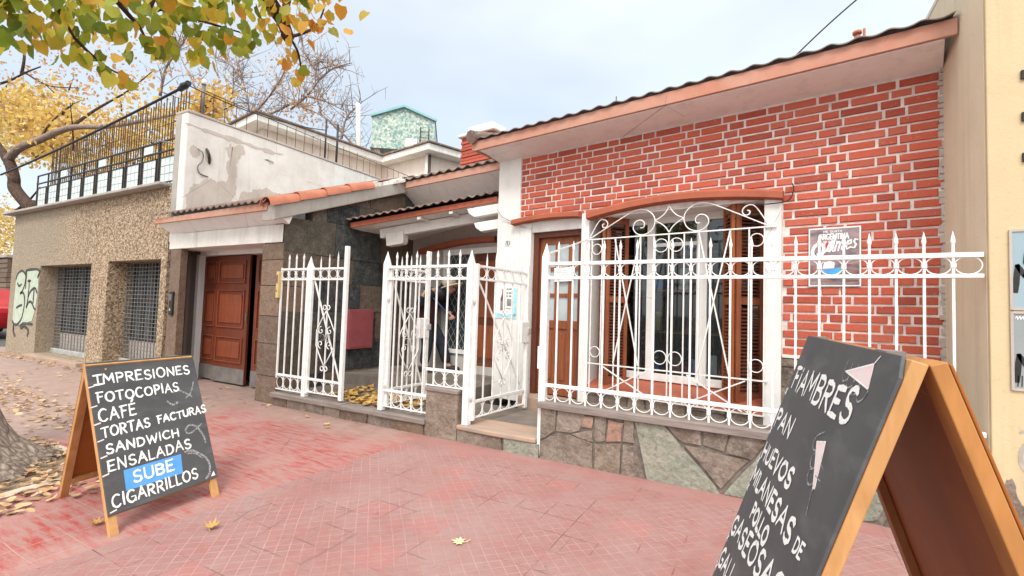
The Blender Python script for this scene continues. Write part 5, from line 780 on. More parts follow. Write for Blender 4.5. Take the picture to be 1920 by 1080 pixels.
# ================================================================== low stone walls below the railings
def stone_faces(parent, polys, y, name):
    groups = {}
    for mat, p in polys: groups.setdefault(mat, []).append(p)
    rnd = random.Random(3)
    for mat, ps in groups.items():
        mb = MB()
        for p in ps:
            cx = sum(a for a, _ in p) / len(p); cz_ = sum(b for _, b in p) / len(p); q = []
            for i in range(len(p)):
                a, b = p[i], p[(i + 1) % len(p)]
                for t in (0, .34, .67):
                    x_, z_ = a[0] + (b[0] - a[0]) * t, a[1] + (b[1] - a[1]) * t; d = math.hypot(cx - x_, cz_ - z_) or 1
                    x_ += (cx - x_) / d * .007 + rnd.uniform(-.004, .004); z_ += (cz_ - z_) / d * .007 + rnd.uniform(-.004, .004); q.append((x_, max(z_, -.01)))
            mb.prism(q, (0, y, 0), X, Z, -Y, -.012, rnd.uniform(.010, .020))
        mb.build(name, mat, parent, .003)
lw = MB().box(-1.80, 1.125, -.04, .14, -.03, .44).build('low_wall', 'joint'); tag(lw, 'low wall of irregular flagstones with a grey cap under the longest white railing', 'wall')
ST = [('laja', [(-1.797, .445), (-1.64, .444), (-1.652, .252), (-1.709, .212), (-1.797, .156)]), ('laja', [(-1.64, .444), (-1.368, .444), (-1.423, .292), (-1.507, .255), (-1.652, .252)]), ('laja_pink', [(-1.395, .43), (-1.304, .43), (-1.312, .321), (-1.423, .322)]), ('laja', [(-1.304, .444), (-1.186, .444), (-1.2, .243), (-1.299, .215)]), ('laja_pink', [(-1.186, .425), (-1.047, .415), (-1.068, .253), (-1.2, .235)]), ('laja', [(-1.047, .444), (-.971, .444), (-.962, .258), (-1.062, .254)]), ('laja', [(-1.423, .292), (-1.312, .315), (-1.302, .215), (-1.401, .223), (-1.507, .255)]), ('laja', [(-1.797, .15), (-1.709, .206), (-1.507, .249), (-1.304, .209), (-1.3, -.01), (-1.797, -.01)]), ('laja', [(-1.299, .209), (-1.067, .243), (-1.075, -.01), (-1.294, -.01)]), ('laja', [(-1.061, .242), (-.945, .255), (-.87, -.01), (-1.069, -.01)]), ('laja_green', [(-.965, .444), (-.734, .444), (-.351, .037), (-.322, -.01), (-.866, -.01)]), ('laja', [(-.724, .444), (-.456, .444), (-.459, .329), (-.61, .327)]), ('laja', [(-.456, .444), (-.268, .444), (-.3, .298), (-.454, .33)]), ('laja', [(-.268, .444), (-.017, .444), (-.116, .274), (-.3, .298)]), ('laja', [(-.583, .314), (-.305, .292), (-.139, .27), (-.322, .030)]), ('laja_green', [(-.312, .0), (-.116, .269), (-.017, .444), (.12, .444), (.20, -.01)]),
      ('laja', [(.12, .444), (.50, .444), (.42, .16), (.20, .10)]), ('laja', [(.20, .10), (.42, .16), (.46, -.01), (.20, -.01)]), ('laja_green', [(.50, .444), (.78, .444), (.60, .02), (.46, -.01), (.42, .16)]), ('laja', [(.78, .444), (1.12, .444), (1.12, .2), (.70, .22)]), ('laja', [(.70, .22), (1.12, .2), (1.12, -.01), (.62, -.01)])]
stone_faces(lw, ST, -.04, 'facing_stone')
MB().prism([(-1.82, -.085), (1.125, -.085), (1.125, .17), (-1.82, .17)], (0, 0, .442), X, Y, Z, 0, .056).build('cap_stone', 'cap', lw, .006)
lw2 = MB().box(-5.56, -3.10, -.03, .10, -.03, .105).build('low_wall', 'joint'); tag(lw2, 'ankle high stone plinth below the left white railing and the double gate', 'wall')
P = []; x_ = -5.555; rnd = random.Random(21)
while x_ < -3.14:
    w_ = rnd.uniform(.24, .44); P.append((rnd.choice(['laja', 'laja', 'laja', 'brownstone']), [(x_, .108), (min(x_ + w_, -3.09), .108), (min(x_ + w_ + rnd.uniform(-.02, .02), -3.09), -.01), (x_ + .0, -.01)])); x_ += w_
stone_faces(lw2, P, -.03, 'facing_stone')
for a, b in ((-5.575, -4.30), (-4.295, -3.80), (-3.795, -3.09)): MB().prism([(a, -.075 - .01 * rnd.random()), (b, -.07), (b, .14), (a, .14)], (0, 0, .107), X, Y, Z, 0, .052 + rnd.uniform(-.004, .006)).build('cap_stone', 'cap', lw2, .008)
bl = MB().box(-3.085, -2.70, -.055, .19, -.03, .455).build('stone_block', 'laja', None, .006); tag(bl, 'squat stone block carrying the railing between the two open gates', 'block')
MB().box(-3.095, -2.69, -.07, .21, .455, .495).build('block_cap', 'cap', bl, .008)
ri = MB().box(-2.70, -1.84, -.03, .10, -.03, .115).build('step_riser', 'joint'); tag(ri, 'stone riser under the reddish entrance slab', 'riser')
stone_faces(ri, [('laja', [(-2.70, .118), (-2.19, .118), (-2.18, -.01), (-2.70, -.01)]), ('laja_green', [(-2.17, .118), (-1.81, .118), (-1.80, -.01), (-2.17, -.01)])], -.035, 'facing_stone')

# ================================================================== white iron railings and gates
def picket(parent, x, y, z0, z1, w=.014, tip='spear', name='picket'):
    mb = MB(); mb.box(x - w / 2, x + w / 2, y - w / 2, y + w / 2, z0, z1 - .085)
    if tip == 'spear':
        zt = z1 - .085; mb.sphere((x, y, zt + .018), .0135, .012, .026, 8, 6); mb.spear((x, y, zt + .03), .020, .055, .018)
    else: mb.spear((x, y, z1 - .085), w, .085)
    return mb.build(name, 'iron', parent)
def post(parent, x, y, z0, z1, w=.05, tip=.12):
    mb = MB(); mb.box(x - w / 2, x + w / 2, y - w / 2, y + w / 2, z0, z1 - tip)
    if tip: mb.spear((x, y, z1 - tip), w, tip)
    return mb.build('post', 'iron', parent, .002)
def ring_row(parent, xs, y, zc, rad):
    for a, b in zip(xs[:-1], xs[1:]):
        w_ = (b - a) / 2; ex = min(w_ - .006, rad * 1.18)
        mb = MB(); mb.ring(((a + b) / 2, y, zc), X * (ex / rad), Z, rad, .0042, 20, 5)
        mb.build('ring', 'iron', parent)
def collars(parent, xs, y, zc):
    for x in xs: MB().box(x - .014, x + .014, y - .0125, y + .0125, zc - .014, zc + .014).build('collar', 'iron', parent, .002)
def rail(parent, xa, xb, y, z, h=.026, d=.022): return MB().box(xa, xb, y - d / 2, y + d / 2, z - h / 2, z + h / 2).build('rail', 'iron', parent, .002)
ZT, Z2, ZB = 1.730, 1.600, .640
# long right-hand railing
f = empty('iron_railing', (0, 0, 0)); tag(f, 'longest white iron railing of spear topped bars on the flagstone wall before the brick house', 'railing', 'white iron railings and gates')
x1, s = -1.683, .1406; xs = [x1 + s * i for i in range(20)]
po = post(f, -1.805, 0, .02, 1.925, .062, .14); MB().box(-1.855, -1.836, -.03, .03, .78, .98).build('lock_keep', 'iron', f, .004)
for i, x in enumerate(xs): picket(f, x, 0, .497, 1.935 - .0026 * i)
for z, h in ((ZT, .030), (Z2, .024)): rail(f, -1.80, 1.128, 0, z, h, .026)
rail(f, -1.80, 1.128, 0, ZB, .030, .024)
ring_row(f, [-1.80] + xs + [1.13], 0, (ZT + Z2) / 2, .056); ring_row(f, [-1.80] + xs + [1.13], 0, .568, .060)
collars(f, xs, 0, (ZT + Z2) / 2); collars(f, xs, 0, .568)
gp = HW(C0 - .93, VG, 2.13); MB().bar((-1.79, 0, 1.82), tuple(gp), .014).build('stay_bar', 'iron', f)
# short fixed panel beside the garage pillar
f = empty('iron_railing', (0, 0, 0)); tag(f, 'narrow fixed white railing panel next to the brown stone pillar', 'railing', 'white iron railings and gates')
xs = [-5.425, -5.285, -5.145]
post(f, -5.013, 0, .165, 1.895, .062, .15); MB().box(-5.57, -5.553, -.01, .01, .34, 1.75).build('side_bar', 'iron', f)
for x in xs: picket(f, x, 0, .21, 1.93)
for z, h in ((ZT, .026), (Z2, .022), (.385, .028), (.205, .014)): rail(f, -5.56, -5.013, 0, z, h)
ring_row(f, [-5.56] + xs + [-5.013], 0, (ZT + Z2) / 2, .052); ring_row(f, [-5.56] + xs + [-5.013], 0, .290, .070); collars(f, xs, 0, (ZT + Z2) / 2)
# middle fixed panel with the step over the stone block
f = empty('iron_railing', (0, 0, 0)); tag(f, 'white railing panel between two pointed posts above the squat stone block', 'railing', 'white iron railings and gates')
post(f, -3.742, 0, .165, 1.915, .062, .15); post(f, -2.622, 0, .165, 1.895, .066, .16)
xs = [-3.742 + .140 * i for i in range(1, 8)]
for i, x in enumerate(xs): picket(f, x, 0, .20 if i < 4 else .50, 1.90)
for z, h in ((ZT, .028), (Z2, .024)): rail(f, -3.74, -2.62, 0, z, h)
rail(f, -3.74, -3.10, 0, .385, .028); rail(f, -3.14, -2.62, 0, .665, .028); rail(f, -3.74, -3.10, 0, .212, .012); rail(f, -3.14, -2.62, 0, .505, .012)
xr = [-3.742] + xs + [-2.622]; ring_row(f, xr, 0, (ZT + Z2) / 2, .054); ring_row(f, xr[:5], 0, .295, .070); ring_row(f, xr[5:], 0, .585, .068)
collars(f, xs, 0, (ZT + Z2) / 2); collars(f, xs[:4], 0, .295); collars(f, xs[5:], 0, .585)
# gate leaves
def gate_leaf(label, loc, ang, width, rising, n, high_first, lock, ztop=1.90):
    g = empty('gate_leaf', loc, ang); tag(g, label, 'gate', 'white iron railings and gates')
    sgn = 1
    MB().box(-.018, .018, -.018, .018, .205, ztop - .10).build('hinge_post', 'iron', g, .003)
    MB().box(width - .024, width + .024, -.022, .022, .185, ztop + (.13 if rising else -.03)).build('meeting_post', 'iron', g, .004)
    xs = [width * (i + 1) / (n + 1) for i in range(n)]
    for i, x in enumerate(xs): picket(g, x, 0, .22, ztop + .028 * (i + 1), .013, 'flat')
    for z, h in ((ZT, .024), (Z2, .022), (.385, .028), (.228, .012)): rail(g, 0, width, 0, z, h)
    xr = [0.0] + xs + [width]; ring_row(g, xr, 0, (ZT + Z2) / 2, .052); ring_row(g, xr, 0, .305, .070)
    MB().bar((.03, .012, Z2), (width - .05, .012, .41), .020, .010).build('brace', 'iron', g)
    # diamond of scrolls on the middle bars
    cx_ = width * .5; hw = min(.17, width * .26)
    for s_ in (1, -1):
        P = [(0, 1.22), (.45, 1.12), (1, .98), (1, .80), (.45, .66), (0, .56)]
        MB().tube([Vector((cx_ + s_ * hw * a, -.012, b)) for a, b in P], .007, 5).build('scroll', 'iron', g)
        for zc, sg in ((1.00, 1), (.80, -1)):
            sp = [Vector((cx_ + s_ * (hw * .48 + .050 * (1 - t / 16) * math.cos(R(90 + 28 * t)) * s_ * -1 * -1), -.014, zc - sg * .02 + .052 * (1 - t / 16) * math.sin(R(90 * sg + 28 * t * sg)))) for t in range(15)]
            MB().tube(sp, .0055, 5).build('scroll', 'iron', g)
            sp = [Vector((cx_ + s_ * (hw * .30 + .036 * math.cos(R(25 * t))), -.014, zc - sg * .10 + .036 * math.sin(R(25 * t)))) for t in range(13)]
            MB().tube(sp, .005, 5).build('scroll', 'iron', g)
        for zc in (1.26, .53): MB().ring((cx_ + s_ * .032, -.012, zc), X, Z, .027, .006, 14, 5).build('scroll', 'iron', g)
    for z_ in (.40, 1.35): MB().tube([(-.028, 0, z_), (-.028, 0, z_ + .09)], .013, 8).build('hinge', 'iron', g)
    if lock:
        MB().box(width - .15, width + .02, -.03, .03, .93, 1.17).build('lock_box', 'iron', g, .006)
        MB().box(width - .03, width + .034, -.045, .045, 1.03, 1.10).build('lock_handle', 'iron_old', g, .006)
    return g
gate_leaf('closed white gate leaf whose spikes rise towards a tall flat topped post', (-4.975, 0, 0), 0, .595, True, 3, False, False, 1.86)
gate_leaf('white gate leaf swung inward behind the middle railing, with a white lock box', (-3.70, .03, 0), R(87), .60, True, 3, False, True, 1.85)
gate_leaf('white pedestrian gate standing open beside the plaster pillar, with a small lock box', (-2.575, .035, 0), R(85), .96, False, 5, True, True, 1.85)

# ================================================================== garage wing on the left of the porch
ga = empty('garage_wing', (-7, 0, 0)); tag(ga, 'low garage wing with a white lintel, panelled brown doors and a clay tiled edge', 'garage')
G = lambda mb, *a, **k: mb.build(*a, **k)
def gb(name, mat, *bx, bevel=0):
    mb = MB()
    for b in bx: mb.box(b[0] + 7, b[1] + 7, *b[2:])
    return mb.build(name, mat, ga, bevel)
gb('lintel', 'oldwhite', (-8.38, -5.585, -.012, .30, 2.09, 2.325), bevel=.006)
mb = MB(); mb.hexa([(-8.36 + 7, -.20, 2.455), (-5.50 + 7, -.20, 2.462), (-5.50 + 7, .02, 2.325), (-8.36 + 7, .02, 2.325), (-8.36 + 7, -.20, 2.50), (-5.50 + 7, -.20, 2.50), (-5.50 + 7, .1, 2.52), (-8.36 + 7, .1, 2.52)]); mb.build('soffit', 'soffit', ga)
mb = MB(); mb.hexa([(-8.37 + 7, -.235, 2.455), (-5.60 + 7, -.235, 2.465), (-5.60 + 7, -.20, 2.465), (-8.37 + 7, -.20, 2.455), (-8.37 + 7, -.235, 2.53), (-5.60 + 7, -.235, 2.565), (-5.60 + 7, -.20, 2.565), (-8.37 + 7, -.20, 2.53)]); mb.build('fascia', 'salmon', ga, .004)
tile_sheet('roof_tiles', -1.39, 1.44, -.27, 2.575, 3.2, R(20.6), ga, .15, .018, seed=5)
# raked verge: concrete beam and big barrel tiles
RK = math.tan(R(20.8)); zr = lambda y: 2.43 + (y + .25) * RK
mb = MB(); P = lambda y, z: (0, y, z)
def raked(x0, x1, y0, y1, zl, zh): return MB().hexa([(x0, y0, zr(y0) + zl), (x1, y0, zr(y0) + zl), (x1, y1, zr(y1) + zl), (x0, y1, zr(y1) + zl), (x0, y0, zr(y0) + zh), (x1, y0, zr(y0) + zh), (x1, y1, zr(y1) + zh), (x0, y1, zr(y1) + zh)])
raked(-5.72 + 7, -5.47 + 7, -.22, 2.62, -.11, .09).build('verge_beam', 'concrete', ga, .01)
for i in range(4):
    y0 = -.29 + i * .42; y1 = y0 + .47; mb = MB(); N = 12; r0, r1 = .122, .106
    o_ = [[], []]; n_ = [[], []]
    for j, (y_, r_) in enumerate(((y0, r0), (y1, r1))):
        for k in range(N + 1):
            a = math.pi * k / N; o_[j].append((-5.56 + 7 + r_ * math.cos(a), y_, zr(y_) + .070 + .014 * (1 - j) + r_ * 1.02 * math.sin(a))); n_[j].append((-5.56 + 7 + (r_ - .014) * math.cos(a), y_, zr(y_) + .070 + .014 * (1 - j) + (r_ - .014) * 1.02 * math.sin(a)))
    V = o_[0] + o_[1] + n_[0] + n_[1]; M_ = N + 1; F = []
    for k in range(N): F += [(k, k + 1, M_ + k + 1, M_ + k), (2 * M_ + k + 1, 2 * M_ + k, 3 * M_ + k, 3 * M_ + k + 1), (k + 1, k, 2 * M_ + k, 2 * M_ + k + 1)]
    mb.add(V, F, True); mb.build('verge_tile', 'verge', ga)
mb = MB(); rnd = random.Random(17)
for i in range(26):
    y_ = rnd.uniform(1.45, 2.6); a = rnd.uniform(.03, .09); mb.prism([(-a, -a * .6), (a * .8, -a * .7), (a, a * .5), (-a * .4, a * .8)], (-5.56 + 7 + rnd.uniform(-.07, .07), y_, zr(y_) + .08), X, Y * .9 + Z * RK, Z, 0, rnd.uniform(.03, .09))
mb.build('broken_mortar', 'mortar', ga)
# stone pillar, slate clad side wall
gb('pillar_core', 'joint', (-5.98, -5.575, .012, .45, -.02, 2.09))
mb = MB(); rnd = random.Random(31); z_ = 0.0
for h in (.34, .42, .36, .40, .34, .22):
    mb.box(-5.99 + 7, -5.567 + 7, -.004 - rnd.uniform(0, .008), .46, z_ + .004, z_ + h - .004); z_ += h
mb.build('pillar_stone', 'brownstone', ga, .006)
mb = MB(); mb.hexa([(-5.75 + 7, .44, -.02), (-5.585 + 7, .44, -.02), (-5.585 + 7, 2.75, -.02), (-5.75 + 7, 2.75, -.02), (-5.75 + 7, .44, zr(.44) - .1), (-5.585 + 7, .44, zr(.44) - .1), (-5.585 + 7, 2.75, zr(2.75) - .1), (-5.75 + 7, 2.75, zr(2.75) - .1)]); mb.box(-5.75 + 7, -5.585 + 7, .0, .45, 2.09, 2.40); mb.build('side_wall', 'joint', ga)
mb = MB(); rnd = random.Random(14); z_ = .0
while z_ < 3.3:
    h = rnd.uniform(.30, .52); y_ = .005 + rnd.uniform(0, .0)
    while y_ < 2.72:
        L = rnd.uniform(.40, .95); y1 = min(y_ + L, 2.74); zt = lambda y: min(z_ + h, zr(y) - .105)
        if y1 - y_ > .04 and min(zt(y_), zt(y1)) > z_ + .02:
            e = lambda: rnd.uniform(-.015, .015)
            mb.prism([(y_ + .004, z_ + .004), (y1 - .004, z_ + .004 + e() * .5), (y1 - .004 + e(), zt(y1) - .004), (y_ + .004, zt(y_) - .004)], (-5.585 + 7, 0, 0), Y, Z, X, 0, rnd.uniform(.012, .03))
        y_ = y1
        if y1 >= 2.72: break
    z_ += h
mb.build('slate_cladding', 'slate', ga, .004)
# left stone strip, splayed granite reveal, frame
gb('stone_strip', 'brownstone', (-8.335, -8.04, -.004, .1, -.02, 2.09), bevel=.006)
mb = MB()
mb.hexa([(-8.04 + 7, 0, -.02), (-8.50 + 7, .50, -.02), (-8.66 + 7, .50, -.02), (-8.20 + 7, 0, -.02), (-8.04 + 7, 0, 2.09), (-8.50 + 7, .50, 2.09), (-8.66 + 7, .50, 2.09), (-8.20 + 7, 0, 2.09)]); mb.build('granite_reveal', 'granite', ga)
mb = MB(); mb.box(-8.52 + 7, -8.355 + 7, .44, .60, .0, 2.06); mb.box(-8.355 + 7, -5.98 + 7, .44, .60, 2.035, 2.12); mb.build('door_frame', 'soffit', ga, .006)
gb('ceiling_reveal', 'soffit', (-8.3, -5.98, .29, .47, 2.10, 2.2))
gb('interior', 'dark', (-8.5, -5.9, .95, 1.0, 0, 2.2))
def gdoor(x0, x1, y, turn=0):
    d = MB(); w_ = x1 - x0; root = d.box(0, w_, 0, .04, .03, 2.02).build('garage_door', 'garage_door', ga, .004); root.location = (x0 + 7, y, 0); root.rotation_euler = (0, 0, turn)
    m_ = min(.10, w_ * .17)
    for c, e_ in ((.36, .72), (.90, 1.46), (1.60, 1.93)):
        mb = MB(); a, b = m_, w_ - m_
        for q in ((a - .02, a, c - .02, e_ + .02), (b, b + .02, c - .02, e_ + .02), (a, b, c - .02, c), (a, b, e_, e_ + .02)): mb.box(q[0], q[1], -.022, .002, q[2], q[3])
        mb.box(a + .045, b - .045, -.016, .002, c + .055, e_ - .055); mb.build('door_panel', 'garage_panel', root, .012)
    MB().box(0.003, w_ - .003, -.006, .0, .03, .26).build('kick_plate', 'zinc', root); return root
gdoor(-8.35, -7.92, .53); gdoor(-7.90, -7.03, .48); gdoor(-6.90, -6.0, .50, 0)
gb('lock', 'zinc', (-7.045, -7.03, .462, .48, 1.0, 1.12))
# things on the garage
o = MB().box(-5.60, -5.555, -.055, -.008, 1.36, 1.70).build('doorbell_box', 'amber', None, .006); tag(o, 'small yellowish bell box on the edge of the brown stone pillar', 'bell box')
MB().box(-5.592, -5.562, -.060, -.054, 1.55, 1.66).build('speaker_slot', 'brownp', o); MB().tube([(-5.578, -.062, 1.45), (-5.578, -.05, 1.45)], .010, 8).build('button', 'zinc', o)
o = MB().box(-5.560, -5.50, 1.09, 1.58, .64, 1.235).build('meter_cabinet', 'redbox', None, .006); tag(o, 'dull red meter cabinet on the dark slate wall of the porch', 'cabinet')
MB().box(-5.50, -5.494, 1.12, 1.55, .67, 1.205).build('cabinet_door', 'redbox', o, .003)
o = MB().box(-8.24, -8.14, -.035, -.004, 1.05, 1.42).build('intercom', 'black', None, .008); tag(o, 'black intercom on the stone strip left of the garage doors', 'intercom')
MB().box(-8.22, -8.16, -.040, -.034, 1.28, 1.38).build('speaker_grille', 'zinc', o); MB().box(-8.205, -8.175, -.042, -.034, 1.12, 1.16).build('button', 'iron_old', o)

# ================================================================== pebble dashed building, far left
pb = empty('pebbledash_building', (-11.8, 0, 0)); tag(pb, 'long flat roofed building with brown pebbledash and two grilled openings', 'building')
ox = 11.8; mb = MB()
WN = [(-13.58 + ox, -11.15 + ox, .08, 1.92), (-10.47 + ox, -8.63 + ox, .10, 1.945)]
wall_holes(mb, -15.25 + ox, -8.44 + ox, -.03, 3.11, WN, 0, .42); mb.add([(-15.25 + ox, .42, -.03), (-15.25 + ox, 9, -.03), (-15.25 + ox, 9, 3.11), (-15.25 + ox, .42, 3.11)], [(3, 2, 1, 0)]); mb.build('wall', 'pebble', pb)
mb = MB(); mb.box(-15.25 + ox, -8.65 + ox, .42, 9, 3.0, 3.10); mb.build('flat_roof', 'concrete', pb)
mb = MB(); mb.box(-15.55 + ox, -8.50 + ox, -.16, .35, 3.115, 3.165); mb.build('coping', 'concrete', pb, .012)
for a, b, c, d in WN:
    w_ = MB().box(a, b, .44, .50, c, d).build('window', 'darkglass', pb)
    mb = MB(); rnd = random.Random(int(a * 10)); nb = 5
    for i in range(nb + 1): x = a + (b - a) * i / nb; mb.box(max(a, x - .035), min(b, x + .035), .40, .435, c, d)
    mb.box(a, b, .405, .432, c, c + .46); mb.box(a, b, .41, .43, (c + d) / 2 + .2, (c + d) / 2 + .26); mb.build('shopfront_frame', 'blackiron', w_)
    MB().box(a, b, .398, .403, c + .05, c + .42).build('lower_panel', 'render', w_)
    mb = MB()
    for i in range(17): x = a + .03 + (b - a - .06) * i / 16; mb.box(x - .006, x + .006, .285, .297, c + .1, d)
    for i in range(25): z_ = c + .14 + (d - c - .16) * i / 24; mb.box(a + .01, b - .01, .278, .286, z_ - .005, z_ + .005)
    mb.build('roller_grille', 'mesh', w_); MB().box(a, b, .25, .33, c, c + .10).build('grille_foot', 'steel', w_, .01)
    MB().box(a - .04, b + .04, -.14, .28, c - .10, c - .004).build('threshold', 'slab', pb, .01)
# graffiti tag on the left pier
K = lambda p: ((p[0] / 4.91), 480 + p[1] / 4.91)
def tow(p):   # wall coordinates from the tag sketch
    px, py = K(p); u = (px - 12) / (62 - 12); x = -15.13 + (px - 12) * (1.53 / 56.5); z = 2.0 - (py - 492) * (2.0 / 176.); return (x + ox, z)
mb = MB(); mb.prism([tow(p) for p in ((100, 200), (140, 130), (180, 135), (205, 160), (215, 125), (330, 125), (335, 330), (325, 480), (300, 600), (180, 650), (120, 650), (95, 600))], (0, 0, 0), X, Z, -Y, .002, .006); gf = mb.build('graffiti', 'graffiti', pb)
mb = MB()
for st in ([(100, 215), (115, 165), (150, 135), (185, 150), (205, 190), (200, 260), (180, 325), (160, 350)], [(160, 350), (190, 345), (210, 400), (210, 480), (195, 580), (160, 640), (120, 650), (95, 620)], [(120, 255), (140, 280), (165, 265)], [(130, 490), (160, 470), (185, 462)], [(210, 135), (210, 300)], [(205, 160), (215, 130), (330, 130), (325, 200)], [(245, 235), (245, 380), (235, 480)], [(230, 232), (258, 232)], [(245, 380), (265, 330), (290, 305), (310, 300), (330, 340)], [(235, 480), (250, 440), (270, 425), (290, 440), (310, 480), (322, 490)], [(300, 310), (300, 430)], [(180, 660), (210, 635), (260, 630), (305, 630)], [(110, 660), (115, 720), (135, 760)], [(190, 680), (230, 660), (270, 690), (265, 740)]):
    mb.ribbon(sm2([tow(p) for p in st], 4), .055, (0, 0, 0), X, Z, -Y, .009, .15)
mb.build('outline', 'spray', gf)
# terrace railing on its roof edge
tr = empty('terrace_railing', (-11.4, .1, 3.16)); tag(tr, 'black metal terrace railing with pale glass panes along the flat roof', 'railing'); tx = 11.4
L = lambda a, b, z, w_=.03: MB().box(a + tx, b + tx, -.015, .015, z - w_ / 2, z + w_ / 2).build('rail', 'blackiron', tr)
for z in (.80, .62, .035): L(-14.45, -8.55, z, .020)
xs = [-14.45 + (5.9) * i / 10 for i in range(11)]
for x in xs: MB().box(x + tx - .012, x + tx + .012, -.012, .012, 0, .80).build('post', 'blackiron', tr)
for i in range(10):
    a, b = xs[i] + .07, xs[i + 1] - .07; fr = MB()
    for q in ((a, a + .016, .08, .52), (b - .016, b, .08, .52), (a, b, .08, .096), (a, b, .505, .525)): fr.box(q[0] + tx, q[1] + tx, -.012, .012, q[2], q[3])
    p = fr.build('pane_frame', 'blackiron', tr); MB().box(a + .016 + tx, b - .016 + tx, -.004, .004, .096, .505).build('pane', 'panelglass', p)
    mb = MB(); 
    for j in (1, 2): x = a + (b - a) * j / 3; mb.box(x + tx - .004, x + tx + .004, -.007, -.0045, .105, .50)
    for z in (.235, .37): mb.box(a + .025 + tx, b - .025 + tx, -.0095, -.0072, z - .004, z + .004)
    mb.build('lattice', 'steel', p)
    if i in (2, 5, 8): MB().box(a + tx, b + tx - .15, -.006, .006, .64, .77).build('top_pane', 'panelglass', tr)
# trellis of thin rods behind the railing and on the party wall
rt = empty('rod_trellis', (-8.5, .3, 3.15)); tag(rt, 'row of tall thin rusty rods standing on the flat roof behind the terrace railing', 'trellis')
rnd = random.Random(40); n = 62
for i in range(n):
    x = -14.4 + 5.7 * i / (n - 1); MB().tube([(x + 8.5, 0, 0), (x + 8.5 + rnd.uniform(-.02, .02), 0, 1.42 + .30 * i / n + rnd.uniform(-.06, .12))], .0095, 4, smooth=False).build('rod', 'rust', rt)
MB().tube([(-5.9, .01, 1.20), (-.2, .01, 1.25)], .005, 4).build('cross_rod', 'rust', rt); MB().tube([(-5.9, .01, .6), (-.2, .01, .62)], .005, 4).build('cross_rod', 'rust', rt)
rt = empty('rod_trellis', (-8.25, -.1, 4.27)); tag(rt, 'row of thin rusty rods and a wire along the top of the white party wall', 'trellis')
for i in range(27):
    y = .35 + 5.1 * i / 26; MB().tube([(0, y, -.02), (rnd.uniform(-.02, .02), y, .47 - .05 * i / 26 + rnd.uniform(-.03, .05))], .0065, 4, smooth=False).build('rod', 'rust', rt)
for y, r_, h in ((2.82, .02, .92), (3.12, .024, .92)): MB().tube([(0, y, 0), (0, y, h)], r_, 6).build('thick_post', 'blackiron', rt)
MB().tube([(0, .35, .50), (0, 1.6, .455), (0, 3.2, .42), (0, 5.4, .40)], .007, 5).build('top_wire', 'rust', rt)
# white party wall
pw_ = MB().box(-8.43, -8.10, -.006, 5.3, 2.2, 4.27).build('party_wall', 'oldwhite', None, .02); tag(pw_, 'tall white party wall with peeling plaster rising behind the garage roof', 'wall')
mb = MB(); rnd = random.Random(6); y_ = 0.0
while y_ < 5.3: l = rnd.uniform(.2, .5); mb.box(-8.445, -8.088, y_ - .014, min(y_ + l, 5.31), 4.262, 4.285 + rnd.uniform(0, .03)); y_ += l
mb.build('rough_coping', 'render', pw_, .012); MB().box(-8.42, -8.27, -.011, -.004, 2.5, 4.26).build('end_face', 'concrete', pw_)
for P in ([((a + 3.9) * .964 - 3.9, (b - 1.303) * .964 + 1.303) for a, b in PP] for PP in ([(.20, 2.80), (.20, 3.02), (.26, 3.16), (.30, 3.22), (.40, 3.24), (.44, 3.33), (.58, 3.37), (.66, 3.33), (.74, 3.40), (.82, 3.38), (.85, 3.52), (.80, 3.66), (.84, 3.82), (.79, 3.97), (.86, 4.08), (.90, 4.02), (.95, 4.06), (1.02, 4.12), (1.09, 4.10), (1.12, 4.0), (1.06, 3.93), (1.02, 3.86), (.97, 3.74), (1.01, 3.58), (.97, 3.44), (1.0, 3.30), (.97, 3.13), (.8, 2.85), (.46, 2.75)], [(1.06, 3.02), (1.07, 3.22), (1.16, 3.30), (1.24, 3.29), (1.33, 3.38), (1.48, 3.41), (1.57, 3.47), (1.70, 3.41), (1.85, 3.42), (1.90, 3.30), (1.80, 3.15), (1.28, 2.95)], [(.20, 3.78), (.26, 3.86), (.34, 3.83), (.36, 3.74), (.30, 3.66), (.24, 3.68)], [(.44, 3.83), (.50, 3.86), (.56, 3.72), (.52, 3.60), (.46, 3.66)], [(1.5, 4.0), (1.62, 4.02), (1.7, 3.97), (1.6, 3.94)], [(.10, 4.18), (.5, 4.20), (.9, 4.20), (1.4, 4.19), (1.9, 4.21), (1.6, 4.13), (1.2, 4.15), (.8, 4.12), (.4, 4.15)])):
    rnd = random.Random(len(P)); q = []
    for i in range(len(P)):
        a, b = P[i], P[(i + 1) % len(P)]
        for t in (0, .2, .4, .6, .8): q.append((a[0] + (b[0] - a[0]) * t + rnd.uniform(-.016, .016), a[1] + (b[1] - a[1]) * t + rnd.uniform(-.016, .016)))
    MB().prism(q, (-8.10, 0, 0), Y, Z, X, .001, .004).build('bare_patch', 'patch', pw_)
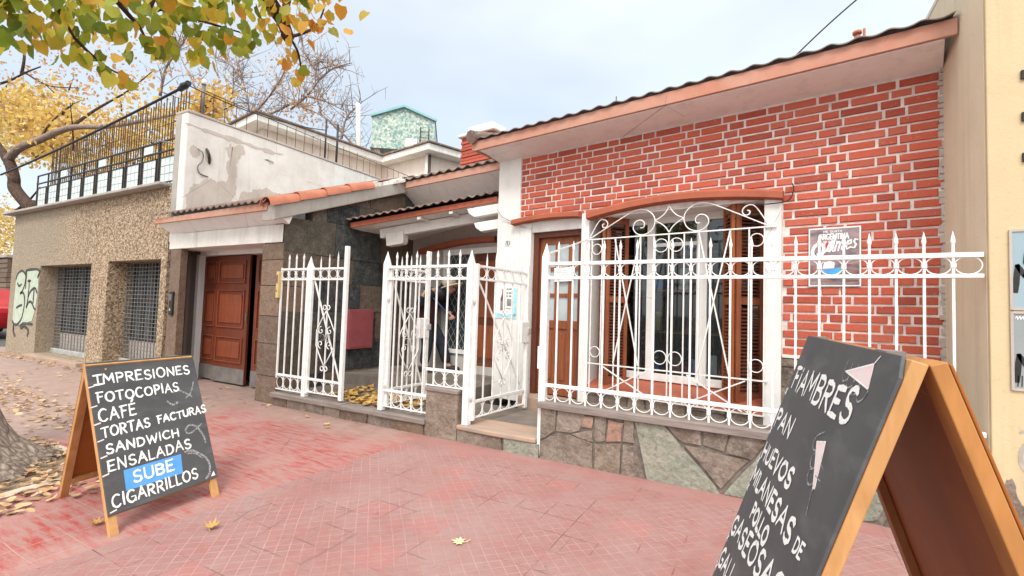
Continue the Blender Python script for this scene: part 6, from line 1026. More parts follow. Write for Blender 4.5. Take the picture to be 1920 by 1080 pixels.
# pole, cable, bracket
o = MB().tube([(-8.25, .28, 4.27), (-8.25, .28, 4.86)], .03, 8).build('cable_pole', 'zinc'); tag(o, 'short grey pole holding cables at the front end of the white party wall', 'pole')
MB().tube([(-8.25, .28, 4.86), (-8.25, .28, 4.94)], [.045, .03], 8).build('insulator', 'oldwhite', o)
o = MB().sphere((0, 0, 0), .10, .06, .055, 10, 7).tube([(-.12, 0, -.03), (.13, 0, .02)], .045, 8).build('cable_splice', 'cable', None, 0, (-8.27, .0, 4.72)); tag(o, 'black bundled splice where the thick cable ends by the party wall', 'cable splice')
def sag(a, b, s_, n=14): return [Vector(a).lerp(Vector(b), i / n) - Z * (s_ * 4 * (i / n) * (1 - i / n)) for i in range(n + 1)]
o = MB().tube(sag((-16.5, 0, 4.20), (-8.36, 0, 4.70), .05), .022, 6).build('power_cable', 'cable'); tag(o, 'thick black cable running above the terrace railing to the splice', 'cable')
o = MB().tube(sag((-8.18, 0, 4.72), (-8.25, 2.7, 4.95), .12), .009, 5).build('thin_cable', 'cable'); tag(o, 'thin black cable leading back from the splice over the party wall', 'cable')
o = MB().tube([(-8.09, .30, 3.77), (-8.07, .34, 3.67), (-8.09, .36, 3.54)], .02, 6).build('wall_hook', 'blackiron'); tag(o, 'black wall hook in a broken patch of the white party wall', 'hook')
o = MB().tube(smooth_pts([(-9.3, -.1, 3.98), (-8.7, -.05, 3.86), (-8.085, .18, 3.72), (-8.08, .25, 3.57), (-8.08, .18, 3.44), (-8.085, .22, 3.34), (-8.09, .35, 3.32)], 4), .010, 5).build('loose_cable', 'greycable'); tag(o, 'loose grey cable drooping down the white party wall', 'cable')
# ================================================================== white building behind
wb = empty('rear_building', (-11, 5, 0)); tag(wb, 'whitewashed flat roofed building with deep eaves behind the party wall', 'building')
def W_(x, y, z): return (x + 11, y - 5, z)
A1, A0, C1, D1, E1 = (-11.23, 3.03), (-13.4, 3.37), (-10.77, 6.89), (-8.60, 6.50), (-7.75, 8.9)
def slab(poly, z0, z1, name, mat, bev=0): return MB().prism([(a + 11, b - 5) for a, b in poly], (0, 0, 0), X, Y, Z, z0, z1).build(name, mat, wb, bev)
slab([A0, A1, C1, D1, E1, (-13.4, 9.5)], 5.80, 6.0, 'eaves', 'oldwhite', .02); slab([(a + dx, b + dy) for (a, b), (dx, dy) in zip([A0, A1, C1, D1, E1, (-13.4, 9.5)], [(-.06, -.06), (.06, -.06), (.06, -.06), (.06, -.06), (.06, 0), (-.06, 0)])], 6.0, 6.05, 'roof_edge', 'tile', .01)
slab([(-13.2, 3.72), (-11.62, 3.46), (-11.10, 7.25), (-8.95, 6.92), (-8.15, 8.9), (-13.2, 9.3)], 0, 5.8, 'wall', 'cream', .01)
MB().box(-9.62 + 11, -9.0 + 11, 6.84 - 5, 6.90 - 5, 4.5, 5.02).build('dark_grille', 'blackiron', wb)
MB().tube([W_(-8.80, 6.80, 3.0), W_(-8.80, 6.80, 5.75)], .045, 8).build('downpipe', 'rust', wb)
MB().tube([W_(-8.9, 6.86, 3.0), W_(-8.9, 6.86, 5.80)], .09, 6).build('corner_moulding', 'oldwhite', wb)
o = MB().tube([(-12.55, 7.6, 5.9), (-12.75, 7.6, 8.35)], .075, 8).build('vent_pipe', 'cream'); tag(o, 'pale leaning vent pipe rising behind the whitewashed building', 'pipe')
# mosaic water tower
wt = empty('water_tower', (-12.2, 9.6, 0), R(36)); tag(wt, 'turquoise mosaic water tower with a shallow pointed roof', 'tower')
mb = MB(); mb.box(-1.15, 1.05, -1.05, 1.05, 6.95, 8.02); mb.prism([(-1.15, 8.02), (1.05, 8.02), (-.05, 8.42)], (0, -1.05, 0), X, Z, Y, 0, 2.1); mb.build('tank', 'mosaic', wt)
for s_ in (1, -1):
    mb = MB(); mb.bar((-.05, -1.12, 8.47), (-.05 + s_ * 1.16, -1.10, 8.04), .075, .10, (0, 1, 0)); mb.build('roof_trim', 'turq', wt)
mb = MB(); mb.prism([(-1.18, 8.03), (-.05, 8.455), (1.08, 8.03), (-.05, 8.40)], (0, -1.06, 0), X, Z, Y, 0, 2.2); mb.build('roof', 'turq', wt)
for x_ in (-.95, .85):
    for y_ in (-.9, .9): MB().box(x_ - .1, x_ + .1, y_ - .1, y_ + .1, 0.0, 6.95).build('leg', 'concrete', wt)
MB().box(-1.2, 1.1, -1.1, 1.1, 6.90, 6.97).build('base_slab', 'mosaic', wt); MB().box(.05, .45, -1.16, -1.06, 6.6, 7.30).build('hatch', 'oldwhite', wt)
mb = MB()
for x_ in (.55, .85): mb.tube([(x_, -1.12, 7.0), (x_, -1.12, 7.75)], .018, 5)
for k in range(3): mb.tube([(.55, -1.12, 7.15 + .22 * k), (.85, -1.12, 7.15 + .22 * k)], .014, 5)
mb.build('ladder', 'blackiron', wt)
# ================================================================== yellow building on the right
yb = empty('yellow_building', (1.14, 0, 0)); tag(yb, 'tall pale yellow building with a beige side wall at the right edge', 'building')
MB().box(.004, 4.5, -.03, .60, -.03, 7).build('front_wall', 'yellow', yb, .006)
mb = MB(); mb.box(0, .4, .0, .74, -.03, 7); mb.box(0, .4, .74, 6, -.03, 3.86); mb.build('side_wall', 'yellow_side', yb)
MB().box(-.006, .42, .745, 6, 3.86, 3.91).build('coping', 'oldwhite', yb, .01)
for z_ in (2.80, 2.545, 2.30): MB().box(.155, .60, -.046, -.03, z_ - .026, z_ + .026).build('black_bar', 'black', yb)
for nm, mat, z0, z1 in (('window', 'panelblue', 1.405, 1.86), ('window', 'panelgrey', .935, 1.375)):
    p = MB().box(.10, .75, -.036, -.02, z0, z1).build(nm, mat, yb)
    mb = MB()
    for q in ((.09, .103, z0 - .01, z1 + .01), (.103, .75, z0 - .012, z0 + .002), (.103, .75, z1 - .002, z1 + .012)): mb.box(q[0], q[1], -.042, -.028, q[2], q[3])
    mb.build('frame', 'render', p)
    zc = z0 + (.10 if z1 > 1.5 else .045); mb = MB()
    for st in ([(.115, 0), (.125, .15)], [(.125, .15), (.155, .09)], [(.155, .09), (.195, .16)], [(.195, .16), (.205, 0)]): mb.ribbon(sm2([(a, zc + b) for a, b in st], 3), .026, (0, -.0365, 0), X, Z, -Y, .002, .1)
    if z1 < 1.5:
        for x_ in (.118, .135, .20): mb.ribbon([(x_, zc - .03), (x_ + .002, zc + .03)], .006, (0, -.0365, 0), X, Z, -Y, .002)
    else: mb.ribbon(sm2([(.15, zc + .16), (.16, zc + .24), (.19, zc + .27), (.17, zc + .22)], 4), .005, (0, -.0365, 0), X, Z, -Y, .002)
    mb.build('spray_letter', 'black', p)
    mb = MB()
    if z1 < 1.5:
        for k in range(7): mb.ribbon(sm2([(.112 + k * .013, z1 - .03), (.118 + k * .013, z1 - .018), (.122 + k * .013, z1 - .036)], 3), .004, (0, -.0365, 0), X, Z, -Y, .002)
    else:
        mb.ribbon([(.19, z1 - .05), (.19, z1 - .21)], .003, (0, -.0365, 0), X, Z, -Y, .002)
        for k in range(5): mb.ribbon([(.182, z1 - .06 - k * .03), (.194, z1 - .06 - k * .03)], .003, (0, -.0365, 0), X, Z, -Y, .002)
    mb.build('scribble', 'chalk', p)
mb = MB(); mb.ribbon(arc(.20, .54, .075, .105, 60, 330, 18), .020, (0, -.03, 0), X, Z, -Y, .002, .2); mb.ribbon([(.13, .685), (.16, .70)], .02, (0, -.03, 0), X, Z, -Y, .002); mb.build('spray_circle', 'sprayfaint', yb)
P = [(.035, .01), (.04, .12), (.05, .24), (.055, .36), (.075, .405), (.10, .39), (.11, .31), (.13, .27), (.16, .235), (.20, .20), (.26, .19), (.4, .18), (.4, .01)]
q = [(a + random.uniform(-.004, .004), b + random.uniform(-.006, .006)) for a, b in sm2(P, 3)]; MB().prism(q, (0, -.03, 0), X, Z, -Y, .001, .004).build('bare_patch', 'laja', yb)
MB().tube([(-.005, .05, 1.735), (-.012, .05, 1.735)], .02, 8).build('anchor', 'render', yb)

# ================================================================== chalkboards
def aframe(label, O, eu, up, Wd, L, panel, shear=0.0, leg=.045, th=.022, dark=False, wide_edge=0.0, backfoot=None):
    O, eu, up = Vector(O), Vector(eu).normalized(), Vector(up).normalized(); n_ = eu.cross(up).normalized(); ey = up + eu * shear
    a = empty('chalkboard_stand', tuple(O)); tag(a, label, 'chalkboard', 'A-frame chalkboards on the pavement'); Q = Vector((0, 0, 0))
    hz_ = Vector((-n_.x, -n_.y, 0)).normalized(); k = -up.dot(hz_)      # lean of front away from us
    sp = hz_.dot(up * L - n_ * th); back = hz_ * 2 * sp
    bup = Vector((up.x, up.y, up.z)) - hz_ * 2 * (up.dot(hz_)); bn = bup.cross(eu).normalized(); bey = bup + eu * shear
    if backfoot: back = Vector(backfoot) - O; bey = (ey * L - back) / L; bn = bey.cross(eu).normalized()
    ob = lambda nm, mat, o, ex, y_, z_, r, par=a, bev=.002: MB().obox(o, ex, y_, z_, *r).build(nm, mat, par, bev)
    lo, hi = ('batten_dark', 'batten') if dark else ('batten', 'batten')
    ob('leg', 'batten', Q, eu, ey, n_, (0, leg, 0, L, -th, 0)); ob('leg', 'batten', Q, eu, ey, n_, (Wd - leg, Wd, 0, L, -th, 0))
    ob('top_batten', 'batten', Q, eu, ey, n_, (leg, Wd - leg, L - leg, L, -th, -.001)); ob('cross_batten', 'batten_dark', Q, eu, ey, n_, (leg, Wd - leg, panel[1], panel[1] + leg, -th, -.001))
    bm = lo
    ob('leg', bm, back, eu, bey, bn, (0, leg, 0, L, -th, 0)); ob('leg', 'batten_orange' if wide_edge else bm, back, eu, bey, bn, (Wd - leg, Wd, 0, L, -th, 0))
    ob('top_batten', bm, back, eu, bey, bn, (leg, Wd - leg, L - leg, L, -th, -.001)); ob('cross_batten', bm, back, eu, bey, bn, (leg, Wd - leg, panel[1], panel[1] + leg * .8, -th, -.001))
    ob('back_panel', 'hardboard', back, eu, bey, bn, (.0, Wd, panel[1], L - .004, .0005, .005))
    P = MB().prism([(panel[0], panel[1]), (panel[2] - .0, panel[1] + .012), (panel[2], L - .03), (panel[2] - .022, L + .002), (panel[0], L + .002)], Q, eu, ey, n_, .0005, .0065).build('board_panel', 'board', a, .0015)
    MB().prism([(panel[0], panel[1] + .002), (panel[2], panel[1] + .014), (panel[2], L - .035), (panel[0], L - .002)], Q, eu, ey, n_, -.0002, .0004).build('panel_back', 'hardboard', a)
    for x_ in (.12, Wd - .12): MB().obox(Q + eu * x_ + ey * (L - .0), eu, (hz_), Z, -.03, .03, -.006, .02, -.004, .006).build('hinge', 'zinc', a)
    return a, P, eu, ey, n_
a, P, ex, ey, ez = aframe('black chalkboard stand at left, listing impresiones to cigarrillos in white chalk', (-3.14, -2.637, 0), (-.154, .988, 0), (-.432, -.067, .899), .645, 1.003, (.002, .106, .655), .058, backfoot=(-4.03, -2.575, 0))
SH = .058; Q0 = Vector((0, 0, 0)) + ez * .0065
def WR(text, x0, y0, x1, y1, h, wd=.0108, mat='chalk', gap=.24, par=None, origin=None, lift=.0012, name='chalk_writing'):
    mb = MB(); write(mb, text, Q0 if origin is None else origin, ex, ey, ez, x0, y0, x1 - x0, y1 - y0, (h * .02), h, wd, gap, lift); return mb.build(name, mat, par or P)
s = lambda u, v: u - SH * v
for t, x0, x1, v0, v1, h in (('îMPRESIONES', .085, .655, .862, .865, .060), ('FOTOCOPIAS', .075, .552, .750, .753, .058), ('CAFÉ', .064, .262, .636, .645, .068), ('TORTAS', .062, .322, .541, .548, .058), ('FACTURAS', .372, .697, .560, .572, .047), ('SANDWICH', .064, .478, .446, .450, .052), ('ENSALADAS', .055, .535, .345, .356, .060), ('CIGARRILLOS', .037, .530, .142, .152, .064)):
    WR(t, s(x0, v0), v0, s(x1, v1), v1, h)
sb = MB().prism([(s(.118, .212), .212), (s(.445, .212), .212), (s(.462, .330), .333), (s(.128, .328), .330)], Q0, ex, ey, ez, .0004, .0010).build('blue_panel', 'blue', P)
WR('SUBE', s(.165, .246), .246, s(.398, .246), .247, .063, .0118, par=P, lift=.0022)
mb = MB()
for u, v in ((.061, .852), (.052, .731), (.050, .626), (.048, .527), (.046, .431), (.036, .329), (.034, .125)): mb.ribbon([(s(u, v) - .012, v - .002), (s(u, v) + .016, v + .004)], .010, Q0, ex, ey, ez, .0013, .1)
mb.build('chalk_dash', 'chalkpink', P)
mb = MB(); hh = .0009
for pts, w_ in (([(.508, .745), (.545, .757), (.585, .735), (.628, .698)], .010), ([(.667, .803), (.645, .755), (.618, .716), (.585, .695)], .010), ([(.461, .693), (.482, .667), (.505, .664), (.523, .675)], .013), ([(.524, .476), (.56, .505), (.604, .487), (.636, .411), (.639, .365)], .012), ([(.644, .497), (.599, .470), (.560, .452), (.536, .455), (.528, .470)], .010), ([(.49, .339), (.535, .336), (.572, .309), (.610, .27), (.625, .227), (.616, .167), (.58, .132)], .013), ([(.50, .325), (.55, .312), (.59, .27)], .008)):
    hh += .00005; mb.ribbon(sm2([(s(u, v), v) for u, v in pts], 4), w_, Q0, ex, ey, ez, hh, .15)
mb.build('chalk_scribble', 'smudge', P)
mb = MB(); mb.prism([(s(.615, .12), .135), (s(.645, .12), .135), (s(.64, .15), .165)], Q0, ex, ey, ez, .0005, .001); mb.build('chalk_smudge', 'chalk', P)
MB().tube([Q0 + ex * .10 + ey * .955 + ez * -.003, Q0 + ex * .10 + ey * .955 + ez * .002], .006, 8).build('screw', 'batten', P)

a, P, ex, ey, ez = aframe('large black chalkboard stand at right with open wooden side, listing fiambres and pan', (-.315, -2.244, 0), (.0912, -.9958, 0), (.316, .029, .948), .822, 1.317, (.0, .16, .822), 0, .052, .021, True, 1)
SH = 0; Q0 = Vector((0, 0, 0)) + ez * .0065
# bottom edge of lettering climbs towards the right, as on the board
for t, x0, y0, x1, y1, h in (('FiAMBRES', .058, 1.160, .685, 1.180, .060), ('PAN', .030, 1.030, .288, 1.053, .050), ('HUEVOS', .030, .926, .480, .980, .044), ('MILANESAS', .012, .842, .632, .923, .048), ('DE', .672, .932, .730, .943, .026), ('POLLO', .205, .801, .470, .836, .040), ('GASEOSAS', .010, .668, .700, .832, .055), ('GALL', .018, .554, .300, .640, .055)):
    WR(t, x0, y0, x1, y1, h, .0118 if t not in ('DE',) else .007, 'chalk', .20)
mb = MB()
for u, v in ((.016, 1.141), (.012, 1.012), (.012, .911), (.010, .820), (.010, .645), (.010, .545)): mb.ribbon([(u - .008, v - .010), (u + .012, v + .008)], .008, Q0, ex, ey, ez, .0013); mb.ribbon([(u - .008, v + .008), (u + .010, v - .010)], .008, Q0, ex, ey, ez, .00135)
mb.ribbon([(.12, .897), (.125, .902)], .012, Q0, ex, ey, ez, .0013); mb.build('chalk_mark', 'chalk', P)
MB().prism([(.551, 1.265), (.719, 1.253), (.699, 1.295)], Q0, ex, ey, ez, .0006, .0011).build('pink_triangle', 'chalkpink', P)
MB().prism([(.551, 1.113), (.644, 1.043), (.657, 1.047), (.609, 1.128)], Q0, ex, ey, ez, .0006, .0011).build('pink_blade', 'chalkpink', P)
mb = MB(); hh = .0013
for pts, w_ in (([(.551, 1.265), (.719, 1.253), (.699, 1.295), (.551, 1.265)], .004), ([(.699, 1.295), (.715, 1.310)], .004), ([(.551, 1.113), (.65, 1.043), (.609, 1.128), (.551, 1.113)], .004)):
    hh += .00004; mb.ribbon(pts, w_, Q0, ex, ey, ez, hh)
mb.build('drawing_outline', 'chalk', P)
mb = MB(); hh = .0008
for pts, w_ in (([(.537, 1.290), (.540, 1.262), (.554, 1.246), (.580, 1.252), (.590, 1.272)], .004), ([(.575, 1.285), (.585, 1.25), (.598, 1.238), (.625, 1.245), (.632, 1.265)], .004), ([(.615, 1.285), (.630, 1.245), (.646, 1.231), (.672, 1.240), (.675, 1.26)], .0035), ([(.650, 1.285), (.672, 1.240), (.691, 1.225), (.715, 1.235), (.722, 1.25)], .0035), ([(.576, 1.140), (.540, 1.125), (.528, 1.108), (.545, 1.095), (.579, 1.101)], .004), ([(.579, 1.101), (.560, 1.085), (.565, 1.070), (.590, 1.066), (.609, 1.075)], .004), ([(.609, 1.075), (.580, 1.060), (.584, 1.044), (.61, 1.04), (.640, 1.052)], .004), ([(.640, 1.045), (.655, 1.02), (.668, 1.0)], .003), ([(.62, 1.09), (.66, 1.088)], .003), ([(.63, 1.065), (.675, 1.068)], .003)):
    hh += .00003; mb.ribbon(sm2(pts, 4), w_, Q0, ex, ey, ez, hh, .1)
mb.build('chalk_scribble', 'smudge', P)

# ================================================================== posters, papers, plate
def on_house(u, v, z, w_, h, name, mat, label, cat, tilt=0, th=.004):
    o = MB().box(-w_ / 2, w_ / 2, -th, 0, -h / 2, h / 2).build(name, mat); o.location = HW(u, v, z); o.rotation_euler = (0, tilt, R(HA)); tag(o, label, cat); return o
po = on_house(-.273, -.012, 1.834, .365, .50, 'poster', 'paper', 'beer poster with a red heart and a sky blue glass on the brick wall', 'poster')
MB().box(-.172, .172, -.0055, -.0041, -.238, .238).build('print', 'poster', po)
def pw(text, x, z, w_, h, wd, mat='paper', gap=.2, lift=.001, dx=0, slant=0): mb = MB(); write(mb, text, (0, -.0056, 0), X, Z, -Y, x, z, w_, dx, slant, h, wd, gap, lift, .05, .01); return mb.build('lettering', mat, po)
pw('ME GUSTA', -.075, .207, .13, .016, .004); pw('ARGENTINA', -.105, .150, .205, .044, .0105, gap=.16); pw('ME GUSTA', -.075, .121, .10, .014, .004)
MB().prism([(-.08, .125), (-.06, .130), (-.045, .12), (-.03, .13), (-.02, .118), (-.028, .095), (-.052, .065), (-.085, .09)], (0, -.0056, 0), X, Z, -Y, .0003, .0007).build('heart', 'red', po)
pw('Q', -.165, .0, .085, .115, .026, lift=.0014, slant=.02); pw('uilmes', -.085, .035, .235, .115, .015, lift=.0017, dx=.035, slant=.022, gap=.06)
MB().prism([(-.08, -.105), (-.075, -.14), (-.05, -.165), (-.02, -.172), (.01, -.165), (.04, -.14), (.05, -.09), (.0, -.10)], (0, -.0056, 0), X, Z, -Y, .0003, .0007).build('blue_shape', 'bluep', po)
MB().prism([(-.08, -.100), (.0, -.096), (.005, -.05), (-.03, -.035), (-.07, -.045)], (0, -.0056, 0), X, Z, -Y, .0003, .0007).build('pale_shape', 'paper', po)
for z_, h_ in ((-.075, .020), (-.13, .024), (-.205, .014)): MB().box(.07, .165, -.0064, -.0058, z_ - h_ / 2, z_ + h_ / 2).build('dark_stripe', 'brownp', po)
MB().box(-.10, -.01, -.0064, -.0058, -.214, -.200).build('dark_stripe', 'brownp', po); MB().box(-.165, -.125, -.0064, -.0058, -.15, -.07).build('dark_stripe', 'brownp', po)
fl = on_house(-3.79, -.016, 1.42, .37, .46, 'flyer', 'paper', 'white and cyan flyer with a dark bottle on the plaster pillar', 'flyer')
for q in ((-.185, -.150, -.16, .20), (.135, .185, -.20, .16), (-.185, .185, -.22, -.17)): MB().box(q[0], q[1], -.0055, -.0041, q[2], q[3]).build('cyan_border', 'cyan', fl)
MB().prism([(-.075, -.13), (.0, -.13), (.0, .03), (-.022, .08), (-.024, .15), (-.050, .15), (-.052, .08), (-.075, .03)], (0, -.0042, 0), X, Z, -Y, .0002, .0010).build('bottle_print', 'brownp', fl)
MB().box(-.074, -.001, -.0062, -.0054, -.09, -.01).build('bottle_label', 'ink', fl); mb = MB()
for q in ((.02, .05, .15), (.06, .125, .15), (.02, .045, .10), (.06, .115, .10), (.02, .045, .06), (.065, .115, .06)): mb.box(q[0], q[1], -.0055, -.0042, q[2] - .014, q[2] + .006)
mb.box(.03, .11, -.0055, -.0042, -.07, .02); mb.box(.02, .12, -.0055, -.0042, -.11, -.10); mb.build('printed_block', 'ink', fl)
o = on_house(-3.78, -.013, 2.165, .115, .08, 'number_plate', 'paper', 'small white enamel house number plate 783 on the plaster pillar', 'number plate', R(6))
mb = MB(); write(mb, '783', (0, -.0042, 0), X, Z, -Y, -.036, -.022, .072, 0, 0, .045, .008, .35, .001, .05, .01); mb.build('number', 'black', o)
MB().ring((0, -.0045, 0), X * 1.30, Z, .034, .0022, 20, 4).build('rim', 'ink', o)
o = MB().prism(arc(0, .10, .028, .05, 0, 180, 8) + arc(0, -.10, .028, .05, 180, 360, 8), (0, 0, 0), Y, Z, X, 0, .004).build('sticker', 'black'); o.location = HW(-3.419, .085, 1.66); o.rotation_euler = (0, 0, R(HA)); tag(o, 'black sticker with a red bottle on the white door reveal', 'sticker')
MB().prism([(-.018, -.05), (.018, -.05), (.018, .05), (.008, .09), (-.008, .09), (-.018, .05)], (.004, 0, 0), Y, Z, X, .0002, .001).build('bottle_print', 'red', o); MB().box(.0042, .0055, -.016, .016, -.02, .02).build('bottle_label', 'paper', o)
o = MB().box(-.135, .135, -.003, 0, -.085, .085).build('paper_notice', 'paper'); o.location = HW(-2.985, .095, 1.75); o.rotation_euler = (0, R(-2), R(HA)); tag(o, 'white paper notice taped inside the front door panes', 'notice')
mb = MB()
for k in range(5): mb.ribbon(sm2([(-.09, .05 - k * .025), (-.03, .055 - k * .025), (.02, .045 - k * .025), (.08, .05 - k * .025)], 3), .003, (0, -.003, 0), X, Z, -Y, .001, .3)
mb.build('faint_writing', 'ink', o)
o = MB().tube([tuple(HW(u, -.03, z)) for u, z in ((-3.96, 2.62), (-3.88, 2.52), (-3.72, 2.44), (-3.60, 2.455))], .004, 4).build('thin_wire', 'greycable'); tag(o, 'thin grey wire sagging across the top of the plaster pillar', 'wire')
o = MB().tube(smooth_pts([tuple(HW(u, v, z)) for u, v, z in ((-.58, -.02, 2.50), (-.56, -.10, 2.42), (-.60, -.12, 2.33), (-.75, -.10, 2.32), (-.86, -.06, 2.34))], 4), .005, 4).build('thin_wire', 'cable'); tag(o, 'thin black wire looping round the right end of the bay moulding', 'wire')
o = MB().tube(sag((1.7, 6, 7.25), (.2, 6.0, 6.0), -.06), .014, 5).build('overhead_wire', 'cable'); tag(o, 'overhead wire crossing the sky above the brick house roof', 'wire')
o = MB().tube([(-2.71, 5, 4.6), (-2.71, 5, 5.56)], .010, 5).tube([(-2.85, 5, 5.35), (-2.57, 5, 5.35)], .006, 4).build('antenna', 'cable'); tag(o, 'thin antenna mast standing behind the tiled eave', 'antenna')
o = MB().tube([(1.02, 4.0, 4.4), (1.02, 4.0, 5.30)], .035, 8).tube([(1.02, 4, 5.30), (1.02, 4, 5.34)], .055, 8).tube([(1.10, 4, 4.4), (1.10, 4, 5.36)], .018, 6).build('flue_pipe', 'verge'); tag(o, 'small red flue pipe above the right end of the roof', 'pipe')

# goods inside the bay window
sh = empty('display_shelf', tuple(HW(-1.66, 1.0, .3)), R(HA)); tag(sh, 'dark display shelf behind the bay window panes', 'shelf')
for z_ in (.28, .78, 1.28, 1.72): MB().box(-.85, .85, -.15, .2, z_, z_ + .025).build('shelf_board', 'batten_dark', sh)
for x_ in (-.86, .86): MB().box(x_ - .015, x_ + .015, -.15, .2, 0, 2.0).build('side', 'batten_dark', sh)
rnd = random.Random(12); kinds = [('red', 'red packet'), ('bluep', 'blue packet'), ('paper', 'white packet'), ('amber', 'yellow packet'), ('leafgold', 'golden packet'), ('brownp', 'maroon packet'), ('cyan', 'pale cyan packet')]
for z_ in (.605, 1.105, 1.605, 2.045):
    x_ = -.78
    while x_ < .75:
        w_, h = rnd.uniform(.08, .18), rnd.uniform(.12, .30); mt, nm = rnd.choice(kinds)
        if rnd.random() < .72:
            o = MB().hexa([(0, -.05, 0), (w_, -.05, 0), (w_, .05, 0), (0, .05, 0), (.006, -.035, h), (w_ - .006, -.035, h), (w_ - .006, .035, h), (.006, .035, h)]).build('packet', mt, None, .008); o.location = HW(-1.66 + x_, .95, z_ + .002); o.rotation_euler = (0, 0, R(HA)); tag(o, nm + ' on the display shelf behind the bay window', 'packet', 'packets on the display shelf')
        x_ += w_ + rnd.uniform(.02, .12)

# ================================================================== person sweeping the porch
def skin_mesh(name, mat, verts, edges, radii, parent, root=0, sub=2):
    me = bpy.data.meshes.new(name); me.from_pydata(verts, edges, []); me.update(); o = bpy.data.objects.new(name, me); COL.objects.link(o); me.materials.append(MT[mat])
    s_ = o.modifiers.new('skin', 'SKIN'); s_.use_smooth_shade = True
    for i, r in enumerate(radii):
        d = me.skin_vertices[0].data[i]; d.radius = (r, r) if not isinstance(r, tuple) else r; d.use_root = (i == root)
    u = o.modifiers.new('sub', 'SUBSURF'); u.levels = sub; u.render_levels = sub
    if parent: o.parent = parent
    return o
# pose in porch coordinates, facing +x, bent forward over the broom
pe_loc = Vector((-4.80, 1.98, .30)); FR = R(20)
V = [(0, 0, .78), (.02, 0, .92), (.06, 0, 1.08), (.13, 0, 1.22), (.22, 0, 1.275), (.30, 0, 1.29), (.35, -.01, 1.31),       # 0-6 pelvis..head
     (.05, -.10, .74), (.10, -.12, .42), (.04, -.13, .08), (.20, -.15, .035),                                                    # right leg (near)
     (.05, .10, .74), (.25, .12, .43), (.36, .13, .08), (.52, .14, .035),                                                        # far leg
     (.12, -.20, 1.20), (-.02, -.27, 1.02), (.07, -.30, 1.20), (.09, -.28, 1.235),                                               # near arm, hand raised to the handle
     (.16, .19, 1.19), (.30, .22, 1.00), (.40, .02, .90), (.43, -.03, .875)]                                                     # far arm reaching down
E_ = [(0, 1), (1, 2), (2, 3), (3, 4), (4, 5), (5, 6), (0, 7), (7, 8), (8, 9), (9, 10), (0, 11), (11, 12), (12, 13), (13, 14), (3, 15), (15, 16), (16, 17), (17, 18), (3, 19), (19, 20), (20, 21), (21, 22)]
RD = [.12, .12, .13, .13, .065, .06, .085, .085, .055, .04, .03, .085, .055, .04, .03, .055, .042, .03, .025, .055, .042, .03, .025]
body = skin_mesh('person', 'skin', V, E_, RD, None); body.location = pe_loc; body.rotation_euler = (0, 0, FR)
tag(body, 'stooping person in cream hat, maroon jacket and dark trousers sweeping the porch', 'person')
skin_mesh('jacket', 'jacket', [(.0, 0, .66), (.02, 0, .80), (.03, 0, .95), (.07, 0, 1.10), (.13, 0, 1.215), (.20, 0, 1.275)], [(0, 1), (1, 2), (2, 3), (3, 4), (4, 5)], [(.22, .19), (.22, .185), (.215, .185), (.225, .19), (.215, .16), (.10, .09)], body)
skin_mesh('sleeve', 'sleeve', [(.14, -.12, 1.21), V[15], V[16], (.06, -.298, 1.18)], [(0, 1), (1, 2), (2, 3)], [.10, .095, .072, .05], body); skin_mesh('sleeve', 'sleeve', [(.15, .12, 1.20), V[19], V[20], (.385, .05, .912)], [(0, 1), (1, 2), (2, 3)], [.10, .095, .072, .05], body)
skin_mesh('trousers', 'trousers', [(0, 0, .80), (.01, 0, .72), V[7], V[8], (.05, -.13, .10), V[11], V[12], (.355, .13, .10)], [(0, 1), (1, 2), (2, 3), (3, 4), (1, 5), (5, 6), (6, 7)], [.17, .165, .13, .095, .08, .13, .095, .08], body)
for (x_, y_) in ((.04, -.13), (.36, .13)): MB().sphere((x_ + .06, y_, .045), .14, .052, .05, 12, 8).box(x_ - .07, x_ + .19, y_ - .045, y_ + .045, 0, .022).build('shoe', 'black', body)
hc = Vector((.365, -.01, 1.325)); MB().sphere(hc, .105, .088, .115, 16, 12).sphere(hc + Vector((.098, 0, -.03)), .022, .014, .024, 8, 6).build('head', 'skin', body)
mb = MB()
for s_ in (1, -1): mb.sphere(hc + Vector((.088, .034 * s_, .0)), .014, .014, .010, 8, 6)
mb.build('eyes', 'black', body); MB().sphere(hc + Vector((.092, 0, -.065)), .012, .026, .007, 8, 6).build('mouth', 'red', body)
for s_ in (1, -1): MB().sphere(hc + Vector((-.01, .088 * s_, -.01)), .022, .010, .032, 8, 6).build('ear', 'skin', body)
MB().sphere(hc + Vector((-.035, 0, -.01)), .098, .104, .125, 14, 10).tube([hc + Vector((-.17, 0, -.13)), hc + Vector((-.06, 0, -.05))], [.12, .10], 14).build('hood', 'black', body)
mb = MB(); mb.tube([hc + Vector((.02, 0, .03)), hc + Vector((.0, 0, .12)), hc + Vector((-.02, 0, .165))], [.122, .116, .06], 16); mb.tube([hc + Vector((.06, 0, .012)), hc + Vector((.055, 0, .03))], [.185, .175], 18); mb.build('hat', 'hat', body)
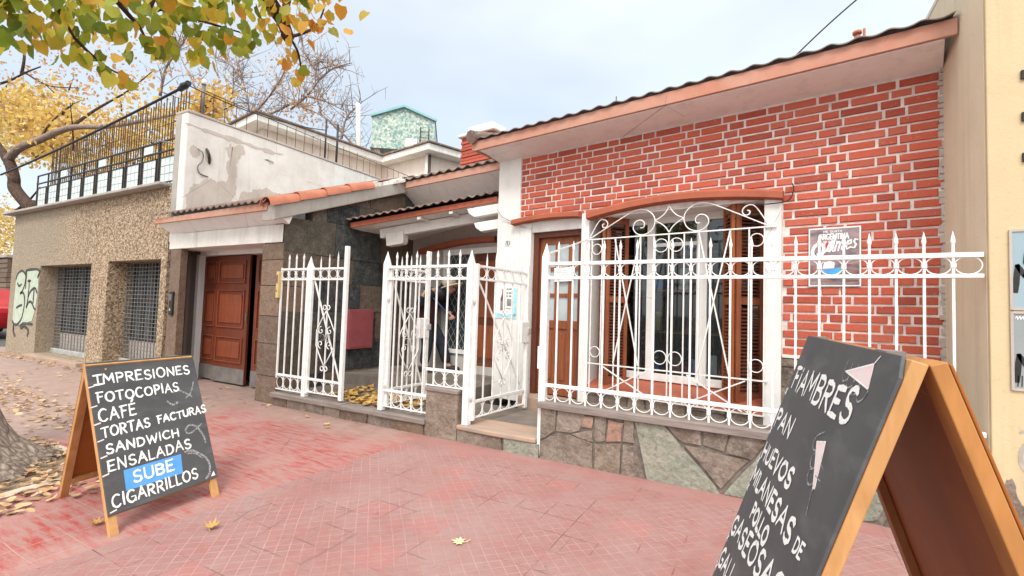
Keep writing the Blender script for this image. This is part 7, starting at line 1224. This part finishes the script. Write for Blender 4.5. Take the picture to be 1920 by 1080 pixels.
def hand(c, axis, palm, name='hand'):
    c, ax, pn = Vector(c), Vector(axis).normalized(), Vector(palm).normalized(); sd_ = ax.cross(pn).normalized(); vs = [tuple(c), tuple(c + ax * .045)]; es = [(0, 1)]; rs = [.028, .034]
    for k, (off, l) in enumerate(((-.027, .030), (-.009, .036), (.009, .034), (.027, .026))):
        b = len(vs); p = c + ax * .06 + sd_ * off; vs += [tuple(p), tuple(p + ax * l * .8 + pn * .018), tuple(p + ax * l * .5 + pn * .045)]; es += [(1, b), (b, b + 1), (b + 1, b + 2)]; rs += [.0095, .0085, .0075]
    b = len(vs); p = c + ax * .015 + sd_ * -.034; vs += [tuple(p), tuple(p + ax * .022 - sd_ * .012 + pn * .026), tuple(p + ax * .035 + pn * .045)]; es += [(0, b), (b, b + 1), (b + 1, b + 2)]; rs += [.012, .010, .009]
    return skin_mesh(name, 'skin', vs, es, rs, body, 0, 1)
hand((.085, -.285, 1.215), (.2, .3, .9), (.8, .4, -.2)); hand((.42, -.01, .885), (.5, -.7, -.3), (.3, .3, -.9))
RM = Matrix.Rotation(FR, 4, 'Z'); PW = lambda v: pe_loc + RM @ Vector(v)
br = empty('broom', tuple(PW((.78, -.10, 0)))); tag(br, 'broom with a blue handle held by the stooping person', 'broom'); b0 = br.location
MB().tube([PW((.05, -.27, 1.30)) - b0, PW((.44, -.05, .86)) - b0, PW((.80, .13, .42)) - b0], .013, 8).build('handle', 'bluestick', br)
MB().tube([PW((.78, .12, .44)) - b0, PW((.88, .17, .30)) - b0, PW((.98, .22, .02)) - b0], [.025, .04, .08], 10).build('brush', 'bluestick', br)

# ================================================================== far left: car and stone pillar
o = MB().box(-26.9, -25.8, 2.6, 3.5, 0, 2.70).build('stone_pillar', 'brownstone', None, .03); tag(o, 'rough brown stone pillar at the far left edge behind the pebbledash building', 'pillar')
mb = MB(); rnd = random.Random(9)
for k in range(14): mb.box(-26.92 + rnd.uniform(-.03, .03), -25.78 + rnd.uniform(-.02, .03), 2.56 + rnd.uniform(-.02, .02), 2.8, .05 + k * .188, .05 + k * .188 + .165)
mb.build('stacked_stone', 'brownstone', o, .015); MB().box(-27.0, -25.7, 2.5, 3.6, 2.70, 2.82).build('cap_stone', 'concrete', o, .02)
cr_ = empty('parked_car', (-21.75, .95, 0), R(0)); tag(cr_, 'red car parked at the far left edge beyond the pebbledash building', 'car')
prof = [(-2.0, .30), (-2.05, .62), (-1.75, .86), (-1.05, .92), (-.55, 1.38), (.75, 1.42), (1.45, .98), (2.05, .88), (2.1, .45), (2.0, .28)]
MB().prism(sm2(prof, 3) + [(-2.0, .28)], (0, 0, 0), X, Z, Y, -.82, .82).build('body', 'carred', cr_, .05)
for y_ in (-.826, .79): MB().prism([(-.90, .96), (-.50, 1.30), (.70, 1.34), (1.25, .98)], (0, y_, 0), X, Z, Y, 0, .035).build('side_window', 'darkglass', cr_)
MB().add([(1.40, -.70, 1.0), (1.40, .70, 1.0), (.80, .62, 1.40), (.80, -.62, 1.40)], [(0, 1, 2, 3)]).build('rear_window', 'darkglass', cr_)
for x_ in (-1.3, 1.35):
    for y_ in (-.80, .80):
        w_ = MB().tube([(x_, y_ - .1, .32), (x_, y_ + .1, .32)], .32, 20).build('wheel', 'tyre', cr_); MB().tube([(x_, y_ - .107, .32), (x_, y_ + .107, .32)], .19, 14).build('rim', 'steel', w_)
for y_ in (-.6, .6): MB().box(2.02, 2.10, y_ - .15, y_ + .15, .66, .82).build('tail_light', 'red', cr_, .02); MB().box(-2.08, -1.98, y_ - .15, y_ + .15, .6, .74).build('headlight', 'panelglass', cr_, .02)

# ================================================================== trees
def leaf_mesh(mb, p, d, nrm, L, w_, curl=.15):
    """ovate leaf from p along d, folded along its midrib"""
    d = Vector(d).normalized(); nrm = Vector(nrm); x = d.cross(nrm); x = x.normalized() if x.length > 1e-4 else d.orthogonal().normalized(); n_ = x.cross(d)
    q = lambda a, t, h: p + x * (a * w_) + d * (t * L) + n_ * (h * L)
    V = [q(0, .05, 0), q(0, .5, -.03), q(0, 1.0, -curl), q(-.38, -.02, .05), q(-.52, .28, .07), q(-.36, .68, .02), q(.38, -.02, .05), q(.52, .28, .07), q(.36, .68, .02)]
    mb.add([tuple(v) for v in V], [(0, 1, 4, 3), (1, 2, 5), (1, 5, 4), (0, 6, 7, 1), (1, 8, 2), (1, 7, 8)], True)
def quad_leaf(mb, p, s_, rnd):
    a = Vector((rnd.gauss(0, 1), rnd.gauss(0, 1), rnd.gauss(0, 1))).normalized(); b = a.orthogonal().normalized(); b = Quaternion(a, rnd.uniform(0, 6.28)) @ b; c = a.cross(b)
    mb.add([tuple(p - b * s_ * .5), tuple(p + c * s_ * .33), tuple(p + b * s_ * .6), tuple(p - c * s_ * .33)], [(0, 1, 2, 3)])
rnd = random.Random(77)
# near street tree: flared trunk at the left edge, limbs out of frame, leaf sprays overhead
t1 = empty('street_tree', (-5.22, -2.82, 0)); tag(t1, 'street tree with thick grey trunk at the left edge and green and yellow leaves overhead', 'tree'); T0 = Vector((-5.22, -2.82, 0))
mb = MB(); N = 26; rows = []
for k in range(26):
    z = -.05 + 3.4 * (k / 25) ** 1.25; r = .235 + .30 * math.exp(-max(z, 0) / .17) + .05 * math.exp(-max(z, 0) / .8); cx_, cy_ = -.30 * max(z, 0) + .02 * math.sin(z * 4), -.05 * z; row = []
    for i in range(N):
        a = 2 * math.pi * i / N; rt_ = 1 + (.16 * math.exp(-max(z, 0) / .3)) * math.sin(5 * a + .8) + .05 * math.sin(3 * a + z * 3) + rnd.uniform(-.02, .02); row.append((cx_ + r * rt_ * math.cos(a), cy_ + r * rt_ * math.sin(a), z))
    rows.append(row)
o_ = []
for row in rows: o_ += row
F = [(k * N + i, k * N + (i + 1) % N, (k + 1) * N + (i + 1) % N, (k + 1) * N + i) for k in range(25) for i in range(N)]
mb.add(o_, F, True); mb.build('trunk', 'bark', t1)
top = Vector((-.30 * 3.35, -.17, 3.3))
def limb(pts, r0, r1, parent, mat, name='limb', k=5, n=8):
    P = smooth_pts(pts, k); m_ = len(P); return MB().tube(P, [r0 + (r1 - r0) * i / (m_ - 1) for i in range(m_)], n).build(name, mat, parent)
for tw, (r0, r1) in zip(TWIGS, ((.055, .03), (.03, .018), (.014, .006), (.016, .006), (.012, .005), (.014, .01), (.012, .004), (.010, .004), (.010, .003), (.014, .006))):
    limb([Vector(p) - T0 for p in tw], r0, r1, t1, 'bark_dark')
for tgt, r_ in (((-2.95, -2.1, 3.45), .075), ((-3.3, -2.8, 3.4), .06), ((-3.9, -3.1, 3.2), .05), ((-5.5, -1.4, 4.6), .07), ((-6.4, -3.6, 4.4), .07)):
    e_ = Vector(tgt) - T0; limb([top - Z * .3, top.lerp(e_, .35) + Z * .45, top.lerp(e_, .75) + Z * .35, e_], .12, r_ * .6, t1, 'bark_dark')
mg, my = MB(), MB()
for (x, y, z, r, cnt, gold) in NEAR:
    for k in range(cnt - 2 if cnt > 5 else cnt):
        p = Vector((x, y, z)) + Vector((rnd.gauss(0, 1), rnd.gauss(0, 1), rnd.gauss(0, .8))) * r * .7; d = Vector((rnd.gauss(0, .5), rnd.gauss(0, .5), -1.0)); nr = Vector((rnd.gauss(0, 1), rnd.gauss(-.6, 1), rnd.gauss(.3, .6)))
        L = rnd.uniform(.055, .095); leaf_mesh(my if rnd.random() < gold else mg, p, d, nr, L, L * rnd.uniform(.75, .95), rnd.uniform(0, .25))
# rest of the crown, beyond the top of the picture
for k in range(900):
    a, e_ = rnd.uniform(0, 6.283), rnd.uniform(0, 1); p = Vector((-5.3 + 2.6 * math.cos(a) * e_ ** .5, -2.7 + 2.4 * math.sin(a) * e_ ** .5, 5.6 + rnd.uniform(-.5, 1.0) - .3 * e_))
    L = rnd.uniform(.09, .14); leaf_mesh(mg if rnd.random() < .6 else my, p, Vector((rnd.gauss(0, .6), rnd.gauss(0, .6), -1)), Vector((rnd.gauss(0, 1), rnd.gauss(0, 1), .4)), L, L * .85)
for mb_, nm_, mt_ in ((mg, 'green_foliage', 'leafgreen'), (my, 'golden_foliage', 'leafgold')):
    mb_.v = [tuple(Vector(v) - T0) for v in mb_.v]; mb_.build(nm_, mt_, t1)
# yellow tree beyond the pebbledash building
T = Vector((-19.4, 1.2, 0)); t2 = empty('street_tree', tuple(T)); tag(t2, 'yellow leaved tree with a crooked dark trunk behind the terrace railing', 'tree')
limb([Vector((-19.2, 1.2, -.05)) - T, Vector((-19.1, 1.2, 1.6)) - T] + [Vector(p) - T for p in LIMBS2[0]], .19, .13, t2, 'bark_dark', 'trunk', 5, 12)
for P, (r0, r1) in zip(LIMBS2[1:], ((.13, .03), (.12, .06), (.05, .03), (.05, .02), (.04, .012), (.05, .012), (.035, .012), (.05, .012))): limb([Vector(p) - T for p in P], r0, r1, t2, 'bark_pale' if r0 > .125 else 'bark_dark')
mb = MB()
for (x, y, z, r, cnt) in YEL:
    for k in range(int(cnt * 2.0)): quad_leaf(mb, Vector((x, y, z)) + Vector((rnd.gauss(0, 1), rnd.gauss(0, 1), rnd.gauss(0, .7))) * r * .6 - T, rnd.uniform(.11, .22), rnd)
mb.build('foliage', 'leafyellow', t2)
mb = MB()
for (x, y, z, r, cnt) in YEL[::3]:
    a = Vector((x, y, z)); b = a + Vector((rnd.gauss(0, .7), rnd.gauss(0, .5), rnd.gauss(.4, .5))); mb.tube([a - T, a.lerp(b, .5) + Z * .1 - T, b - T], [.025, .016, .008], 4)
mb.build('twigs', 'bark_dark', t2)
# nearly bare tree further back
T = Vector((-18.4, 12, 0)); t3 = empty('bare_tree', tuple(T)); tag(t3, 'nearly bare tree with thin pale branches and a few rust leaves behind the white wall', 'tree')
limb([Vector((-18.2, 12, -.05)) - T, Vector((-18.0, 12, 3)) - T, Vector(LIMBS3[0][0]) - T], .26, .09, t3, 'bark_pale', 'trunk')
for P in LIMBS3: limb([Vector(p) - T for p in P], .065, .02, t3, 'bark_pale', 'limb', 4, 6)
mb = MB()
for P in LIMBS3:
    for k in range(26):
        i = rnd.randrange(len(P) - 1); a = Vector(P[i]).lerp(Vector(P[i + 1]), rnd.random()); d = Vector((rnd.gauss(0, 1), rnd.gauss(0, .6), rnd.gauss(.6, .7))).normalized() * rnd.uniform(.6, 2.0)
        pts = [a, a + d * .5 + Vector((rnd.gauss(0, .1), 0, rnd.gauss(0, .1))), a + d]; mb.tube([p - T for p in pts], [.022, .015, .007], 4, caps=False)
        for j in range(3):
            q = a + d * rnd.uniform(.3, 1); e_ = Vector((rnd.gauss(0, 1), rnd.gauss(0, .5), rnd.gauss(.5, .7))).normalized() * rnd.uniform(.3, .8); mb.tube([q - T, q + e_ - T], [.011, .005], 3, caps=False)
mb.build('twigs', 'bark_pale', t3)
mb = MB()
for (x, y, z, r, cnt) in RUST:
    for k in range(cnt): quad_leaf(mb, Vector((x, y, z)) + Vector((rnd.gauss(0, 1), rnd.gauss(0, 1), rnd.gauss(0, .8))) * r - T, rnd.uniform(.10, .20), rnd)
mb.build('foliage', 'leafrust', t3)
# ================================================================== fallen leaves
def litter(name, mat, spots, zf=0.0, size=(.035, .075)):
    mb = MB()
    for (x0, x1, y0, y1, cnt) in spots:
        for k in range(cnt):
            x, y = rnd.uniform(x0, x1), rnd.uniform(y0, y1); a = rnd.uniform(0, 6.283); L = rnd.uniform(*size)
            leaf_mesh(mb, Vector((x, y, zf + rnd.uniform(.004, .028))), (math.cos(a), math.sin(a), rnd.uniform(-.12, .2)), Vector((rnd.gauss(0, .25), rnd.gauss(0, .25), 1)), L, L * rnd.uniform(.5, .8), rnd.uniform(-.3, .1))
    o = mb.build(name, mat); tag(o, None, None, None, 'stuff'); return o
litter('fallen_leaves', 'litter', [(-5.9, -3.9, -3.9, -2.15, 1000), (-9.5, -5.6, -1.95, -1.45, 330), (-12, -8.0, -1.9, -1.2, 120), (-15, -8.3, -.36, -.03, 300), (-14, -5.5, -1.2, -.3, 50), (-8, -5.2, -3.2, -2.0, 60), (-7.5, -4.6, -.3, .3, 20)])
litter('porch_leaves', 'litteryellow', [(-4.9, -3.75, .15, .95, 230), (-4.4, -3.9, .1, .7, 130), (-3.7, -3.2, .3, .95, 70), (-5.2, -3.5, .1, 1.0, 30)], .152, (.06, .11))
def maple(scale, curl):
    mb = MB(); P = [(0, -.45), (.12, -.18), (.42, -.30), (.34, -.05), (.62, .12), (.32, .18), (.36, .46), (.14, .32), (0, .70), (-.14, .32), (-.36, .46), (-.32, .18), (-.62, .12), (-.34, -.05), (-.42, -.30), (-.12, -.18)]
    z = lambda a, b: curl * (a * a + b * b) * scale
    V = [(a * scale, b * scale, z(a, b) + .003) for a, b in P] + [(0, .05 * scale, .003)]; n_ = len(P)
    mb.add(V, [(i, (i + 1) % n_, n_) for i in range(n_)], True); mb.tube([(0, -.45 * scale, z(0, .45) + .003), (.02, -.75 * scale, .012)], .002, 4); return mb
for mat, sc_, cu, loc, rz, lab in (('paleleaf', .075, .18, (-1.513, -1.668, .004), 1.9, 'pale cream maple leaf lying alone on the red pavement'), ('litteryellow', .075, 1.1, (-2.79, -2.30, .008), .6, 'curled golden leaf on the red pavement right of the chalkboard'), ('litteryellow', .07, .9, (-3.367, -2.611, .008), 2.4, 'golden leaf under the chalkboard stand at left'), ('litter', .07, .8, (-4.18, -.35, .006), .2, 'brown fallen leaf in front of the ankle high stone plinth'), ('litteryellow', .055, .6, (-4.08, -.42, .006), 1.2, 'small yellow fallen leaf in front of the ankle high stone plinth')):
    o = maple(sc_, cu).build('fallen_leaf', mat); o.location = loc; o.rotation_euler = (0, 0, rz); tag(o, lab, 'leaf', 'single leaves on the red pavement')
